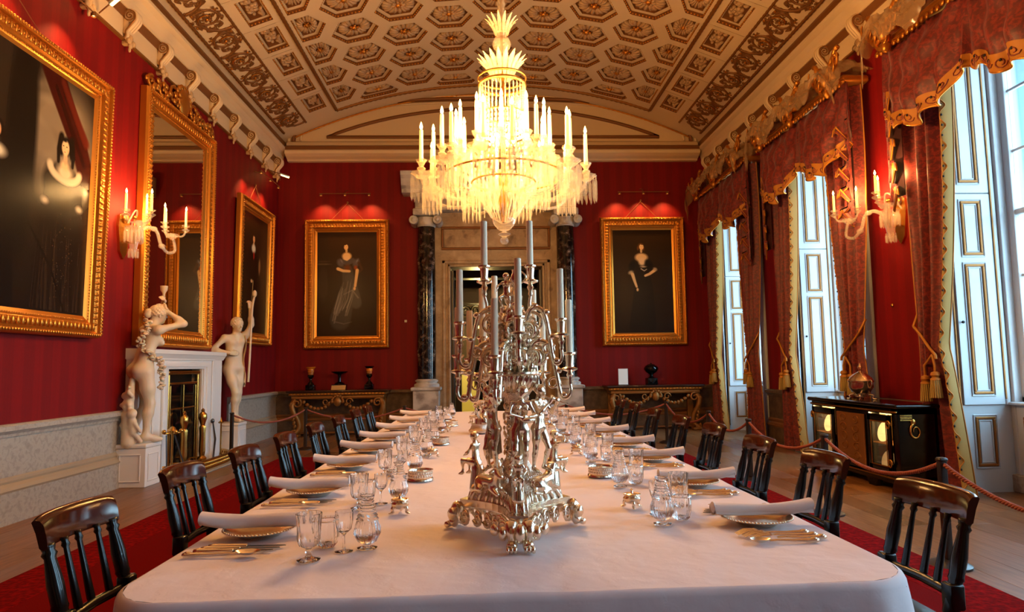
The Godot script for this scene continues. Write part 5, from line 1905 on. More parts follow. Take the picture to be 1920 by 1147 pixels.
	for k in 10:
		var a := TAU * k / 10.0
		var d := V(cos(a), 0, sin(a))
		for w in 2:
			var sp := []
			for i in 18:
				var t := i / 17.0
				var an := (-0.9 if w == 0 else 2.2) + t * TAU * 1.25 * (1 if w == 0 else -1)
				var rr := 0.030 * (1.0 - 0.7 * t)
				sp.append(d * (0.072 - 0.014 * w + cos(an) * rr) + V(0, 0.565 + 0.085 * w + sin(an) * rr, 0))
			ac.tube(sp, taper(18, 0.0085, 0.004), 6)
			ac.blob(sp[17], V(0.008, 0.008, 0.008), Basis.IDENTITY, 6, 4)
			ac.blob(d * (0.060 - 0.014 * w) + V(0, 0.535 + 0.085 * w, 0), V(0.016, 0.022, 0.012), Basis(Vector3.UP, -a), 7, 5)
	stuff(piece(stem, "cast_masks", ac, M.silver))
	# crowning winged figure
	var cj := {pelvis = V(0, 0.5, 0), waist = V(0, 0.68, 0.02), chest = V(0, 0.88, 0.04), neck = V(0, 1.06, 0.05), head = V(0, 1.18, 0.09), face = V(-0.5, 0, 0.86).normalized(), shL = V(0.16, 0.98, 0.03), elL = V(0.34, 0.92, 0.14), wrL = V(0.46, 1.14, 0.18), shR = V(-0.16, 0.98, 0.03), elR = V(-0.32, 0.86, 0.12), wrR = V(-0.30, 0.62, 0.26), hipL = V(0.10, 0.48, 0), knL = V(0.20, 0.40, 0.30), anL = V(0.18, 0.06, 0.22), toL = V(0.2, 0.0, 0.36), hipR = V(-0.10, 0.48, 0), knR = V(-0.18, 0.38, 0.28), anR = V(-0.14, 0.06, 0.16), toR = V(-0.16, 0.0, 0.3)}
	var cbn := body(cj, true)
	cbn.append_array(curls(cj.head, cj.face, V(0, 1, 0), 40, 0.028, true))
	piece(cb, "crowning_figure", figure(cbn, 0.03, 0.018), M.silver, Transform3D(Basis(Vector3.UP, -0.4).scaled(Vector3.ONE * 0.088), V(-0.022, 0.728, 0.022)))
	var jug := MB.new()
	jug.lathe([Vector2(0.008, 0.79), Vector2(0.016, 0.80), Vector2(0.020, 0.815), Vector2(0.012, 0.835), Vector2(0.015, 0.845)], 12)
	var jh := []
	for i in 10:
		jh.append(V(0.018 + 0.016 * sin(PI * i / 9.0), 0.80 + 0.04 * i / 9.0, 0))
	jug.tube(jh, 0.003, 5)
	piece(cb, "ewer", jug, M.silver, at(0.008, 0.01, 0.03))
	# branches and nozzles: x, z, nozzle height, candle top, tier
	var arms := [[-0.186, 0.0, 0.575, 0.735, 0], [-0.066, 0.165, 0.570, 0.748, 0], [0.182, 0.02, 0.578, 0.755, 0], [-0.150, -0.13, 0.565, 0.735, 0], [-0.10, -0.17, 0.565, 0.735, 0], [0.11, -0.165, 0.565, 0.725, 0],
		[-0.178, 0.025, 0.683, 0.858, 1], [0.008, 0.165, 0.690, 0.872, 1], [0.155, 0.03, 0.690, 0.858, 1], [-0.06, -0.165, 0.690, 0.862, 1], [-0.105, -0.115, 0.640, 0.812, 1], [0.078, -0.15, 0.640, 0.808, 1],
		[-0.096, 0.0, 0.872, 1.026, 2], [0.058, 0.0, 0.872, 1.026, 2]]
	var nz := MB.new()
	nz.lathe([Vector2(0.004, -0.105), Vector2(0.008, -0.095), Vector2(0.006, -0.085), Vector2(0.012, -0.072), Vector2(0.007, -0.062), Vector2(0.026, -0.055), Vector2(0.027, -0.050), Vector2(0.014, -0.045), Vector2(0.0125, -0.035), Vector2(0.0145, -0.008), Vector2(0.0205, -0.003), Vector2(0.0205, 0.002), Vector2(0.013, 0.003), Vector2(0.0125, -0.02)], 20)
	var nzm := nz.mesh(M.silver)
	var cn := MB.new()
	cn.lathe([Vector2(0.0, -0.02), Vector2(0.0113, -0.02), Vector2(0.0108, 0.985), Vector2(0.009, 0.998), Vector2(0.0, 1.0)], 14)
	var cnm := cn.mesh(M.wax)
	var words := ["lower tier, far left", "lower tier, front and left of the stem", "lower tier, far right", "lower tier, behind and left", "lower tier, behind, left of the stem", "lower tier, behind and right", "middle tier, far left", "middle tier, in front of the stem", "middle tier, far right", "middle tier, behind, left of the stem", "middle tier, behind and left", "middle tier, behind and right", "topmost pair, the left one", "topmost pair, the right one"]
	for i in arms.size():
		var q: Array = arms[i]
		var e := V(q[0], q[2] - 0.10, q[1])
		var d := V(q[0], 0, q[1]).normalized()
		var r := V(q[0], 0, q[1]).length()
		var am := MB.new()
		var h: float = q[2]
		if q[4] < 2:
			var path := smooth([d * 0.03 + V(0, h - 0.045, 0), d * r * 0.36 + V(0, h + 0.035, 0), d * r * 0.62 + V(0, h + 0.028, 0), d * r * 0.74 + V(0, h - 0.045, 0), d * r * 0.83 + V(0, h - 0.135, 0), d * r * 0.94 + V(0, h - 0.145, 0), d * r * 1.01 + V(0, h - 0.125, 0), e], 5)
			am.tube(path, taper(path.size(), 0.0095, 0.0055), 8)
			var sp := []
			for k in 24:
				var t := k / 23.0
				var an := 2.4 - t * TAU * 1.4
				var rr := 0.038 * (1.0 - 0.72 * t)
				sp.append(d * (r * 0.40 + cos(an) * rr) + V(0, h - 0.01 + sin(an) * rr, 0))
			am.tube(sp, taper(24, 0.006, 0.0035), 7)
			am.blob(sp[23], V(0.008, 0.008, 0.008), Basis.IDENTITY, 7, 5)
			for k in 4:
				am.blob(path[6 + k * 5] + d * 0.006 + V(0, 0.006, 0), V(0.014, 0.010, 0.010), Basis.IDENTITY, 7, 5)
			var dp := d * r * 0.70 + V(0, h - 0.10, 0)
			var s2 := []
			for k in 14:
				var t := k / 13.0
				var an := -0.6 + t * TAU * 1.1
				s2.append(dp + d * cos(an) * 0.024 * (1 - 0.6 * t) + V(0, sin(an) * 0.024 * (1 - 0.6 * t), 0))
			am.tube(s2, taper(14, 0.005, 0.003), 6)
		else:
			var path := smooth([d * 0.014 + V(0, h - 0.165, 0), d * r * 0.5 + V(0, h - 0.19, 0), d * r * 0.9 + V(0, h - 0.175, 0), d * r * 0.93 + V(0, h - 0.13, 0), e], 5)
			am.tube(path, taper(path.size(), 0.007, 0.005), 8)
			am.blob(path[10], V(0.012, 0.009, 0.009), Basis.IDENTITY, 7, 5)
		var arm := piece(cb, "branch", am, M.silver)
		piece(arm, "nozzle", nzm, null, Transform3D(Basis.IDENTITY, V(q[0], h, q[1])))
		var c := piece(self, "candle", cnm, null, Transform3D(Basis.from_scale(V(1, q[3] - h, 1)), cb.position + V(q[0], h, q[1])))
		tag(c, "unlit white candle in the silver candelabrum, " + words[i], "candle", "candles in the candelabrum")
	# a second silver piece farther down the table
	var cp := base("silver_centrepiece", "smaller silver centrepiece with a figure group, standing farther down the table behind the candelabrum", "centrepiece", "", V(-0.04, TY, -5.45))
	var c1 := MB.new()
	c1.lathe([Vector2(0.0, 0.004), Vector2(0.10, 0.004), Vector2(0.105, 0.02), Vector2(0.09, 0.035), Vector2(0.08, 0.06), Vector2(0.085, 0.075), Vector2(0.0, 0.076)], 24, 12, 0.06, 0.0, 0.08)
	piece(cp, "base", c1, M.silver_dull)
	for k in 3:
		piece(cp, "seated_child", sm, null, Transform3D(Basis(Vector3.UP, TAU * k / 3.0 + 0.4).scaled(Vector3.ONE * 0.13), V(sin(TAU * k / 3.0 + 0.4) * 0.035, 0.074, cos(TAU * k / 3.0 + 0.4) * 0.035)))
	var c2 := MB.new()
	c2.lathe([Vector2(0.014, 0.076), Vector2(0.012, 0.2), Vector2(0.03, 0.22), Vector2(0.06, 0.25), Vector2(0.066, 0.262), Vector2(0.03, 0.245)], 24, 12, 0.08, 0.21, 0.27)
	piece(cp, "dish", c2, M.silver)


# ---------------------------------------------------------------- chimneypiece
func build_fireplace() -> void:
	var zc := -9.1
	var fx := -4.02
	var f := base("fireplace", "white marble chimneypiece with a moulded opening and a brass-framed grate", "fireplace", "", V(XL, 0, zc))
	var w := fx - XL
	var body_ := MB.new()
	for s in [-1, 1]:
		body_.box(V(w * 0.5, 0.74, s * 0.865), V(w, 1.48, 0.69), 0.008)
	body_.box(V(w * 0.5, 1.40, 0), V(w, 0.16, 1.06), 0.004)
	piece(f, "surround", body_, M.chimney)
	var shelf := MB.new()
	mould([Vector2(0, 1.44), Vector2(w + 0.01, 1.44), Vector2(w + 0.03, 1.47), Vector2(w + 0.05, 1.50), Vector2(w + 0.06, 1.51), Vector2(w + 0.06, 1.56), Vector2(0, 1.565)], V(0, 0, -1.22), V(0, 0, 1.22), Vector3.RIGHT, shelf)
	piece(f, "mantel_shelf", shelf, M.chimney)
	var ar := MB.new()
	for q in [[0.53, 0.60, 0.02], [0.60, 0.68, 0.035], [0.82, 0.90, 0.02]]:
		var top: float = 1.33 + (q[0] - 0.53) * 0.4
		for s in [-1, 1]:
			ar.box(V(w + q[2] * 0.5, top * 0.5, s * (q[0] + q[1]) * 0.5), V(q[2], top, q[1] - q[0]), 0.006)
		ar.box(V(w + q[2] * 0.5, top + (q[1] - q[0]) * 0.2, 0), V(q[2], (q[1] - q[0]) * 0.8, q[1] * 2.0), 0.006)
	piece(f, "architrave", ar, M.chimney)
	var bk := MB.new()
	bk.box(V(0.02, 0.66, 0), V(0.03, 1.32, 1.04))
	piece(f, "fireback", bk, M.black_metal)
	var slip := MB.new()
	for s in [-1, 1]:
		slip = boxm(V(0.08, 0.66, s * 0.49), V(0.13, 1.32, 0.06))
		piece(f, "slip", slip, M.stone)
	var gr := MB.new()
	for s in [-1, 1]:
		gr.tube([V(0.13, 0.02, s * 0.43), V(0.13, 1.24, s * 0.43)], 0.022, 8)
		gr.tube([V(0.13, 0.02, s * 0.37), V(0.13, 1.10, s * 0.37)], 0.010, 6)
	gr.box(V(0.13, 1.27, 0), V(0.05, 0.05, 0.92), 0.01)
	gr.box(V(0.13, 1.13, 0), V(0.03, 0.03, 0.80), 0.006)
	gr.box(V(0.13, 0.80, 0), V(0.02, 0.02, 0.76), 0.005)
	gr.box(V(0.13, 0.56, 0), V(0.02, 1.1, 0.018), 0.005)
	piece(f, "grate_frame", gr, M.brass)
	for s in [-1, 1]:
		piece(f, "pane", between(V(0.115, 0.04, 0.01 if s > 0 else -0.36), V(0.12, 1.12, 0.36 if s > 0 else -0.01)), mat(Color(0.03, 0.035, 0.04), 0.06))
	var he := struct("hearth_floor", between(V(XL, 0.0, zc - 1.0), V(XL + 0.66, 0.024, zc + 1.0), 0.006), M.dado)
	if he == null:
		return
	# plinths with statues
	for k in 2:
		var z: float = [-7.87, -10.66][k]
		var p := base("plinth", ["white marble plinth under the statue of the woman, near side of the fireplace", "white marble plinth under the statue of the staff bearer, far side of the fireplace"][k], "plinth", "", V(-3.995, 0, z))
		piece(p, "block", boxm(V(0, 0.215, 0), V(0.345, 0.43, 0.345), 0.006), M.chimney)
		piece(p, "top_slab", boxm(V(0, 0.455, 0), V(0.36, 0.05, 0.36), 0.01), M.chimney)
		var pf := MB.new()
		pf.xf = at(0, 0, 0.172)
		bead_frame(pf, -0.12, 0.12, 0.06, 0.37, 0.016, 0.01)
		pf.xf = Transform3D(Basis(Vector3.UP, PI / 2), V(0.172, 0, 0))
		bead_frame(pf, -0.12, 0.12, 0.06, 0.37, 0.016, 0.01)
		piece(p, "panel_moulding", pf, M.chimney)
	var ja := {pelvis = V(0.0, 0.84, -0.03), waist = V(0, 1.0, 0.0), chest = V(0, 1.19, 0.05), neck = V(0, 1.37, 0.09), head = V(0.0, 1.47, 0.13), face = V(-0.1, 0.05, 0.99).normalized(), shL = V(0.17, 1.30, 0.07), elL = V(0.27, 1.40, 0.27), wrL = V(0.12, 1.60, 0.25), shR = V(-0.17, 1.29, 0.06), elR = V(-0.22, 1.37, 0.33), wrR = V(-0.07, 1.52, 0.21),
		hdR = V(0.5, 0.4, -0.3), hipL = V(0.09, 0.80, -0.02), knL = V(0.09, 0.46, 0.08), anL = V(0.10, 0.085, -0.07), toL = V(0.11, 0.03, 0.10), hipR = V(-0.09, 0.80, -0.03), knR = V(-0.09, 0.44, 0.03), anR = V(-0.08, 0.085, 0.0), toR = V(-0.09, 0.03, 0.17), curlL = 0.9, curlR = 0.6}
	var a := build_statue("statue", "pale marble statue of a nude woman with raised arms, near side of the fireplace", V(-3.95, 0.48, -7.86), PI - 0.64, ja, true)
	var rng := RandomNumberGenerator.new()
	rng.seed = 12
	var vine := MB.new()
	var vp := smooth([V(-0.1, 1.40, -0.02), V(-0.14, 1.28, -0.07), V(-0.10, 1.12, -0.10), V(-0.16, 1.0, 0.0), V(-0.15, 0.92, 0.10), V(-0.12, 0.78, 0.14), V(-0.10, 0.62, 0.14)], 8)
	vine.tube(vp, 0.011, 6)
	for q in vp:
		for k in 2:
			vine.blob(q + V(rng.randf_range(-0.03, 0.02), rng.randf_range(-0.02, 0.02), rng.randf_range(-0.03, 0.03)), V(0.03, 0.022, 0.014), Basis(Vector3.UP, rng.randf() * 3) * Basis(Vector3.RIGHT, rng.randf() * 3), 7, 4)
	piece(a, "vine_garland", vine, M.statue)
	var tr := []
	tr.append([V(-0.02, 0.02, -0.16), V(-0.01, 0.3, -0.17), 0.075, 0.06])
	tr.append([V(-0.01, 0.3, -0.17), V(0.0, 0.72, -0.13), 0.055, 0.03])
	for k in 16:
		var y := rng.randf_range(0.1, 0.62)
		tr.append([V(rng.randf_range(-0.08, 0.05), y, -0.19 + rng.randf_range(-0.03, 0.05)), V(rng.randf_range(-0.08, 0.05), y + 0.03, -0.19), 0.024, 0.018])
	# the child at her heel: head, body, arms
	tr.append_array([[V(-0.10, 0.34, -0.17), V(-0.10, 0.35, -0.165), 0.05, 0.048], [V(-0.09, 0.26, -0.16), V(-0.08, 0.14, -0.14), 0.045, 0.05], [V(-0.13, 0.24, -0.15), V(-0.16, 0.14, -0.10), 0.02, 0.017], [V(-0.09, 0.12, -0.13), V(-0.13, 0.03, -0.08), 0.03, 0.022], [V(-0.06, 0.12, -0.13), V(-0.06, 0.03, -0.06), 0.03, 0.022]])
	piece(a, "vine_stump_and_child", figure(tr, 0.011, 0.009), M.statue)
	var cupm := MB.new()
	cupm.lathe([Vector2(0.012, 0.0), Vector2(0.016, 0.05), Vector2(0.04, 0.09), Vector2(0.045, 0.14), Vector2(0.03, 0.12)], 14)
	cupm.tube([V(0, -0.16, 0), V(0, 0.0, 0)], 0.012, 8)
	piece(a, "raised_cup", cupm, M.statue, at(0.10, 1.70, 0.25))
	var jb := {pelvis = V(0, 0.86, 0), waist = V(-0.01, 1.02, 0.01), chest = V(0.01, 1.22, 0.0), neck = V(0.02, 1.40, 0.02), head = V(0.0, 1.52, 0.06), face = V(0.1, -0.15, 0.98).normalized(), shL = V(0.19, 1.36, 0), elL = V(0.30, 1.54, 0.0), wrL = V(0.24, 1.80, 0.04), hdL = V(-0.05, 1, 0), shR = V(-0.17, 1.31, 0), elR = V(-0.37, 1.12, -0.03), wrR = V(-0.17, 1.08, 0.14),
		hdR = V(1, -0.1, 0.2), hipL = V(0.09, 0.82, 0), knL = V(0.09, 0.46, 0.0), anL = V(0.08, 0.09, -0.06), toL = V(0.12, 0.03, 0.09), hipR = V(-0.09, 0.82, 0), knR = V(-0.02, 0.46, 0.09), anR = V(0.0, 0.09, 0.02), toR = V(0.0, 0.03, 0.18), curlL = 1.0, curlR = 0.3}
	var b := build_statue("statue", "pale marble statue of a curly-haired youth leaning on the mantel and holding a tall staff", V(-3.96, 0.48, -10.62), 0.95, jb, false)
	var stf := MB.new()
	stf.tube(smooth([V(0.30, 1.98, 0.06), V(0.25, 1.80, 0.085), V(0.21, 1.4, 0.12), V(0.19, 1.0, 0.13), V(0.18, 0.62, 0.12)], 5), 0.017, 8)
	stf.blob(V(0.31, 2.04, 0.055), V(0.035, 0.06, 0.035), Basis.IDENTITY, 10, 6)
	piece(b, "staff", stf, M.statue)
	var drp := MB.new()
	drp.grid(16, 14, func(u, v): return V(0.12 + 0.10 * u + 0.02 * sin(v * 9.0), 1.36 - 0.72 * v - 0.10 * sin(u * PI) * v, 0.10 - 0.16 * u + 0.025 * sin(u * 22.0 + v * 4.0)))
	piece(b, "drapery", drp, M.statue)
	var st2 := []
	st2.append([V(0.10, 0.02, -0.10), V(0.12, 0.5, -0.10), 0.06, 0.045])
	st2.append([V(0.12, 0.5, -0.10), V(0.14, 0.7, -0.06), 0.045, 0.03])
	piece(b, "tree_stump", figure(st2, 0.014, 0.01), M.statue)
	# mantel mirror
	build_mirror()
	# fender, andirons and tools
	var fe := base("fender", "low brass fender with a pierced band, bowed round the hearth", "fender", "", V(-3.56, 0.024, -9.1))
	var line := []
	for i in 33:
		var t := -1.0 + i / 16.0
		line.append(V(0.0 - 0.30 * pow(absf(t), 4.0) + (-0.02), 0.0, t * 0.88))
	var fm := MB.new()
	var dots := MB.new()
	for yy in [[0.012, 0.012], [0.125, 0.010]]:
		fm.tube(shift(line, V(0, yy[0], 0)), yy[1], 6)
	fm.grid(32, 1, func(u, v): return line[int(round(u * 32))] + V(0, 0.012 + 0.11 * v, 0))
	for i in 96:
		var q: Vector3 = line[mini(int(i / 3.0), 31)].lerp(line[mini(int(i / 3.0) + 1, 32)], fmod(i, 3.0) / 3.0)
		dots.blob(q + V(0.006, 0.045 + 0.045 * (i % 2), 0), V(0.012, 0.022, 0.018), Basis.IDENTITY, 6, 4)
	piece(fe, "band", fm, M.brass)
	stuff(piece(fe, "cast_leaves", dots, M.brass))
	var an := MB.new()
	an.lathe([Vector2(0.07, 0.0), Vector2(0.075, 0.02), Vector2(0.05, 0.05), Vector2(0.06, 0.09), Vector2(0.035, 0.12), Vector2(0.045, 0.18), Vector2(0.04, 0.40), Vector2(0.048, 0.50), Vector2(0.03, 0.53), Vector2(0.038, 0.56), Vector2(0.055, 0.62), Vector2(0.05, 0.68), Vector2(0.02, 0.71), Vector2(0.024, 0.735), Vector2(0.0, 0.76)], 16, 8, 0.14, 0.1, 0.6)
	var anm := an.mesh(M.brass)
	for k in 2:
		var o := base("andiron", ["tall ornate brass andiron standing at the far side of the grate", "tall ornate brass andiron at the near side of the grate, beside the plinth"][k], "andiron", "", V(-3.86, 0.024, [-9.28, -8.72][k]))
		piece(o, "column", anm)
		var fb := MB.new()
		for s in [-1, 1]:
			fb.tube(smooth([V(0, 0.06, s * 0.03), V(0.02, 0.05, s * 0.08), V(0.03, 0.015, s * 0.11), V(0.03, 0.012, s * 0.14)], 4), 0.014, 6)
		fb.tube([V(-0.02, 0.1, 0), V(-0.16, 0.1, 0), V(-0.17, 0.01, 0)], 0.012, 6)
		piece(o, "foot", fb, M.brass)
	var ts := base("fire_tool_stand", "brass stand of fire tools with a knobbed top, beside the near plinth", "fire tools", "", V(-3.80, 0.024, -8.28))
	var tm := MB.new()
	tm.lathe([Vector2(0.08, 0.0), Vector2(0.085, 0.015), Vector2(0.03, 0.03), Vector2(0.013, 0.06), Vector2(0.013, 0.5), Vector2(0.03, 0.52), Vector2(0.045, 0.55), Vector2(0.03, 0.585), Vector2(0.01, 0.60)], 14)
	tm.tube([V(-0.07, 0.52, -0.07), V(0.07, 0.52, 0.07)], 0.012, 6)
	tm.tube([V(0.07, 0.52, -0.07), V(-0.07, 0.52, 0.07)], 0.012, 6)
	for q in [V(-0.07, 0.54, -0.07), V(0.07, 0.54, 0.07), V(0.07, 0.54, -0.07), V(-0.07, 0.54, 0.07)]:
		tm.blob(q, V(0.028, 0.028, 0.028), Basis.IDENTITY, 8, 6)
	piece(ts, "stand", tm, M.brass)
	for k in 2:
		var tl := MB.new()
		tl.tube([V(0.05 - 0.1 * k, 0.5, 0.05), V(0.12 - 0.14 * k, 0.04, -0.12 + 0.2 * k)], 0.008, 6)
		tl.box(V(0.12 - 0.14 * k, 0.04, -0.12 + 0.2 * k), V(0.05, 0.07, 0.03), 0.006)
		piece(ts, ["poker", "shovel"][k], tl, M.steel)
	var tg := base("fire_tongs", "steel fire tongs leaning across the far jamb of the fireplace", "tongs", "", V(-3.82, 0.03, -9.55))
	var tgm := MB.new()
	for s in [-1, 1]:
		tgm.tube([V(0.04, 0.03, 0.10 + s * 0.012), V(0.0, 0.3, -0.06 + s * 0.02), V(-0.10, 0.52, -0.22)], 0.008, 6)
	tgm.blob(V(-0.11, 0.54, -0.23), V(0.03, 0.035, 0.03), Basis.IDENTITY, 8, 6)
	piece(tg, "tongs_legs", tgm, M.steel)
	var po := base("brass_poker_stand", "slim brass upright with a spiked cross top, far side of the hearth", "fire tools", "", V(-3.84, 0.024, -9.86))
	var pm := MB.new()
	pm.lathe([Vector2(0.07, 0.0), Vector2(0.06, 0.02), Vector2(0.02, 0.05), Vector2(0.012, 0.1), Vector2(0.012, 0.50), Vector2(0.03, 0.52), Vector2(0.012, 0.55), Vector2(0.0, 0.6)], 12)
	pm.tube([V(0, 0.52, -0.07), V(0, 0.52, 0.07)], 0.014, 6)
	piece(po, "upright", pm, M.brass)


# ---------------------------------------------------------------- frames and pictures
func frame_profile(fw: float, d: float) -> Array:              # (inwards, proud)
	var r := []
	for q in [[0.0, 0.0], [0.0, 0.62], [0.06, 0.86], [0.14, 1.0], [0.20, 0.96], [0.24, 0.74], [0.30, 0.62], [0.44, 0.70], [0.56, 0.82], [0.64, 0.78], [0.69, 0.56], [0.74, 0.50], [0.80, 0.54], [0.86, 0.42], [1.0, 0.30]]:
		r.append(Vector2(q[0] * fw, q[1] * d))
	return r


func frame_mesh(w: float, h: float, prof: Array) -> MB:        # centred on the foot, facing +z
	var mb := MB.new()
	for i in prof.size() - 1:
		var a: Vector2 = prof[i]
		var b: Vector2 = prof[i + 1]
		var c := func(q: Vector2): return [V(-w / 2 + q.x, q.x, q.y), V(w / 2 - q.x, q.x, q.y), V(w / 2 - q.x, h - q.x, q.y), V(-w / 2 + q.x, h - q.x, q.y)]
		var p: Array = c.call(a)
		var n: Array = c.call(b)
		for k in 4:
			var k2 := (k + 1) % 4
			mb.face([p[k], p[k2], n[k2], n[k]])
	return mb


func along(w: float, h: float, t: float, step: float, f: Callable) -> void:   # walk a rectangle set in by t; f(pos, direction, index)
	var c := [V(-w / 2 + t, t, 0), V(w / 2 - t, t, 0), V(w / 2 - t, h - t, 0), V(-w / 2 + t, h - t, 0)]
	for k in 4:
		var a: Vector3 = c[k]
		var b: Vector3 = c[(k + 1) % 4]
		var n := maxi(1, int(round(a.distance_to(b) / step)))
		for i in n:
			f.call(a.lerp(b, (i + 0.5) / n), (b - a).normalized(), i)


func framed(o: Node3D, w: float, h: float, fw: float, d: float, canvas: Material, inner := "canvas") -> void:
	piece(o, "frame", frame_mesh(w, h, frame_profile(fw, d)), M.gold)
	var lf := MB.new()
	along(w, h, fw * 0.50, 0.062, func(p, dir, i):
		var out := V(-dir.y, dir.x, 0)
		var b := Basis(dir, out, dir.cross(out))
		lf.blob(p + V(0, 0, d * 0.80), V(0.020, fw * 0.17, 0.016), b, 7, 4)
		lf.blob(p + dir * 0.024 - out * fw * 0.05 + V(0, 0, d * 0.76), V(0.012, fw * 0.09, 0.012), b * Basis(Vector3.BACK, 0.5 if i % 2 == 0 else -0.5), 6, 4))
	stuff(piece(o, "carved_leaves", lf, M.gold))
	var bd := MB.new()
	along(w, h, fw * 0.13, 0.036, func(p, dir, i):
		bd.blob(p + V(0, 0, d * 0.99), V(0.019, 0.014, 0.012), Basis(Vector3.BACK, 0.6 + (PI / 2 if absf(dir.y) > 0.5 else 0.0)), 5, 3))
	along(w, h, fw * 0.80, 0.03, func(p, dir, i):
		bd.blob(p + V(0, 0, d * 0.53), V(0.010, 0.010, 0.008), Basis.IDENTITY, 5, 3))
	stuff(piece(o, "bead_and_rope", bd, M.gold))
	var cv := MB.new()
	cv.face_uv(V(-w / 2 + fw - 0.01, h - fw + 0.01, d * 0.30), V(-w / 2 + fw - 0.01, fw - 0.01, d * 0.30), V(w / 2 - fw + 0.01, fw - 0.01, d * 0.30), V(w / 2 - fw + 0.01, h - fw + 0.01, d * 0.30))
	piece(o, inner, cv, canvas)
	piece(o, "backboard", boxm(V(0, h / 2, d * 0.12), V(w - 0.04, h - 0.04, d * 0.2)), M.oak_dark)


class Brush:
	var im: Image
	var w: int
	var h: int

	func _init(w_: int, h_: int, top: Color, bottom: Color) -> void:
		w = w_
		h = h_
		im = Image.create(w, h, false, Image.FORMAT_RGB8)
		for y in h:
			im.fill_rect(Rect2i(0, y, w, 1), top.lerp(bottom, float(y) / h))

	func dab(cx: float, cy: float, rx: float, ry: float, c: Color, soft := 0.4, rot := 0.0) -> void:   # in units of the height
		cx *= h
		cy *= h
		rx *= h
		ry *= h
		var r := maxf(rx, ry) + 1
		var cr := cos(-rot)
		var sr := sin(-rot)
		for y in range(maxi(0, int(cy - r)), mini(h, int(cy + r) + 1)):
			for x in range(maxi(0, int(cx - r)), mini(w, int(cx + r) + 1)):
				var dx := x - cx
				var dy := y - cy
				var u := (dx * cr - dy * sr) / rx
				var v := (dx * sr + dy * cr) / ry
				var d := sqrt(u * u + v * v)
				if d < 1.0:
					var a := clampf((1.0 - d) / soft, 0, 1) * c.a
					var o := im.get_pixel(x, y)
					im.set_pixel(x, y, o.lerp(Color(c.r, c.g, c.b), a))

	func stroke(pts: Array, r0: float, r1: float, c: Color, soft := 0.6) -> void:
		for i in pts.size() - 1:
			var n := maxi(2, int(pts[i].distance_to(pts[i + 1]) / 0.008))
			for k in n:
				var t := float(k) / n
				var q: Vector2 = pts[i].lerp(pts[i + 1], t)
				var r := lerpf(r0, r1, (i + t) / (pts.size() - 1))
				dab(q.x, q.y, r, r, c, soft)

	func woman_head(x: float, y: float, s: float, skin: Color, hair: Color, turn: float) -> void:
		dab(x - turn * s * 0.05, y - s * 0.05, s * 0.62, s * 0.72, hair, 0.3)
		for sd in [-1, 1]:
			dab(x + sd * s * 0.50 - turn * s * 0.1, y + s * 0.32, s * 0.22, s * 0.5, hair, 0.5)
		dab(x, y + s * 0.75, s * 0.26, s * 0.5, skin.darkened(0.15), 0.4)
		dab(x + turn * s * 0.08, y + s * 0.06, s * 0.44, s * 0.58, skin, 0.25)
		dab(x + turn * s * 0.26, y - s * 0.42, s * 0.3, s * 0.16, hair, 0.6)
		for sd in [-1, 1]:
			dab(x + turn * s * 0.16 + sd * s * 0.17, y - s * 0.03, s * 0.085, s * 0.045, hair.darkened(0.3), 0.5)
			dab(x + turn * s * 0.1 + sd * s * 0.26, y + s * 0.2, s * 0.12, s * 0.12, Color(skin.r, skin.g * 0.72, skin.b * 0.6, 0.35), 0.9)
		dab(x + turn * s * 0.22, y + s * 0.13, s * 0.05, s * 0.13, skin.darkened(0.2), 0.7)
		dab(x + turn * s * 0.17, y + s * 0.34, s * 0.11, s * 0.045, Color(0.62, 0.22, 0.16, 0.8), 0.6)

	func done(rough := 0.3) -> StandardMaterial3D:
		for y in h:
			for x in w:
				var c := im.get_pixel(x, y)
				im.set_pixel(x, y, Color(pow(c.r, 0.8), pow(c.g, 0.8), pow(c.b, 0.8)))
		var m := StandardMaterial3D.new()
		m.albedo_texture = ImageTexture.create_from_image(im)
		m.albedo_color = Color(1, 1, 1)
		m.roughness = rough
		m.metallic_specular = 0.3
		m.texture_repeat = false
		m.cull_mode = BaseMaterial3D.CULL_DISABLED
		return m


func P(a: Array) -> Array:
	var r := []
	for i in range(0, a.size(), 2):
		r.append(Vector2(a[i], a[i + 1]))
	return r


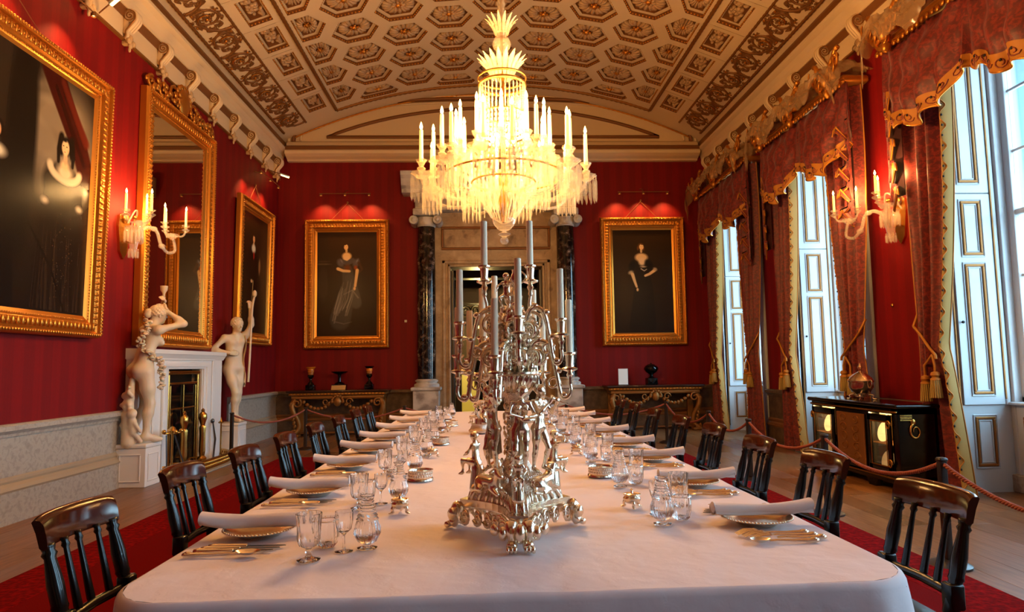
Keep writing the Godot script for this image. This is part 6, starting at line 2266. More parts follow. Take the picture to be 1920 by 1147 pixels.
func build_pictures() -> void:
	# lady in dark satin, far wall, left of the door
	var rng := RandomNumberGenerator.new()
	rng.seed = 44
	var skin := Color(0.86, 0.66, 0.40)
	var br := Brush.new(300, 520, Color(0.15, 0.085, 0.04), Color(0.12, 0.065, 0.03))
	br.dab(0.06, 0.2, 0.07, 0.4, Color(0.13, 0.08, 0.045), 0.5)
	br.dab(0.06, 0.31, 0.10, 0.012, Color(0.26, 0.19, 0.12), 0.6)
	br.dab(0.06, 0.285, 0.085, 0.012, Color(0.20, 0.13, 0.08), 0.6)
	br.dab(0.06, 0.5, 0.06, 0.20, Color(0.17, 0.11, 0.07), 0.4)
	br.dab(0.3, 0.94, 0.3, 0.07, Color(0.13, 0.08, 0.05), 0.8)
	br.stroke(P([0.29, 0.36, 0.31, 0.5, 0.27, 0.66, 0.22, 0.86]), 0.055, 0.11, Color(0.20, 0.165, 0.13, 0.9), 0.5)
	br.stroke(P([0.31, 0.44, 0.36, 0.6, 0.38, 0.70]), 0.05, 0.06, Color(0.22, 0.185, 0.15, 0.9), 0.5)
	for k in 16:
		var x := rng.randf_range(0.20, 0.36)
		br.stroke(P([x + 0.03, rng.randf_range(0.46, 0.55), x, rng.randf_range(0.58, 0.68), x - 0.05, rng.randf_range(0.72, 0.88)]), 0.005, 0.011, Color(0.52, 0.47, 0.40, 0.42), 0.9)
	br.stroke(P([0.26, 0.60, 0.34, 0.56, 0.40, 0.64]), 0.008, 0.012, Color(0.50, 0.46, 0.40, 0.4), 0.9)
	br.stroke(P([0.18, 0.86, 0.26, 0.88, 0.34, 0.86]), 0.01, 0.006, Color(0.42, 0.38, 0.33, 0.5), 0.9)
	br.dab(0.285, 0.235, 0.055, 0.045, skin, 0.4)
	br.dab(0.285, 0.26, 0.042, 0.035, skin.lightened(0.1), 0.5)
	br.woman_head(0.282, 0.145, 0.052, skin, Color(0.16, 0.08, 0.04), -1.0)
	br.stroke(P([0.235, 0.28, 0.29, 0.305, 0.35, 0.27]), 0.022, 0.03, Color(0.24, 0.20, 0.19), 0.5)
	for sd in [[0.225, 0.30, -0.5], [0.375, 0.30, 0.5]]:
		br.dab(sd[0], sd[1], 0.04, 0.055, Color(0.27, 0.23, 0.22), 0.5, sd[2])
		br.dab(sd[0] + 0.01, sd[1] - 0.02, 0.012, 0.035, Color(0.46, 0.44, 0.46, 0.6), 0.9, sd[2])
	br.stroke(P([0.40, 0.30, 0.43, 0.36, 0.40, 0.40]), 0.02, 0.012, Color(0.22, 0.12, 0.06, 0.8), 0.7)
	br.dab(0.29, 0.35, 0.045, 0.05, Color(0.34, 0.14, 0.05), 0.7)
	br.dab(0.37, 0.345, 0.025, 0.03, Color(0.52, 0.18, 0.05), 0.7)
	br.stroke(P([0.20, 0.355, 0.25, 0.375, 0.32, 0.38]), 0.019, 0.015, skin, 0.5)
	br.stroke(P([0.385, 0.37, 0.375, 0.45, 0.365, 0.53]), 0.02, 0.014, skin, 0.5)
	br.dab(0.36, 0.545, 0.016, 0.022, skin, 0.5)
	picture("full-length portrait of a lady in dark satin, gilt frame, left of the doorway", V(-2.77, 1.68, ZF), 0.0, 1.70, 2.61, 0.255, 0.11, br.done())
	# lady in black, far wall, right of the door
	br = Brush.new(300, 520, Color(0.12, 0.072, 0.034), Color(0.10, 0.058, 0.028))
	br.dab(0.10, 0.5, 0.13, 0.5, Color(0.14, 0.08, 0.035), 0.9)
	br.stroke(P([0.28, 0.34, 0.29, 0.6, 0.27, 0.95]), 0.06, 0.13, Color(0.075, 0.045, 0.026, 0.9), 0.5)
	br.dab(0.275, 0.27, 0.075, 0.05, skin, 0.4)
	br.dab(0.28, 0.31, 0.045, 0.05, skin.lightened(0.12), 0.5)
	br.woman_head(0.275, 0.165, 0.054, skin.lightened(0.05), Color(0.28, 0.15, 0.06), 0.8)
	for sd in [[0.19, 0.35, 0.4], [0.345, 0.34, -0.5]]:
		br.dab(sd[0], sd[1], 0.045, 0.065, Color(0.05, 0.035, 0.025), 0.5, sd[2])
	br.dab(0.29, 0.36, 0.045, 0.012, Color(0.72, 0.60, 0.44), 0.8)
	br.stroke(P([0.27, 0.38, 0.30, 0.40, 0.33, 0.38]), 0.008, 0.006, Color(0.85, 0.74, 0.56), 0.8)
	br.dab(0.17, 0.415, 0.035, 0.025, Color(0.66, 0.54, 0.36), 0.7, -0.4)
	br.stroke(P([0.185, 0.43, 0.205, 0.50, 0.225, 0.56]), 0.02, 0.013, skin, 0.5)
	br.dab(0.23, 0.58, 0.014, 0.022, skin, 0.5)
	br.stroke(P([0.40, 0.395, 0.35, 0.43, 0.30, 0.45]), 0.018, 0.014, skin, 0.5)
	br.dab(0.405, 0.385, 0.03, 0.022, Color(0.6, 0.48, 0.32), 0.7, 0.5)
	picture("portrait of a fair-haired lady in a black gown, gilt frame, right of the doorway", V(3.25, 1.66, ZF), 0.0, 1.745, 2.64, 0.262, 0.11, br.done())
	# gentleman in black, left wall near the far corner
	br = Brush.new(260, 440, Color(0.10, 0.06, 0.03), Color(0.06, 0.035, 0.02))
	br.dab(0.5, 0.5, 0.14, 0.6, Color(0.20, 0.12, 0.06), 0.8)
	br.stroke(P([0.24, 0.34, 0.26, 0.6, 0.24, 0.95]), 0.10, 0.12, Color(0.03, 0.02, 0.018), 0.4)
	br.woman_head(0.26, 0.20, 0.062, Color(0.80, 0.56, 0.34), Color(0.14, 0.07, 0.03), 0.5)
	br.dab(0.26, 0.285, 0.06, 0.05, Color(0.78, 0.72, 0.60), 0.5)
	br.dab(0.27, 0.345, 0.02, 0.05, Color(0.6, 0.08, 0.05), 0.6)
	br.stroke(P([0.16, 0.38, 0.15, 0.50, 0.22, 0.56]), 0.045, 0.035, Color(0.04, 0.03, 0.03), 0.5)
	br.dab(0.235, 0.565, 0.03, 0.02, Color(0.80, 0.56, 0.34), 0.5)
	br.stroke(P([0.27, 0.56, 0.25, 0.80]), 0.010, 0.006, Color(0.70, 0.55, 0.30), 0.6)
	br.dab(0.41, 0.42, 0.035, 0.09, Color(0.62, 0.40, 0.20, 0.8), 0.6)
	picture("portrait of a gentleman in black, gilt frame, left wall near the far corner", V(XL, 1.73, -11.92), PI / 2, 1.71, 2.53, 0.22, 0.11, br.done())
	# the great family picture; its near edge lies at the left
	br = Brush.new(620, 520, Color(0.12, 0.09, 0.065), Color(0.08, 0.052, 0.036))
	br.dab(0.98, 0.28, 0.30, 0.32, Color(0.42, 0.36, 0.28), 0.45)
	for k in 22:
		br.dab(rng.randf_range(0.80, 1.12), rng.randf_range(0.05, 0.50), 0.09, 0.03, [Color(0.52, 0.45, 0.36, 0.3), Color(0.28, 0.23, 0.18, 0.35)][k % 2], 0.9, rng.randf_range(-0.6, 0.6))
	br.dab(0.73, 0.30, 0.10, 0.55, Color(0.055, 0.04, 0.032), 0.3)
	br.dab(0.40, 0.3, 0.22, 0.34, Color(0.18, 0.14, 0.105), 0.8)
	br.stroke(P([0.88, -0.02, 0.97, 0.10, 1.08, 0.24, 1.17, 0.40]), 0.075, 0.06, Color(0.16, 0.035, 0.022), 0.4)
	br.stroke(P([0.96, 0.02, 1.06, 0.14, 1.15, 0.24]), 0.022, 0.03, Color(0.27, 0.07, 0.04), 0.9)
	br.stroke(P([0.92, 0.06, 1.03, 0.20, 1.14, 0.34]), 0.012, 0.02, Color(0.10, 0.02, 0.015), 0.9)
	# lady: broad dark gown, wide lace collar, long hair
	br.stroke(P([1.0, 0.46, 1.01, 0.62, 1.02, 1.0]), 0.115, 0.20, Color(0.075, 0.05, 0.036), 0.35)
	for q in [[0.905, 0.46], [1.10, 0.46]]:
		br.dab(q[0], q[1], 0.055, 0.085, Color(0.10, 0.07, 0.05), 0.5)
	for k in 40:
		var fx0 := rng.randf_range(0.86, 1.16)
		br.stroke(P([fx0, rng.randf_range(0.55, 0.70), fx0 + rng.randf_range(-0.04, 0.05), 0.99]), 0.004, 0.009, Color(0.17, 0.12, 0.08, 0.3), 0.9)
	for k in 26:
		var a2 := PI * (k / 25.0)
		br.dab(1.005 - cos(a2) * 0.10, 0.385 + sin(a2) * 0.05, 0.026, 0.022, Color(0.80, 0.71, 0.56, 0.8), 0.7)
	br.dab(1.005, 0.40, 0.075, 0.045, Color(0.80, 0.70, 0.54), 0.6)
	for q in [[0.885, 0.545], [1.115, 0.535]]:
		br.dab(q[0], q[1], 0.035, 0.022, Color(0.76, 0.66, 0.52, 0.9), 0.7)
	for sd in [-1, 1]:
		br.stroke(P([1.005 + sd * 0.035, 0.25, 1.005 + sd * 0.05, 0.31, 1.005 + sd * 0.048, 0.37]), 0.022, 0.012, Color(0.06, 0.038, 0.026), 0.6)
	br.dab(1.0, 0.37, 0.038, 0.03, Color(0.84, 0.66, 0.46), 0.6)
	br.woman_head(1.003, 0.29, 0.066, Color(0.84, 0.66, 0.46), Color(0.06, 0.038, 0.026), -0.6)
	# boy and other figures towards the near end
	br.stroke(P([0.60, 0.48, 0.60, 0.72, 0.61, 1.0]), 0.10, 0.13, Color(0.06, 0.042, 0.034), 0.4)
	br.dab(0.60, 0.425, 0.07, 0.036, Color(0.82, 0.75, 0.62), 0.6)
	br.woman_head(0.60, 0.345, 0.058, Color(0.78, 0.56, 0.38), Color(0.07, 0.04, 0.025), -0.5)
	br.stroke(P([0.28, 0.42, 0.27, 0.7, 0.26, 1.0]), 0.11, 0.15, Color(0.085, 0.055, 0.04), 0.4)
	br.dab(0.28, 0.345, 0.06, 0.032, Color(0.78, 0.72, 0.6), 0.6)
	br.woman_head(0.28, 0.25, 0.062, Color(0.78, 0.58, 0.40), Color(0.10, 0.06, 0.03), 0.6)
	for k in 70:
		br.dab(rng.randf_range(0.95, 1.09), rng.randf_range(0.58, 0.97), 0.0035, 0.0035, Color(0.36, 0.26, 0.15, 0.6), 0.9)
	br.stroke(P([0.80, 0.66, 0.95, 0.82, 1.05, 0.99]), 0.008, 0.008, Color(0.05, 0.035, 0.025, 0.9), 0.8)
	picture("huge dark family portrait with a pale lady under a red drape, gilt frame, left wall", V(XL, 1.65, -5.60), PI / 2, 3.12, 2.74, 0.22, 0.13, br.done(0.26))


func picture(label: String, p: Vector3, turn: float, w: float, h: float, fw: float, d: float, m: Material) -> Node3D:
	var o := base("framed_painting", label, "painting", "", p + Basis(Vector3.UP, turn) * V(0, 0, 0.012), turn)
	o.rotate_object_local(Vector3.RIGHT, 0.012)
	framed(o, w, h, fw, d, m)
	var ch := MB.new()
	for s in [-1, 1]:
		ch.tube([V(s * w * 0.22, h - 0.05, 0.02), V(0, h + 0.34, 0.008)], 0.004, 5)
	ch.blob(V(0, h + 0.36, 0.01), V(0.02, 0.025, 0.015), Basis.IDENTITY, 8, 5)
	piece(o, "hanging_chain", ch, M.gold_brown)
	# slim lamp along the top edge of the frame
	var lp := base("picture_lamp", "three-headed brass picture lamp on an arm over the " + {0: "lady in satin's frame", 1: "lady in black's frame", 2: "gentleman's frame", 3: "huge family portrait's frame"}[used.get("lampcount", 0)], "lamp", "picture lamps", o.position + Basis(Vector3.UP, turn) * V(0, h, 0.0), turn)
	used["lampcount"] = used.get("lampcount", 0) + 1
	var hood := MB.new()
	hood.tube([V(0, 0.62, 0.0), V(0, 0.58, 0.16), V(0, 0.48, 0.30)], 0.007, 6)
	hood.tube([V(-w * 0.30, 0.48, 0.30), V(w * 0.30, 0.48, 0.30)], 0.008, 8)
	piece(lp, "lamp_arm", hood, M.gold_brown)
	for k in 3:
		var x := (k - 1) * w * 0.28
		var cup := MB.new()
		cup.lathe([Vector2(0.026, -0.03), Vector2(0.024, 0.0), Vector2(0.014, 0.02), Vector2(0.0, 0.024)], 12)
		piece(lp, "hood", cup, M.gold_brown, at(x, 0.465, 0.30))
		var b := MB.new()
		b.blob(V(x, 0.452, 0.30), V(0.013, 0.011, 0.013), Basis.IDENTITY, 8, 5)
		piece(lp, "bulb", b, M.flame_small)
		var sl := SpotLight3D.new()
		sl.name = unique(lp, "glow")
		sl.light_color = Color(1.0, 0.74, 0.44)
		sl.light_energy = 0.75
		sl.light_size = 0.015
		sl.spot_range = 20.0
		sl.spot_attenuation = 2.0
		sl.spot_angle = 46.0
		sl.spot_angle_attenuation = 0.9
		sl.shadow_enabled = true
		sl.transform = Transform3D(Basis(Vector3.RIGHT, -PI / 2 + 0.52), V(x, 0.432, 0.30))
		lp.add_child(sl)
	return o


func build_mirror() -> void:
	var o := base("mirror", "tall gilt-framed mirror with a carved crest above the mantelpiece", "mirror", "", V(XL + 0.01, 1.60, -8.99), PI / 2)
	var sil := mat(Color(0.90, 0.88, 0.84), 0.015, 1.0)
	framed(o, 2.02, 3.18, 0.24, 0.12, sil, "mirror_glass")
	var rng := RandomNumberGenerator.new()
	rng.seed = 9
	var cr := MB.new()
	for s in [-1, 1]:
		for k in 3:
			var c := V(s * (0.30 + 0.30 * k), 3.24 + (0.10 if k == 0 else 0.03), 0.06)
			var sp := []
			for i in 16:
				var t := i / 15.0
				var a: float = (1.2 + t * TAU * 1.2) * -s
				var r := (0.13 - 0.02 * k) * (1 - 0.7 * t)
				sp.append(c + V(cos(a) * r, sin(a) * r, 0.02 * t))
			cr.tube(sp, taper(16, 0.026, 0.012), 6)
		for k in 26:
			var x = s * rng.randf_range(0.1, 0.98)
			cr.blob(V(x, 3.19 + rng.randf_range(0.0, 0.26) * (1.0 - absf(x) * 0.5), 0.05 + rng.randf_range(0, 0.05)), V(0.05, 0.035, 0.025), Basis(Vector3.BACK, rng.randf() * 3), 7, 4)
	cr.blob(V(0, 3.36, 0.06), V(0.17, 0.20, 0.05), Basis.IDENTITY, 14, 8)
	for k in 9:
		var a := PI * k / 8.0
		cr.blob(V(cos(a) * 0.2, 3.40 + sin(a) * 0.16, 0.06), V(0.045, 0.045, 0.03), Basis.IDENTITY, 8, 5)
	piece(o, "carved_crest", cr, M.gold)


# ---------------------------------------------------------------- chairs
func build_chairs() -> void:
	var c := base("dining_chair", "", "chair", "dining chairs along the table")
	# local: seat faces +z
	var sw := 0.215
	var legm := MB.new()
	legm.lathe([Vector2(0.012, 0.0), Vector2(0.018, 0.02), Vector2(0.014, 0.05), Vector2(0.021, 0.39), Vector2(0.016, 0.42), Vector2(0.024, 0.44), Vector2(0.022, 0.50)], 12)
	var lm := legm.mesh(M.ebony)
	for s in [-1, 1]:
		piece(c, "leg", lm, null, at(s * 0.19, 0, 0.17))
		var bl := MB.new()
		bl.tube(smooth([V(s * 0.158, 0.0, -0.27), V(s * 0.158, 0.15, -0.235), V(s * 0.158, 0.38, -0.205), V(s * 0.158, 0.55, -0.195)], 4), taper(13, 0.014, 0.022), 8)
		piece(c, "leg", bl, M.ebony)
		# turned back post
		var pm := MB.new()
		var b0 := V(s * 0.158, 0.55, -0.195)
		var b1 := V(s * 0.155, 0.815, -0.262)
		var path := []
		var rad := []
		for q in [[0.0, 0.022], [0.30, 0.022], [0.33, 0.018], [0.37, 0.022], [0.40, 0.020], [0.60, 0.0215], [0.86, 0.0145], [0.90, 0.020], [0.93, 0.015], [0.97, 0.018], [1.0, 0.018]]:
			path.append(b0.lerp(b1, q[0]))
			rad.append(q[1])
		pm.tube(path, rad, 10)
		pm.box(b0 + V(0, 0.05, -0.012), V(0.046, 0.075, 0.046), 0.006)
		piece(c, "back_post", pm, M.ebony)
	var seat := MB.new()
	seat.grid(14, 12, func(u, v):
		var x = (u - 0.5) * 2.0
		var z = (v - 0.5) * 2.0
		return V(x * (0.195 + 0.012 * z), 0.53 + 0.022 * (1.0 - pow(absf(x), 4.0)) * (1.0 - pow(absf(z), 4.0)), -z * -0.2))
	seat.box(V(0, 0.51, 0), V(0.40, 0.042, 0.40), 0.012)
	piece(c, "seat", seat, M.leather)
	var rl := MB.new()
	for q in [[V(0, 0.465, 0.185), V(0.40, 0.05, 0.022)], [V(0, 0.465, -0.19), V(0.38, 0.05, 0.022)], [V(0.185, 0.465, 0), V(0.022, 0.05, 0.38)], [V(-0.185, 0.465, 0), V(0.022, 0.05, 0.38)]]:
		rl.box(q[0], q[1], 0.005)
	piece(c, "seat_rail", rl, M.ebony)
	# lower cross rail and spindles
	var lr := MB.new()
	lr.tube([V(-0.158, 0.605, -0.207), V(0, 0.605, -0.219), V(0.158, 0.605, -0.207)], 0.013, 8, false, 1.2)
	piece(c, "cross_rail", lr, M.ebony)
	for k in 3:
		var sp := MB.new()
		var x := (k - 1) * 0.077
		var zb := -0.224 + 0.01 * absi(k - 1)
		var path := []
		var rad := []
		for q in [[0.0, 0.010], [0.06, 0.012], [0.5, 0.0095], [0.86, 0.0075], [0.90, 0.012], [0.94, 0.009], [1.0, 0.011]]:
			path.append(V(x, 0.61, zb).lerp(V(x * 1.02, 0.815, zb - 0.050), q[0]))
			rad.append(q[1])
		sp.tube(path, rad, 8)
		piece(c, "spindle", sp, M.ebony)
	# curved, scrolled-over tablet rail
	var tb := MB.new()
	var prof := []
	for q in [[0.0, -0.006], [0.006, -0.013], [0.05, -0.017], [0.085, -0.020], [0.10, -0.026], [0.108, -0.020], [0.106, -0.004], [0.09, 0.006], [0.05, 0.010], [0.006, 0.010], [0.0, 0.004]]:
		prof.append(Vector2(q[0], q[1]))
	var n := prof.size()
	tb.grid(20, n, func(u, v):
		var i := int(round(v * n)) % n
		var x := lerpf(-0.176, 0.176, u)
		var end := 1.0 - pow(absf(u - 0.5) * 2.0, 8.0) * 0.08
		var bow := -0.268 - 0.030 * (1.0 - pow(x / 0.176, 2.0)) + 0.012
		return V(x, 0.803 + prof[i].x * 0.80 * end, bow + prof[i].y - 0.12 * prof[i].x))
	for s in [-1, 1]:
		var pts := []
		for q in prof:
			pts.append(V(s * 0.176, 0.803 + q.x * 0.74, -0.256 + q.y - 0.12 * q.x))
		for i in range(1, n - 1):
			if s > 0:
				tb.face([pts[0], pts[i + 1], pts[i]])
			else:
				tb.face([pts[0], pts[i], pts[i + 1]])
	piece(c, "top_rail", tb, M.mahogany)
	var zl := [-2.07, -2.88, -3.50, -4.20, -4.93, -5.64, -6.42, -7.02]
	var zr := [-2.09, -2.86, -3.50, -4.28, -5.0, -5.85, -6.65, -7.35]
	var ord := ["nearest the camera", "second from the near end", "third from the near end", "fourth from the near end", "fourth from the far end", "third from the far end", "second from the far end", "nearest the far wall"]
	var first := true
	for side in 2:
		for k in 8:
			var p := V([-0.945, -1.0, -0.965, -0.97, -0.97, -0.96, -0.97, -0.96][k], 0.016, zl[k]) if side == 0 else V([1.14, 1.19, 1.17, 1.20, 1.20, 1.21, 1.22, 1.22][k], 0.016, zr[k])
			var turn := PI / 2 if side == 0 else -PI / 2
			var lab: String = "dark mahogany spindle-back chair on the " + ["fireplace", "window"][side] + " side, " + ord[k]
			if first:
				c.position = p
				c.rotation.y = turn
				c.set_meta("label", lab)
				first = false
			else:
				again(c, lab, p, turn)


# ---------------------------------------------------------------- place settings
func build_settings() -> void:
	var src := {}
	# soup plate with a beaded rim
	var o := base("soup_plate", "", "plate", "silver soup plates")
	var m := MB.new()
	m.lathe([Vector2(0.0, 0.006), Vector2(0.055, 0.004), Vector2(0.06, 0.0), Vector2(0.064, 0.0), Vector2(0.078, 0.012), Vector2(0.112, 0.022), Vector2(0.115, 0.024), Vector2(0.112, 0.026), Vector2(0.078, 0.018), Vector2(0.064, 0.010), Vector2(0.0, 0.009)], 40)
	piece(o, "dish", m, M.silver)
	var bd := MB.new()
	for k in 64:
		var a := TAU * k / 64.0
		bd.blob(V(cos(a) * 0.114, 0.025, sin(a) * 0.114), V(0.0045, 0.004, 0.0045), Basis.IDENTITY, 5, 3)
	stuff(piece(o, "beaded_rim", bd, M.silver))
	src.plate = o
	# rolled napkin, lying along z with soft flattened ends
	o = base("napkin", "", "napkin", "rolled napkins")
	m = MB.new()
	m.grid(18, 20, func(u, v):
		var t := lerpf(-0.185, 0.145, v)
		var e := absf(v - 0.5) * 2.0
		var a = u * TAU
		var r := 0.024 + 0.003 * sin(a * 2.0 + 1.0) + 0.002 * sin(v * 9.0)
		var sag := 0.040 - 0.006 * (1.0 - e * e) + 0.012 * pow(e, 3.0) * (1.0 if v < 0.5 else -0.3)
		return V(cos(a) * r * (1.12 + 0.15 * e) + 0.004 * sin(v * 5.0), sag + sin(a) * r * (1.0 - 0.15 * e), t), true)
	for e in [[-0.185, 0.0], [0.145, 1.0]]:
		m.blob(V(0.003, 0.044, e[0]), V(0.026, 0.019, 0.006), Basis.IDENTITY, 10, 5)
	piece(o, "linen_roll", m, M.napkin)
	var fl := MB.new()
	fl.grid(3, 16, func(u, v): return V(0.020 + 0.012 * u, 0.052 - 0.026 * u + 0.003 * sin(v * 7.0), lerpf(-0.183, 0.143, v)))
	piece(o, "folded_edge", fl, M.napkin)
	src.napkin = o
	# cutlery, bowls and blades towards +z
	var handle := func(mb: MB, z0: float, z1: float):
		var path := []
		var rad := []
		for q in [[0.0, 0.0085, 0.006], [0.06, 0.0115, 0.006], [0.2, 0.010, 0.006], [0.5, 0.0062, 0.007], [0.85, 0.005, 0.009], [1.0, 0.005, 0.008]]:
			path.append(V(0, q[2], lerpf(z0, z1, q[0])))
			rad.append(q[1])
		mb.tube(path, rad, 8, false, 0.6, Vector3.UP)
		mb.blob(V(0, 0.010, z0 + 0.014), V(0.009, 0.005, 0.013), Basis.IDENTITY, 6, 4)
	o = base("table_fork", "", "fork", "silver table forks")
	m = MB.new()
	handle.call(m, -0.115, 0.035)
	piece(o, "handle", m, M.silver)
	m = MB.new()
	m.grid(4, 5, func(u, v): return V((u - 0.5) * lerpf(0.010, 0.032, minf(1.0, v * 1.6)), 0.007 + 0.011 * sin(v * 2.4) + 0.002 * absf(u - 0.5), lerpf(0.033, 0.064, v)))
	piece(o, "root", m, M.silver)
	for k in 4:
		m = MB.new()
		var x := (k - 1.5) * 0.0088
		m.tube([V(x, 0.016, 0.062), V(x, 0.016, 0.088), V(x * 1.04, 0.006, 0.116)], [0.0034, 0.003, 0.0014], 5)
		piece(o, "tine", m, M.silver)
	src.fork = o
	o = base("table_knife", "", "knife", "table knives")
	m = MB.new()
	m.tube([V(0, 0.006, -0.115), V(0, 0.007, -0.10), V(0, 0.0065, -0.05), V(0, 0.006, 0.0)], [0.008, 0.0115, 0.0095, 0.008], 8, false, 0.8, Vector3.UP)
	piece(o, "handle", m, M.silver)
	m = MB.new()
	m.prism([Vector2(-0.005, 0.0), Vector2(0.006, 0.0), Vector2(0.008, 0.09), Vector2(0.005, 0.112), Vector2(-0.002, 0.118), Vector2(-0.006, 0.10)], Transform3D(Basis(V(1, 0, 0), V(0, 0, 1), V(0, -1, 0)), V(0, 0.0065, 0)), 0.0016)
	piece(o, "blade", m, M.steel)
	src.knife = o
	for q in [["soup_spoon", "spoon", "silver soup spoons", 0.025, 0.038, 1.0], ["dessert_spoon", "spoon", "silver dessert spoons", 0.021, 0.031, 0.95]]:
		o = base(q[0], "", q[1], q[2])
		m = MB.new()
		handle.call(m, -0.115 * q[5], 0.04)
		piece(o, "handle", m, M.silver)
		m = MB.new()
		m.grid(12, 4, func(u, v):
			var a = u * TAU
			return V(cos(a) * q[3] * v, 0.015 - 0.013 * (1.0 - v * v), 0.038 + q[4] + sin(a) * q[4] * v * (1.0 if sin(a) > 0 else 1.0)), true)
		piece(o, "bowl", m, M.silver)
		src[q[0]] = o
	# glasses
	var gob := base("water_goblet", "", "glass", "cut glass goblets")
	m = MB.new()
	m.lathe([Vector2(0.0, 0.0), Vector2(0.031, 0.001), Vector2(0.033, 0.004), Vector2(0.012, 0.010), Vector2(0.0065, 0.018)], 24)
	piece(gob, "foot", m, M.table_glass)
	m = MB.new()
	m.lathe([Vector2(0.0065, 0.018), Vector2(0.011, 0.024), Vector2(0.0065, 0.030), Vector2(0.012, 0.036)], 16)
	piece(gob, "stem", m, M.table_glass)
	m = MB.new()
	m.lathe([Vector2(0.012, 0.036), Vector2(0.028, 0.044), Vector2(0.0335, 0.058), Vector2(0.0345, 0.10), Vector2(0.037, 0.131), Vector2(0.0355, 0.132), Vector2(0.0325, 0.10), Vector2(0.031, 0.058), Vector2(0.022, 0.044), Vector2(0.0, 0.041)], 40, 12, 0.10, 0.03, 0.108)
	piece(gob, "bowl", m, M.table_glass)
	src.gob = gob
	var win := base("wine_glass", "", "glass", "small wine glasses")
	m = MB.new()
	m.lathe([Vector2(0.0, 0.0), Vector2(0.026, 0.001), Vector2(0.027, 0.003), Vector2(0.006, 0.008), Vector2(0.0035, 0.02), Vector2(0.0035, 0.048), Vector2(0.008, 0.054)], 20)
	piece(win, "stem_and_foot", m, M.table_glass)
	m = MB.new()
	m.lathe([Vector2(0.008, 0.054), Vector2(0.022, 0.066), Vector2(0.0265, 0.085), Vector2(0.0265, 0.118), Vector2(0.0255, 0.118), Vector2(0.0245, 0.086), Vector2(0.018, 0.066), Vector2(0.0, 0.058)], 32, 10, 0.08, 0.05, 0.10)
	piece(win, "bowl", m, M.table_glass)
	src.wine = win
	var tum := base("tumbler", "", "glass", "cut glass tumblers")
	m = MB.new()
	m.lathe([Vector2(0.0, 0.0), Vector2(0.022, 0.0), Vector2(0.030, 0.008), Vector2(0.0365, 0.03), Vector2(0.0365, 0.062), Vector2(0.034, 0.085), Vector2(0.0325, 0.085), Vector2(0.034, 0.06), Vector2(0.033, 0.03), Vector2(0.024, 0.012), Vector2(0.0, 0.010)], 48, 14, 0.12, 0.003, 0.072)
	piece(tum, "bowl", m, M.table_glass)
	m = MB.new()
	var c := []
	for i in 32:
		c.append(V(cos(TAU * i / 32.0) * 0.0345, 0.079, sin(TAU * i / 32.0) * 0.0345))
	m.tube(c, 0.0022, 5, true)
	piece(tum, "cut_band", m, M.table_glass)
	src.tum = tum
	var car := base("carafe", "", "carafe", "ribbed glass carafes")
	m = MB.new()
	m.lathe([Vector2(0.0, 0.0), Vector2(0.028, 0.001), Vector2(0.030, 0.004), Vector2(0.012, 0.010), Vector2(0.012, 0.014), Vector2(0.028, 0.022), Vector2(0.0405, 0.044), Vector2(0.0405, 0.060), Vector2(0.032, 0.084)], 56, 16, 0.10, 0.016, 0.084)
	piece(car, "body", m, M.table_glass)
	m = MB.new()
	var pr := []
	for i in 6:
		var y := 0.084 + i * 0.0105
		var r := lerpf(0.032, 0.0165, i / 5.5)
		pr.append(Vector2(r, y))
		pr.append(Vector2(r + 0.0025, y + 0.004))
		pr.append(Vector2(r - 0.001, y + 0.008))
	pr.append_array([Vector2(0.0155, 0.148), Vector2(0.0215, 0.156), Vector2(0.0205, 0.158), Vector2(0.014, 0.148)])
	m.lathe(pr, 24)
	piece(car, "ringed_neck", m, M.table_glass)
	src.car = car
	# silver salts and pierced coasters
	var salt := base("salt_cellar", "", "salt cellar", "silver salt cellars")
	m = MB.new()
	m.lathe([Vector2(0.0, 0.016), Vector2(0.020, 0.017), Vector2(0.033, 0.028), Vector2(0.034, 0.036), Vector2(0.027, 0.044), Vector2(0.034, 0.050), Vector2(0.0335, 0.052), Vector2(0.024, 0.046), Vector2(0.020, 0.032), Vector2(0.0, 0.028)], 32, 10, 0.08, 0.016, 0.04)
	piece(salt, "bowl", m, M.silver)
	for k in 3:
		var a := TAU * k / 3.0 + 0.5
		var d := V(cos(a), 0, sin(a))
		m = MB.new()
		m.tube(smooth([d * 0.027 + V(0, 0.026, 0), d * 0.032 + V(0, 0.016, 0), d * 0.028 + V(0, 0.007, 0), d * 0.038 + V(0, 0.003, 0)], 3), taper(10, 0.007, 0.004), 6)
		m.blob(d * 0.040 + V(0, 0.003, 0), V(0.007, 0.003, 0.006), Basis(Vector3.UP, -a), 6, 4)
		piece(salt, "foot", m, M.silver)
	var lid := MB.new()
	lid.lathe([Vector2(0.026, 0.047), Vector2(0.018, 0.052), Vector2(0.006, 0.054), Vector2(0.004, 0.062), Vector2(0.007, 0.066), Vector2(0.0, 0.072)], 16)
	piece(salt, "lid", lid, M.silver)
	src.salt = salt
	var cst := base("wine_coaster", "", "coaster", "pierced silver coasters")
	m = MB.new()
	m.lathe([Vector2(0.0, 0.006), Vector2(0.058, 0.006), Vector2(0.062, 0.0), Vector2(0.064, 0.002), Vector2(0.062, 0.010), Vector2(0.057, 0.014), Vector2(0.056, 0.042), Vector2(0.061, 0.046), Vector2(0.062, 0.049), Vector2(0.058, 0.048), Vector2(0.053, 0.040), Vector2(0.053, 0.012), Vector2(0.0, 0.008)], 40)
	piece(cst, "gallery", m, M.silver)
	m = MB.new()
	for k in 28:
		var a := TAU * k / 28.0
		for j in 2:
			m.blob(V(cos(a + j * 0.11) * 0.0565, 0.022 + j * 0.012, sin(a + j * 0.11) * 0.0565), V(0.003, 0.0065, 0.0055), Basis(Vector3.UP, -a), 5, 4)
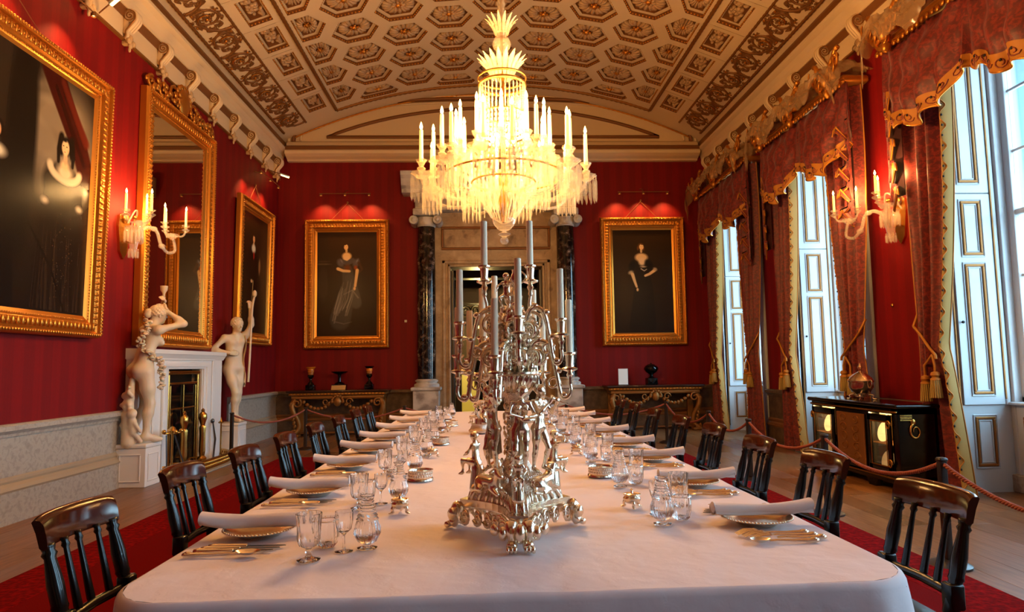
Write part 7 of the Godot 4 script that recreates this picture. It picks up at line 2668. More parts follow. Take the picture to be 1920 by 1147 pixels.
	stuff(piece(cst, "openwork", m, M.silver_dull))
	m = MB.new()
	m.lathe([Vector2(0.0, 0.009), Vector2(0.052, 0.009)], 24)
	piece(cst, "wooden_base", m, M.mahogany)
	src.cst = cst

	var zs := [[-2.26, -2.95, -3.68, -4.32, -4.98, -5.72, -6.50, -7.30], [-2.25, -2.95, -3.70, -4.35, -5.12, -5.86, -6.66, -7.38]]
	var ord := ["nearest place", "second place from the near end", "third place from the near end", "fourth place from the near end", "fourth place from the far end", "third place from the far end", "second place from the far end", "farthest place"]
	var sides := ["fireplace side", "window side"]
	var put := {}
	var place := func(key: String, label: String, p: Vector3, turn: float, sc := 1.0):
		if not put.has(key):
			put[key] = true
			src[key].position = p
			src[key].rotation.y = turn
			src[key].scale = Vector3.ONE * sc
			src[key].set_meta("label", label)
		else:
			again(src[key], label, p, turn, sc)
	var rng := RandomNumberGenerator.new()
	rng.seed = 21
	var y0 := TY - 0.002
	for s in 2:
		var turn := PI / 2 if s == 0 else -PI / 2
		var bs := Basis(Vector3.UP, turn)
		for k in 8:
			var w: String = ", " + ord[k] + ", " + sides[s]
			var c0 := V(-0.745 if s == 0 else 0.905, y0, zs[s][k])
			var q := func(x: float, z: float, y := 0.0): return c0 + bs * V(x, y, z)
			var j := func(a: float): return rng.randf_range(-a, a)
			place.call("plate", "silver soup plate with a beaded rim" + w, q.call(0, 0), turn)
			place.call("napkin", "white linen napkin rolled up on the plate" + w, q.call(0.0, 0.0, 0.012), turn + j.call(0.12))
			for i in 3:
				place.call("knife", "steel-bladed table knife, " + ["innermost", "middle", "outermost"][i] + " of three" + w, q.call(-0.155 - 0.024 * i, 0.0 + 0.012 * (1 - i)), turn + j.call(0.03))
				place.call("fork", "silver fork, " + ["innermost", "middle", "outermost"][i] + " of three" + w, q.call(0.150 + 0.030 * i, 0.01 - 0.012 * i), turn + j.call(0.03))
			place.call("soup_spoon", "large silver soup spoon outside the knives" + w, q.call(-0.240, -0.03), turn + j.call(0.05))
			place.call("dessert_spoon", "small silver spoon lying beyond the forks" + w, q.call(0.245, 0.02), turn + PI * 0.0 + j.call(0.05))
			var gl: Array = [["gob", -0.315, 0.245], ["tum", -0.165, 0.250], ["wine", -0.235, 0.318], ["car", -0.195, 0.380]] if s == 0 else [["gob", -0.250, 0.185], ["tum", -0.085, 0.225], ["wine", -0.165, 0.290], ["car", -0.015, 0.322]]
			for g in gl:
				place.call(g[0], {"gob": "footed cut-glass water goblet", "tum": "squat cut-glass tumbler", "wine": "slender stemmed wine glass", "car": "pear-shaped ribbed glass carafe"}[g[0]] + w, q.call(g[1] + j.call(0.008), g[2] + j.call(0.008)), turn + j.call(3.0))
		var x: float = -0.325 if s == 0 else 0.548
		for k in 3:
			var nth: String = ["nearest", "middle one", "farthest"][k]
			place.call("salt", "small three-footed silver salt cellar, " + nth + " of three, " + sides[s], V(x, y0, [-2.54, -4.05, -5.60][k]), 0.6 * k + s)
			place.call("cst", "round pierced silver coaster, " + nth + " of three, " + sides[s], V(x + 0.005, y0, [-3.26, -4.71, -6.14][k]), 0.3 * k)


# ---------------------------------------------------------------- console tables and what stands on them
func build_far_furniture() -> void:
	var lbl := ["gilt console table with carved scroll legs and a dark top, left of the doorway", "gilt console table with carved scroll legs and a red-brown top, right of the doorway"]
	for k in 2:
		var cx: float = [-2.83, 3.30][k]
		var o := base("console_table", lbl[k], "table", "console tables", V(cx, 0, -13.06))
		var hw := 0.96
		piece(o, "tabletop", boxm(V(0, 0.86, 0), V(hw * 2.0, 0.045, 0.56), 0.012), M.porphyry)
		var fz := MB.new()
		fz.box(V(0, 0.81, -0.01), V(hw * 2 - 0.08, 0.06, 0.50), 0.01)
		fz.box(V(0, 0.745, -0.02), V(hw * 2 - 0.16, 0.07, 0.46), 0.014)
		var fr := piece(o, "frieze", fz, M.gold_dull)
		var dn := MB.new()
		for i in 28:
			dn.box(V(-hw + 0.09 + i * (hw * 2 - 0.18) / 27.0, 0.81, 0.245), V(0.034, 0.028, 0.016), 0.005)
		stuff(piece(fr, "bead_row", dn, M.gold))
		for s in [-1, 1]:
			var lg := MB.new()
			var path := smooth([V(s * 0.80, 0.70, 0.16), V(s * 0.86, 0.60, 0.20), V(s * 0.83, 0.46, 0.20), V(s * 0.76, 0.32, 0.16), V(s * 0.74, 0.18, 0.15), V(s * 0.80, 0.08, 0.18), V(s * 0.85, 0.06, 0.20)], 5)
			lg.tube(path, taper(path.size(), 0.06, 0.035), 8)
			for q in [[V(s * 0.76, 0.64, 0.21), 0.085, 1.0], [V(s * 0.82, 0.075, 0.2), 0.06, -1.0]]:
				var sp := []
				for i in 18:
					var t := i / 17.0
					var a: float = t * TAU * 1.3 * s * q[2] + 1.0
					sp.append(q[0] + V(cos(a) * q[1] * (1 - 0.75 * t), sin(a) * q[1] * (1 - 0.75 * t), 0.02 * t))
				lg.tube(sp, taper(18, 0.024, 0.012), 6)
			for i in 7:
				lg.blob(V(s * (0.88 - 0.012 * i), 0.62 - 0.07 * i, 0.235 - 0.006 * i), V(0.03, 0.045, 0.022), Basis(Vector3.BACK, 0.4 * s), 7, 4)
			lg.box(V(s * 0.80, 0.025, 0.16), V(0.16, 0.05, 0.16), 0.01)
			piece(o, "leg", lg, M.gold_dull)
			var bl := MB.new()
			bl.box(V(s * 0.80, 0.36, -0.22), V(0.12, 0.70, 0.08), 0.01)
			piece(o, "leg", bl, M.gold_dull)
		var ap := MB.new()
		for s in [-1, 1]:
			for i in 9:
				var t := i / 8.0
				ap.blob(V(s * lerpf(0.10, 0.64, t), 0.66 - 0.13 * sin(PI * t), 0.21), V(0.045, 0.035, 0.03), Basis(Vector3.BACK, i * 0.9), 7, 4)
			var sp := []
			for i in 16:
				var t := i / 15.0
				var a = t * TAU * 1.2 * s
				sp.append(V(s * 0.22 + cos(a) * 0.07 * (1 - 0.7 * t), 0.66 + sin(a) * 0.07 * (1 - 0.7 * t), 0.23))
			ap.tube(sp, taper(16, 0.018, 0.008), 6)
		ap.blob(V(0, 0.66, 0.22), V(0.075, 0.09, 0.05), Basis.IDENTITY, 12, 8)
		for i in 7:
			var a := PI * (i / 6.0)
			ap.blob(V(cos(a) * 0.10, 0.69 + sin(a) * 0.08, 0.22), V(0.03, 0.03, 0.02), Basis.IDENTITY, 7, 4)
		piece(o, "carved_apron", ap, M.gold_dull)
		piece(o, "stretcher", boxm(V(0, 0.05, -0.12), V(1.6, 0.04, 0.1), 0.01), M.gold_brown)
	var ty := 0.8825
	var urn := [Vector2(0.0, 0.0), Vector2(0.085, 0.0), Vector2(0.085, 0.10), Vector2(0.0, 0.10)]
	if urn.size() == 0:
		return
	for k in 2:
		var o := base("urn", ["dark urn with broad amber bands and flared lip, left end of its console table", "dark urn with one amber band below its lip, left console table"][k], "urn", "", V([-3.40, -2.27][k], ty, -13.08))
		piece(o, "block", boxm(V(0, 0.05, 0), V(0.165, 0.10, 0.165), 0.008), M.vase_black)
		var ft := MB.new()
		ft.lathe([Vector2(0.07, 0.10), Vector2(0.06, 0.125), Vector2(0.025, 0.16), Vector2(0.022, 0.21), Vector2(0.055, 0.245), Vector2(0.062, 0.275), Vector2(0.048, 0.295)], 24)
		piece(o, "foot", ft, M.vase_black)
		var bd := MB.new()
		bd.lathe([Vector2(0.048, 0.295), Vector2(0.055, 0.33), Vector2(0.060, 0.37), Vector2(0.058, 0.40)], 24)
		piece(o, "body", bd, M.vase_gold)
		for y in ([0.315, 0.345, 0.375] if k == 0 else [0.31, 0.335]):
			var b := MB.new()
			b.lathe([Vector2(0.05, y - 0.006), Vector2(0.063, y - 0.004), Vector2(0.063, y + 0.004), Vector2(0.05, y + 0.006)], 24)
			piece(o, "dark_band", b, M.vase_black)
		var lp := MB.new()
		lp.lathe([Vector2(0.058, 0.40), Vector2(0.07, 0.41), Vector2(0.092, 0.438), Vector2(0.094, 0.445), Vector2(0.07, 0.435), Vector2(0.0, 0.42)], 24)
		piece(o, "lip", lp, M.vase_gold if k == 0 else M.vase_black)
	var tz := base("tazza", "wide shallow black tazza on a slender stem, middle of the left console table", "tazza", "", V(-2.85, ty, -13.10))
	piece(tz, "block", boxm(V(0, 0.05, 0), V(0.26, 0.10, 0.22), 0.008), M.vase_black)
	var tm := MB.new()
	tm.lathe([Vector2(0.10, 0.10), Vector2(0.09, 0.125), Vector2(0.035, 0.15), Vector2(0.026, 0.24), Vector2(0.038, 0.285)], 24)
	piece(tz, "stem", tm, M.vase_black)
	var td := MB.new()
	td.lathe([Vector2(0.038, 0.285), Vector2(0.10, 0.305), Vector2(0.155, 0.335), Vector2(0.16, 0.35), Vector2(0.15, 0.352), Vector2(0.09, 0.325), Vector2(0.0, 0.315)], 36)
	piece(tz, "dish", td, M.vase_black)
	var cd := boxm(V(0, 0.048, 0), V(0.27, 0.095, 0.006), 0.0)
	var co := piece(self, "information_card", cd, M.paper_warm, Transform3D(Basis(Vector3.RIGHT, -0.5), V(-2.83, ty, -12.90)))
	tag(co, "cream information card propped in front of the black tazza", "card")
	var wc := base("card_stand", "upright white card in a thin frame on the right console table", "sign", "", V(2.70, ty, -12.98))
	piece(wc, "card", boxm(V(0, 0.165, 0), V(0.185, 0.31, 0.008)), M.paper)
	piece(wc, "stand", boxm(V(0, 0.006, 0), V(0.21, 0.012, 0.10), 0.003), M.steel)
	piece(wc, "edge", boxm(V(0.097, 0.165, -0.004), V(0.008, 0.31, 0.016)), M.steel)
	var un := base("urn", "round-bellied glossy black urn with a lid on the right console table", "urn", "", V(3.28, ty, -13.06))
	piece(un, "block", boxm(V(0, 0.065, 0), V(0.20, 0.13, 0.20), 0.008), M.vase_black)
	var ub := MB.new()
	ub.lathe([Vector2(0.07, 0.13), Vector2(0.04, 0.15), Vector2(0.026, 0.19), Vector2(0.05, 0.21)], 24)
	piece(un, "stem", ub, M.vase_black)
	ub = MB.new()
	ub.lathe([Vector2(0.05, 0.21), Vector2(0.11, 0.25), Vector2(0.142, 0.30), Vector2(0.140, 0.33), Vector2(0.118, 0.355), Vector2(0.122, 0.365), Vector2(0.10, 0.372)], 32)
	piece(un, "bowl", ub, M.vase_black)
	ub = MB.new()
	ub.lathe([Vector2(0.10, 0.372), Vector2(0.07, 0.395), Vector2(0.02, 0.405), Vector2(0.012, 0.42), Vector2(0.0, 0.43)], 24)
	piece(un, "lid", ub, M.vase_black)


# ---------------------------------------------------------------- lacquer cabinet with lit plates
func build_cabinet() -> void:
	var o := base("display_cabinet", "low black lacquer cabinet with gilt mounts and lit plates behind its glazed doors", "cabinet", "", V(4.41, 0, -7.22))
	# local: front faces -x
	var z0 := -0.85
	var z1 := 0.85
	var d := 0.40
	var cs := MB.new()
	cs.box(V(-d / 2, 0.12, 0), V(d, 0.08, z1 - z0), 0.006)
	cs.box(V(-0.015, 0.47, 0), V(0.03, 0.70, z1 - z0))
	for q in [[-0.835, 0.03], [-0.30, 0.03], [0.34, 0.03], [0.80, 0.10]]:
		cs.box(V(-d / 2, 0.47, q[0]), V(d, 0.70, q[1]), 0.004)
	cs.box(V(-d + 0.015, 0.47, 0.02), V(0.03, 0.70, 0.62), 0.004)
	cs.box(V(-d / 2, 0.79, 0), V(d, 0.06, z1 - z0), 0.004)
	piece(o, "carcass", cs, M.black_lacquer)
	piece(o, "top", boxm(V(-d / 2 - 0.01, 0.84, 0), V(d + 0.06, 0.045, z1 - z0 + 0.08), 0.014), M.black_lacquer)
	var pf := MB.new()
	for z in [z0 + 0.12, -0.28, 0.32, z1 - 0.08]:
		pf = MB.new()
		pf.prism([Vector2(-0.11, 0.09), Vector2(-0.06, 0.0), Vector2(0.06, 0.0), Vector2(0.11, 0.09)], Transform3D(Basis(V(0, 0, 1), V(0, 1, 0), V(-1, 0, 0)), V(-d + 0.08, 0, z)), 0.06)
		piece(o, "foot", pf, M.black_lacquer)
		piece(o, "foot", boxm(V(-0.06, 0.04, z), V(0.08, 0.08, 0.08)), M.black_lacquer)
	# doors
	for q in [[-0.82, -0.315], [0.355, 0.745]]:
		var fr := MB.new()
		var a: float = q[0]
		var b: float = q[1]
		for e in [[a, a + 0.06, 0.17, 0.75], [b - 0.06, b, 0.17, 0.75], [a, b, 0.17, 0.24], [a, b, 0.68, 0.75]]:
			fr.box(V(-d - 0.008, (e[2] + e[3]) / 2, (e[0] + e[1]) / 2), V(0.022, e[3] - e[2], e[1] - e[0]), 0.004)
		var dr := piece(o, "door", fr, M.black_lacquer)
		var br := MB.new()
		br.xf = Transform3D(Basis(Vector3.UP, -PI / 2), V(-d - 0.019, 0, 0))
		bead_frame(br, a + 0.055, b - 0.055, 0.235, 0.685, 0.012, 0.008)
		piece(dr, "gilt_border", br, M.brass)
		piece(dr, "pane", between(V(-d - 0.004, 0.24, a + 0.06), V(-d - 0.001, 0.68, b - 0.06)), M.pane)
		for y in [0.27, 0.65]:
			var mt := MB.new()
			var sp := []
			for i in 16:
				var t := i / 15.0
				var an := t * TAU * 1.4
				sp.append(V(-d - 0.024, y + sin(an) * 0.05 * (1 - 0.7 * t), (b if a > 0 else a) + (-0.02 if a > 0 else 0.02) + cos(an) * 0.035 * (1 - 0.7 * t)))
			mt.tube(sp, taper(16, 0.011, 0.005), 6)
			piece(dr, "gilt_scroll", mt, M.brass)
		piece(o, "shelf", between(V(-d + 0.03, 0.445, a), V(-0.03, 0.455, b)), M.gold_dull)
		piece(o, "interior_lining", between(V(-0.045, 0.16, a), V(-0.03, 0.76, b)), M.paper_warm)
		var lt := MB.new()
		lt.box(V(-d + 0.10, 0.752, (a + b) / 2), V(0.03, 0.012, b - a - 0.12))
		piece(o, "strip_lamp", lt, M.flame_small)
		lamp(o, V(-d + 0.10, 0.735, (a + b) / 2), 0.4, Color(1.0, 0.80, 0.5), 0.03)
	# engraved middle panel and mouldings
	var pn := MB.new()
	pn.box(V(-d - 0.012, 0.46, 0.02), V(0.02, 0.54, 0.54), 0.005)
	var mid := piece(o, "engraved_panel", pn, M.gold_brown)
	var ev := MB.new()
	for s in [-1, 1]:
		for k in 5:
			var sp := []
			for i in 14:
				var t := i / 13.0
				var an = t * TAU * 1.1 * s + k
				sp.append(V(-d - 0.024, 0.27 + 0.10 * k + sin(an) * 0.05 * (1 - 0.6 * t), 0.02 + s * 0.12 + cos(an) * 0.07 * (1 - 0.6 * t)))
			ev.tube(sp, taper(14, 0.007, 0.003), 5)
	ev.box(V(-d - 0.024, 0.24, 0.02), V(0.01, 0.06, 0.12), 0.003)
	piece(mid, "gilt_engraving", ev, M.gold_dull)
	var ml := MB.new()
	ml.box(V(-d - 0.012, 0.785, 0), V(0.024, 0.022, z1 - z0), 0.006)
	ml.box(V(-d - 0.012, 0.135, 0), V(0.024, 0.016, z1 - z0), 0.005)
	for k in 4:
		ml.box(V(-d + 0.08, 0.755 - 0.016 * k, z1 + 0.004), V(0.12, 0.007, 0.012), 0.002)
	var sp2 := []
	for i in 20:
		var t := i / 19.0
		var an := t * TAU * 1.2 + 2.0
		sp2.append(V(-d / 2 + cos(an) * 0.06 * (1 - 0.6 * t) - 0.03, 0.60 + sin(an) * 0.08 * (1 - 0.6 * t), z1 + 0.008))
	ml.tube(sp2, taper(20, 0.012, 0.005), 6)
	ml.blob(V(-d / 2 - 0.05, 0.69, z1 + 0.006), V(0.03, 0.03, 0.012), Basis.IDENTITY, 10, 6)
	ml.blob(V(-d / 2 - 0.03, 0.22, z1 + 0.006), V(0.02, 0.025, 0.01), Basis.IDENTITY, 8, 5)
	piece(o, "gilt_mounts", ml, M.brass)
	# plates standing on the shelves
	var pm := MB.new()
	pm.lathe([Vector2(0.0, 0.004), Vector2(0.06, 0.003), Vector2(0.07, 0.0), Vector2(0.105, 0.014), Vector2(0.106, 0.018), Vector2(0.07, 0.008), Vector2(0.0, 0.010)], 32)
	var pmm := pm.mesh(M.porcelain)
	var spots := [[-0.60, 0.455], [-0.56, 0.165], [0.49, 0.455], [0.53, 0.165]]
	var wl := ["upper shelf, left door", "lower shelf, left door", "upper shelf, right door", "lower shelf, right door"]
	for k in 4:
		var p := piece(self, "display_plate", pmm, null, Transform3D(Basis(Vector3.BACK, PI / 2 - 0.25) * Basis.IDENTITY, o.position + V(-0.31, spots[k][1] + 0.108, spots[k][0])))
		tag(p, "white porcelain plate standing in the lit black cabinet, " + wl[k], "plate", "plates in the lit cabinet")
	var tu := base("tureen", "silver covered tureen with scrolled handles on top of the black cabinet", "tureen", "", V(4.20, 0.8625, -7.30))
	var tb := MB.new()
	tb.lathe([Vector2(0.07, 0.03), Vector2(0.05, 0.055), Vector2(0.10, 0.085), Vector2(0.135, 0.14), Vector2(0.13, 0.185), Vector2(0.14, 0.20), Vector2(0.14, 0.21), Vector2(0.12, 0.205)], 32, 12, 0.06, 0.05, 0.19)
	tb.xf = Transform3D(Basis.from_scale(V(0.85, 1, 1.2)), Vector3.ZERO)
	piece(tu, "bowl", tb, M.silver, Transform3D(Basis.from_scale(V(0.85, 1, 1.2)), Vector3.ZERO))
	var tl := MB.new()
	tl.lathe([Vector2(0.135, 0.21), Vector2(0.12, 0.245), Vector2(0.07, 0.285), Vector2(0.03, 0.305), Vector2(0.014, 0.32), Vector2(0.02, 0.34), Vector2(0.03, 0.36), Vector2(0.012, 0.39), Vector2(0.0, 0.41)], 32, 12, 0.05, 0.22, 0.29)
	piece(tu, "lid", tl, M.silver, Transform3D(Basis.from_scale(V(0.85, 1, 1.2)), Vector3.ZERO))
	var tf := MB.new()
	for k in 4:
		var a := TAU * (k + 0.5) / 4.0
		tf.tube(smooth([V(cos(a) * 0.06, 0.06, sin(a) * 0.09), V(cos(a) * 0.11, 0.045, sin(a) * 0.15), V(cos(a) * 0.10, 0.012, sin(a) * 0.14), V(cos(a) * 0.14, 0.008, sin(a) * 0.18)], 4), taper(13, 0.014, 0.008), 6)
	for s in [-1, 1]:
		tf.tube(smooth([V(0, 0.13, s * 0.16), V(0, 0.15, s * 0.21), V(0, 0.21, s * 0.215), V(0, 0.215, s * 0.17)], 4), 0.010, 6)
	piece(tu, "feet_and_handles", tf, M.silver)


# ---------------------------------------------------------------- curtains
func build_curtains() -> void:
	var names := ["window nearest the far wall", "middle window", "nearest window"]
	for i in 3:
		var w: float = WIN[i]
		var n := w + WW
		for sd in [-1, 1]:
			if i == 2 and sd == 1:
				continue
			curtain_drop(w if sd < 0 else n, sd, "crimson damask curtain tied back at the " + ["far", "near"][0 if sd < 0 else 1] + " side of the " + names[i], i)
		valance(w, n, names[i], i)


func curtain_drop(edge: float, sd: int, label: String, idx: int) -> void:
	# sd -1: the far side of its window, leading edge towards +z
	var o := base("curtain", label, "curtain", "window curtains", V(4.50, 0, edge))
	var g := float(-sd)
	var tie := 1.42
	var f := func(u: float, v: float, off := 0.0) -> Vector3:      # u from the outer to the leading edge, v downwards
		var y := lerpf(4.60, 0.02, v)
		var outer := -0.36
		var inner := 0.34
		var k := clampf((4.3 - y) / (4.3 - tie), 0, 1)
		var pull := pow(k, 1.8)
		if y < tie:
			pull = 1.0 - 0.75 * pow((tie - y) / tie, 0.8)
		outer = lerpf(outer, -0.22, pull)
		inner = lerpf(inner, 0.10, pull)
		var turn := clampf((u - 0.86) / 0.14, 0, 1)
		var uu := minf(u, 0.86) / 0.86
		var z := lerpf(outer, inner, uu)
		var amp := lerpf(0.055, 0.030, pull)
		var x := -0.02 + amp * sin(uu * TAU * 3.5 + 0.8 + 0.5 * sin(v * 5.0 + idx)) + 0.012 * sin(uu * 31.0 + v * 3.0)
		x -= 0.05 * pull
		x = lerpf(x, 0.055 - 0.05 * pull, turn) + (-0.05 * sin(turn * PI) if turn > 0 else 0.0)
		z += 0.035 * sin(turn * PI * 0.5)
		return V(x - off, y, g * z)
	var cl := MB.new()
	cl.grid(64, 60, func(u, v): return f.call(u, v))
	var cm := piece(o, "cloth", cl, M.curtain)
	# border along the leading edge
	var bd := MB.new()
	bd.grid(6, 70, func(u, v):
		var q: Vector3 = f.call(lerpf(0.855, 0.995, u), v)
		return q + V(-0.004, 0, g * 0.008))
	var bm := piece(cm, "braid", bd, M.braid_pale if sd < 0 else M.braid)
	var dt := MB.new()
	var wv := MB.new()
	var path := []
	for k in 46:
		var v := (k + 0.5) / 46.0
		var q: Vector3 = f.call(0.925, v) + V(-0.006, 0, g * 0.014)
		dt.blob(q, V(0.010, 0.012, 0.009), Basis.IDENTITY, 6, 4)
	for k in 230:
		var v := k / 229.0
		path.append(f.call(0.925 + 0.034 * sin(k * TAU / 10.0), v) + V(-0.006, 0, g * 0.013))
	wv.tube(path, 0.006, 4)
	stuff(piece(bm, "dots", dt, M.braid_dot))
	piece(bm, "scroll_embroidery", wv, M.gold if sd > 0 else M.braid)
	# cord along both edges
	var cd := MB.new()
	for u in [0.0, 1.0]:
		var pth := []
		for k in 61:
			pth.append(f.call(u, k / 60.0))
		cd.tube(pth, 0.008, 5)
	piece(cm, "edge_cord", cd, M.braid)
	# tie-back rope with two tassels
	var tb := MB.new()
	var rp := []
	for k in 33:
		var t := k / 32.0
		var u := lerpf(-0.02, 1.02, t)
		var q: Vector3 = f.call(clampf(u, 0, 0.9), (4.60 - tie - 0.10 + 0.16 * t) / 4.58)
		rp.append(V(-0.115 + 0.02 * cos(t * PI), lerpf(tie + 0.22, tie - 0.12, t), q.z))
	rp.push_front(V(-0.02, tie + 0.36, g * -0.25))
	tb.tube(rp, 0.014, 7)
	var tm := piece(o, "tieback_cord", tb, M.braid)
	for k in 2:
		var zt := g * (0.10 - 0.15 * k)
		var ts := MB.new()
		var yt := tie - 0.34 - 0.04 * k
		ts.tube([V(-0.12, tie - 0.08, g * 0.06), V(-0.13, tie - 0.18, zt), V(-0.13, yt + 0.10, zt)], 0.012, 7)
		ts.xf = at(-0.13, yt, zt)
		ts.lathe([Vector2(0.012, 0.10), Vector2(0.036, 0.09), Vector2(0.042, 0.065), Vector2(0.028, 0.045), Vector2(0.044, 0.03), Vector2(0.046, 0.018), Vector2(0.034, 0.01)].map(func(q): return q), 16)
		piece(tm, "tassel", ts, M.braid)
		var sk := MB.new()
		for j in 16:
			var a := TAU * j / 16.0
			sk.tube([V(-0.13 + cos(a) * 0.036, yt + 0.015, zt + sin(a) * 0.036), V(-0.13 + cos(a) * 0.044, yt - 0.08, zt + sin(a) * 0.044), V(-0.13 + cos(a) * 0.05, yt - 0.155, zt + sin(a) * 0.05)], [0.008, 0.0095, 0.008], 5)
		stuff(piece(tm, "tassel_skirt", sk, M.braid_pale))


func valance(w: float, n: float, where: String, idx: int) -> void:
	var o := base("valance", "draped crimson swag valance with a scalloped gold border, over the " + where, "valance", "swag valances", V(4.40, 0, w))
	var z0 := -0.35
	var z1 := WW + 0.40
	var low := func(s: float) -> float:
		# two swags that meet in a peak, ends rising a little
		var t := fmod(s * 2.0, 1.0) if s < 1.0 else 1.0
		var y := 3.93 - 0.30 * sin(PI * clampf(t, 0, 1))
		return y + 0.09 * pow(absf(s - 0.5) * 2.0, 6.0) * -1.0
	var f := func(u: float, v: float) -> Vector3:
		var z := lerpf(z0, z1, u)
		var yl: float = low.call(u)
		var t := fmod(u * 2.0, 1.0)
		var y := lerpf(4.60, yl, v)
		var drape := sin(PI * t)
		var x := -0.06 - 0.12 * drape * sin(v * 2.2) + 0.035 * sin(u * TAU * 9.0 + 5.0 * v * (t - 0.5)) * (0.35 + 0.65 * v)
		x += 0.03 * sin((v * 5.0 + (t - 0.5) * (t - 0.5) * 9.0) * 3.0) * drape * (1.0 - v * 0.5)
		y += 0.04 * sin(u * TAU * 7.0 + 0.7) * v * v
		z += 0.03 * sin(u * TAU * 9.0 + 1.2) * v * v
		return V(x, y, z)
	var cl := MB.new()
	cl.grid(110, 26, f)
	var cm := piece(o, "swag_cloth", cl, M.curtain)
	var bd := MB.new()
	bd.grid(110, 5, func(u, v): return f.call(u, lerpf(0.84, 1.0, v)) + V(-0.008, 0, 0))
	var bm := piece(cm, "gold_border", bd, M.braid)
	var dt := MB.new()
	var mo := MB.new()
	for k in 26:
		var u := (k + 0.5) / 26.0
		dt.blob(f.call(u, 0.90) + V(-0.014, 0, 0), V(0.008, 0.014, 0.014), Basis.IDENTITY, 6, 4)
		var path := []
		for j in 12:
			var t := j / 11.0
			var a := t * TAU * 1.2
			path.append(f.call(u + 0.017 * cos(a) * (1 - 0.6 * t), 0.925 + 0.05 * sin(a) * (1 - 0.6 * t)) + V(-0.012, 0, 0))
		mo.tube(path, 0.006, 4)
	stuff(piece(bm, "dots", dt, M.braid_dot))
	stuff(piece(bm, "scroll_embroidery", mo, M.rope))
	var cd := MB.new()
	var ep := []
	for k in 111:
		ep.append(f.call(k / 110.0, 1.0))
	cd.tube(ep, 0.010, 6)
	piece(cm, "edge_cord", cd, M.gold)
	# cascading tails at both ends: a hem that climbs in zigzag folds
	for s in [-1, 1]:
		if idx == 2 and s == 1:
			continue
		var ze: float = z0 if s < 0 else z1
		var hem := func(t: float) -> Vector3:                    # t 0 at the lowest point, 1 under the swag
			var zig := absf(fmod(t * 4.5 * 2.0 + 1.0, 2.0) - 1.0)
			return V(-0.05 - 0.02 * t - 0.07 * zig, 2.86 + 1.15 * t + (0.10 if fmod(t * 4.5, 1.0) < 0.5 else 0.0) * zig, ze + float(-s) * (0.035 + 0.20 * zig))
		var tl := MB.new()
		tl.grid(12, 64, func(u, v):
			var h: Vector3 = hem.call(1.0 - v)
			var oz: float = ze + float(-s) * 0.005
			return V(lerpf(-0.06, h.x, u) - 0.02 * sin(u * 9.0), h.y + 0.10 * (1.0 - u), lerpf(oz, h.z, u)))
		tl.box(V(-0.055, 4.25, ze - s * 0.13), V(0.02, 0.70, 0.25))
		var tm := piece(o, "cascade_tail", tl, M.curtain)
		piece(tm, "lining", between(V(-0.035, 3.0, ze - s * 0.01), V(-0.028, 4.4, ze - s * 0.20)), M.lining)
		var tb := MB.new()
		tb.grid(4, 90, func(u, v):
			var h: Vector3 = hem.call(v)
			return V(h.x - 0.008, h.y + 0.012 + 0.02 * u, lerpf(h.z, ze + float(-s) * 0.01, u * 0.30)))
		piece(tm, "gold_border", tb, M.braid)
		var tc := MB.new()
		var tp := []
		for k in 91:
			tp.append(hem.call(k / 90.0) + V(-0.006, 0, 0))
		tc.tube(tp, 0.009, 6)
		piece(tm, "edge_cord", tc, M.gold)
	# gilded pelmet
	var rng := RandomNumberGenerator.new()
	rng.seed = 70 + idx
	var p := base("pelmet", "carved and gilded pelmet with acanthus sprays over the " + where, "pelmet", "gilded pelmets", V(4.40, 0, w))
	var pm := MB.new()
	pm.box(V(0.06, 4.66, (z0 + z1) / 2), V(0.34, 0.10, z1 - z0), 0.03)
	pm.box(V(-0.10, 4.615, (z0 + z1) / 2), V(0.06, 0.05, z1 - z0 + 0.02), 0.02)
	piece(p, "cornice_pole", pm, M.gold)
	var ac := MB.new()
	for k in 34:
		var zc := lerpf(z0, z1, (k + 0.5) / 34.0)
		ac.blob(V(-0.135, 4.575 + rng.randf_range(-0.01, 0.01), zc), V(0.018, 0.03, 0.03), Basis(Vector3.RIGHT, rng.randf_range(-0.4, 0.4)), 8, 5)
	piece(p, "gilt_drops", ac, M.gold)
	for q in [0.10, 0.5, 0.9]:
		var sp := MB.new()
		var zc := lerpf(z0, z1, q)
		for s in [-1, 1]:
			for k in 4:
				var path := []
				for i in 14:
					var t := i / 13.0
					var a: float = t * TAU * 0.9 * s + k * 0.5
					path.append(V(-0.17 - 0.05 * t, 4.68 + 0.075 * k + sin(a) * 0.12 * (1 - 0.5 * t), zc + s * (0.06 + 0.075 * k) + cos(a) * 0.10 * (1 - 0.5 * t)))
				sp.tube(path, taper(14, 0.034, 0.009), 6)
		sp.blob(V(-0.19, 4.72, zc), V(0.06, 0.10, 0.07), Basis.IDENTITY, 10, 6)
		sp.blob(V(-0.17, 4.56, zc), V(0.05, 0.06, 0.05), Basis.IDENTITY, 8, 5)
		piece(p, "acanthus_spray", sp, M.gold)
	# crumpled dust sheet laid over the top
	var ds := base("dust_sheet", "crumpled translucent dust sheet laid over the pelmet of the " + where, "dust sheet", "dust sheets on the pelmets", V(4.40, 0, w))
	var nz := FastNoiseLite.new()
	nz.seed = 3 + idx
	nz.frequency = 2.2
	var sh := MB.new()
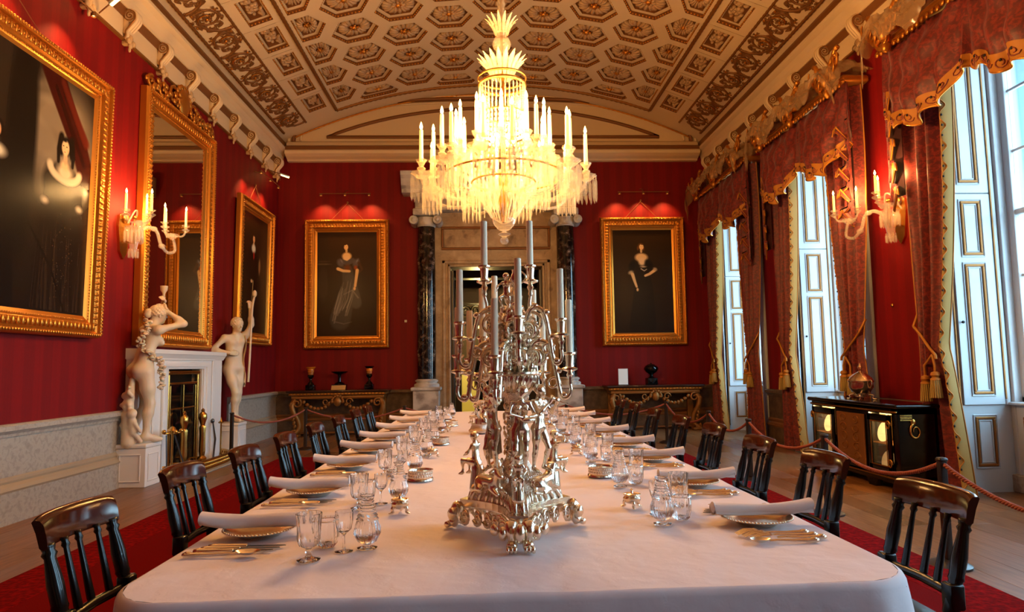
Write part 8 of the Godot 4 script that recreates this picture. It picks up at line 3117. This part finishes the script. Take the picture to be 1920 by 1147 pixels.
	sh.grid(72, 34, func(u, v):
		var z := lerpf(z0 - 0.06, z1 + 0.06, u)
		var prof := [Vector2(0.20, 4.80), Vector2(0.12, 4.88), Vector2(-0.02, 4.93), Vector2(-0.18, 4.90), Vector2(-0.29, 4.80), Vector2(-0.33, 4.68), Vector2(-0.34, 4.56)]
		var e := absf(u - 0.5) * 2.0
		var fidx: float = v * 5.999
		var i := int(fidx)
		var q: Vector2 = prof[i].lerp(prof[i + 1], fidx - i)
		var end := pow(e, 12.0)
		var front := clampf((v - 0.45) / 0.55, 0, 1)
		var y = q.y + 0.10 * nz.get_noise_2d(z * 1.1, v * 0.9) + 0.05 * nz.get_noise_2d(z * 3.1 + 5.0, v * 3.0) - 0.34 * end * (0.3 + 0.7 * v)
		# the hem hangs in lobes, lifted over the sprays
		y += front * (0.05 + 0.20 * nz.get_noise_2d(z * 0.8 + 11.0, 3.0) + 0.13 * cos((u - 0.1) * TAU * 2.5))
		return V(q.x + 0.07 * nz.get_noise_2d(z * 2.0 + 20.0, v * 2.0) + 0.06 * end, y, z))
	piece(ds, "sheet", sh, M.dust_sheet)


# ---------------------------------------------------------------- crystal wall lights
func build_sconces() -> void:
	for k in 2:
		var o := base("wall_sconce", ["crystal wall sconce with lit candles beside the tall mirror", "crystal wall sconce with lit candles above the black cabinet, between the windows"][k], "wall light", "crystal wall sconces", V([XL, XR][k], 0, [-7.70, -7.08][k]), [0.0, PI][k])
		# local: out = +x
		var bp := MB.new()
		bp.prism([Vector2(-0.10, 3.08), Vector2(-0.12, 2.95), Vector2(-0.07, 2.66), Vector2(0, 2.58), Vector2(0.07, 2.66), Vector2(0.12, 2.95), Vector2(0.10, 3.08), Vector2(0, 3.13)], Transform3D(Basis(V(0, 0, -1), V(0, 1, 0), V(1, 0, 0)), V(0.0, 0, 0)), 0.03)
		bp.blob(V(0.04, 3.06, 0), V(0.03, 0.06, 0.06), Basis.IDENTITY, 8, 6)
		piece(o, "backplate", bp, M.brass)
		var vs := MB.new()
		vs.xf = at(0.14, 0, 0)
		vs.lathe([Vector2(0.0, 2.60), Vector2(0.015, 2.61), Vector2(0.03, 2.66), Vector2(0.07, 2.86), Vector2(0.085, 2.92), Vector2(0.10, 2.94), Vector2(0.10, 2.955), Vector2(0.03, 2.94)], 24, 8, 0.12, 2.6, 2.93)
		piece(o, "crystal_vase", vs, M.crystal_wall)
		var st := MB.new()
		st.tube([V(0.02, 2.80, 0), V(0.14, 2.76, 0), V(0.14, 3.05, 0)], 0.012, 7)
		st.blob(V(0.14, 3.07, 0), V(0.03, 0.03, 0.03), Basis.IDENTITY, 8, 6)
		piece(o, "bracket", st, M.brass)
		var fr := fringe(0.095, 2.935, 14, 0.15, 0.011)
		fr.xf = Transform3D.IDENTITY
		stuff(piece(o, "prism_fringe", fr, M.crystal_wall, at(0.14, 0, 0)))
		stuff(piece(o, "prism_fringe", fringe(0.05, 2.70, 9, 0.09, 0.010), M.crystal_wall, at(0.14, 0, 0)))
		var hoop := MB.new()
		hoop.tube(smooth([V(0.05, 2.96, -0.08), V(0.14, 3.12, -0.05), V(0.16, 3.14, 0.03), V(0.12, 2.98, 0.10)], 6), 0.010, 6)
		piece(o, "glass_hoop", hoop, M.crystal_wall)
		for s in [-1, 1]:
			var e := V(0.40, 2.93, s * 0.36)
			var am := MB.new()
			var path := smooth([V(0.16, 2.90, s * 0.03), V(0.24, 2.98, s * 0.12), V(0.30, 2.94, s * 0.20), V(0.33, 2.80, s * 0.24), V(0.38, 2.71, s * 0.31), V(0.43, 2.74, s * 0.38), V(0.42, 2.84, s * 0.38), e], 5)
			am.tube(path, taper(path.size(), 0.022, 0.016), 8)
			for i in [8, 16]:
				am.blob(path[i], V(0.04, 0.03, 0.04), Basis.IDENTITY, 10, 6)
			var arm := piece(o, "arm", am, M.crystal_wall)
			var hub := MB.new()
			hub.xf = Transform3D(Basis.IDENTITY, e)
			hub.lathe([Vector2(0.02, -0.05), Vector2(0.05, -0.03), Vector2(0.075, 0.0), Vector2(0.08, 0.012), Vector2(0.02, 0.01)], 20, 10, 0.12, -0.06, 0.02)
			piece(arm, "hub_pan", hub, M.crystal_wall)
			for j in 3:
				var a = TAU * j / 3.0 + 0.4 * s
				var d := V(cos(a), 0, sin(a))
				var c := e + d * 0.15 + V(0, 0.06, 0)
				var br := MB.new()
				br.tube(smooth([e + V(0, 0.01, 0), e + d * 0.05 + V(0, -0.01, 0), e + d * 0.12 + V(0, 0.0, 0), c], 4), 0.011, 7)
				br.xf = Transform3D(Basis.IDENTITY, c)
				br.lathe([Vector2(0.01, -0.02), Vector2(0.02, -0.01), Vector2(0.045, 0.01), Vector2(0.046, 0.016), Vector2(0.016, 0.03), Vector2(0.022, 0.045), Vector2(0.046, 0.062), Vector2(0.046, 0.068), Vector2(0.015, 0.062)], 16, 8, 0.16, -0.03, 0.08)
				piece(arm, "candle_branch", br, M.crystal_wall)
				var cd := MB.new()
				cd.xf = Transform3D(Basis.IDENTITY, c + V(0, 0.055, 0))
				cd.lathe([Vector2(0, 0), Vector2(0.0135, 0.0), Vector2(0.0125, 0.19), Vector2(0.0, 0.197)], 10)
				piece(arm, "candle", cd, M.candle_tube)
				var fl := MB.new()
				fl.xf = Transform3D(Basis.IDENTITY, c + V(0, 0.252, 0))
				fl.lathe([Vector2(0.0, 0.0), Vector2(0.008, 0.006), Vector2(0.011, 0.018), Vector2(0.007, 0.036), Vector2(0.002, 0.05), Vector2(0.0, 0.054)], 8)
				piece(arm, "flame", fl, M.flame)
				lamp(arm, c + V(0, 0.272, 0), 0.30, WARM, 0.012)


# ---------------------------------------------------------------- rope barriers, lamps on rods, small fittings
func build_barriers() -> void:
	var posts := [V(2.9, 0, -2.65), V(2.9, 0, -4.18), V(2.9, 0, -5.65), V(2.9, 0, -7.3), V(2.9, 0, -8.62), V(2.95, 0, -10.85), V(1.32, 0, -10.95), V(-1.33, 0, -10.95), V(-2.92, 0, -10.95), V(-3.72, 0, -9.95)]
	var said := ["nearest the camera, by the second chair", "in front of the nearest window curtain", "beside the black cabinet", "by the middle window curtain", "by the pier past the middle window", "before the right console table", "before the right door column", "before the left door column", "before the left console table", "beside the far marble plinth"]
	var pm := MB.new()
	pm.box(V(0, 0.355, 0), V(0.046, 0.62, 0.046), 0.006)
	pm.box(V(0, 0.66, 0), V(0.058, 0.03, 0.058), 0.010)
	var pmm := pm.mesh(M.post)
	var bm := MB.new()
	bm.lathe([Vector2(0.13, 0.0), Vector2(0.13, 0.014), Vector2(0.10, 0.028), Vector2(0.04, 0.045), Vector2(0.0, 0.046)], 20)
	var bmm := bm.mesh(M.post)
	for i in posts.size():
		var o := base("barrier_post", "slim dark wooden barrier post " + said[i], "post", "rope barrier posts", posts[i])
		piece(o, "post_shaft", pmm)
		piece(o, "base", bmm)
	for i in posts.size() - 1:
		var a: Vector3 = posts[i] + V(0, 0.63, 0)
		var b: Vector3 = posts[i + 1] + V(0, 0.63, 0)
		var d := (b - a).normalized()
		a += d * 0.026
		b -= d * 0.026
		var ln := a.distance_to(b)
		var sag := 0.09 + 0.045 * ln
		var rb := MB.new()
		var n := int(ln / 0.011)
		for s in 3:
			var path := []
			for k in n + 1:
				var t := float(k) / n
				var q := a.lerp(b, t) - V(0, sag * 4.0 * t * (1.0 - t), 0)
				var an := t * ln * 95.0 + TAU * s / 3.0
				var sd := d.cross(Vector3.UP)
				path.append(q + sd * cos(an) * 0.0075 + V(0, sin(an) * 0.0075, 0))
			rb.tube(path, 0.0085, 5)
		var r := piece(self, "barrier_rope", rb, M.rope)
		tag(r, "twisted red-brown barrier rope, from the post " + said[i] + " onwards", "rope", "barrier ropes")
	# spot lamps on rods from the cornice
	var sl := [[V(XL, 5.16, -7.05), V(0.34, 0.10, 0.20), "slim spot lamp on a rod from the cornice, above the huge family portrait"], [V(XL, 5.16, -12.75), V(0.36, -0.12, -0.06), "slim spot lamp on a rod from the cornice, near the far left corner"]]
	for q in sl:
		var o := base("spot_lamp", q[2], "lamp", "spot lamps on rods", q[0])
		var rd := MB.new()
		rd.tube([V(0, 0, 0), q[1] * 0.7], 0.008, 6)
		piece(o, "rod", rd, M.gold_brown)
		var hd := MB.new()
		hd.tube([q[1] * 0.6, q[1] * 1.05], 0.022, 8)
		piece(o, "lamp_tube", hd, M.white_paint)
		var bl := MB.new()
		bl.tube([q[1] * 0.62 + V(0.012, -0.014, 0), q[1] * 1.03 + V(0.012, -0.014, 0)], 0.018, 8)
		piece(o, "bulb", bl, M.flame_small)
		lamp(o, q[1] * 0.8 + V(0.012, -0.014, 0), 0.10, Color(1.0, 0.7, 0.4), 0.03)
	# bell push and socket
	var sw := boxm(V(0, 0, 0), V(0.05, 0.05, 0.012), 0.004)
	tag(piece(self, "wall_button", sw, M.switch, at(-1.60, 2.22, ZF + 0.008)), "small pale button on the red wall between the left portrait and the door column", "button")
	var kn := MB.new()
	kn.lathe([Vector2(0.02, 0.0), Vector2(0.022, 0.01), Vector2(0.012, 0.02), Vector2(0.0, 0.022)], 12)
	tag(piece(self, "wall_hook", kn, M.brass, Transform3D(Basis(Vector3.BACK, PI / 2), V(XR - 0.001, 1.92, -7.35))), "small brass hook on the red pier above the black cabinet", "hook")
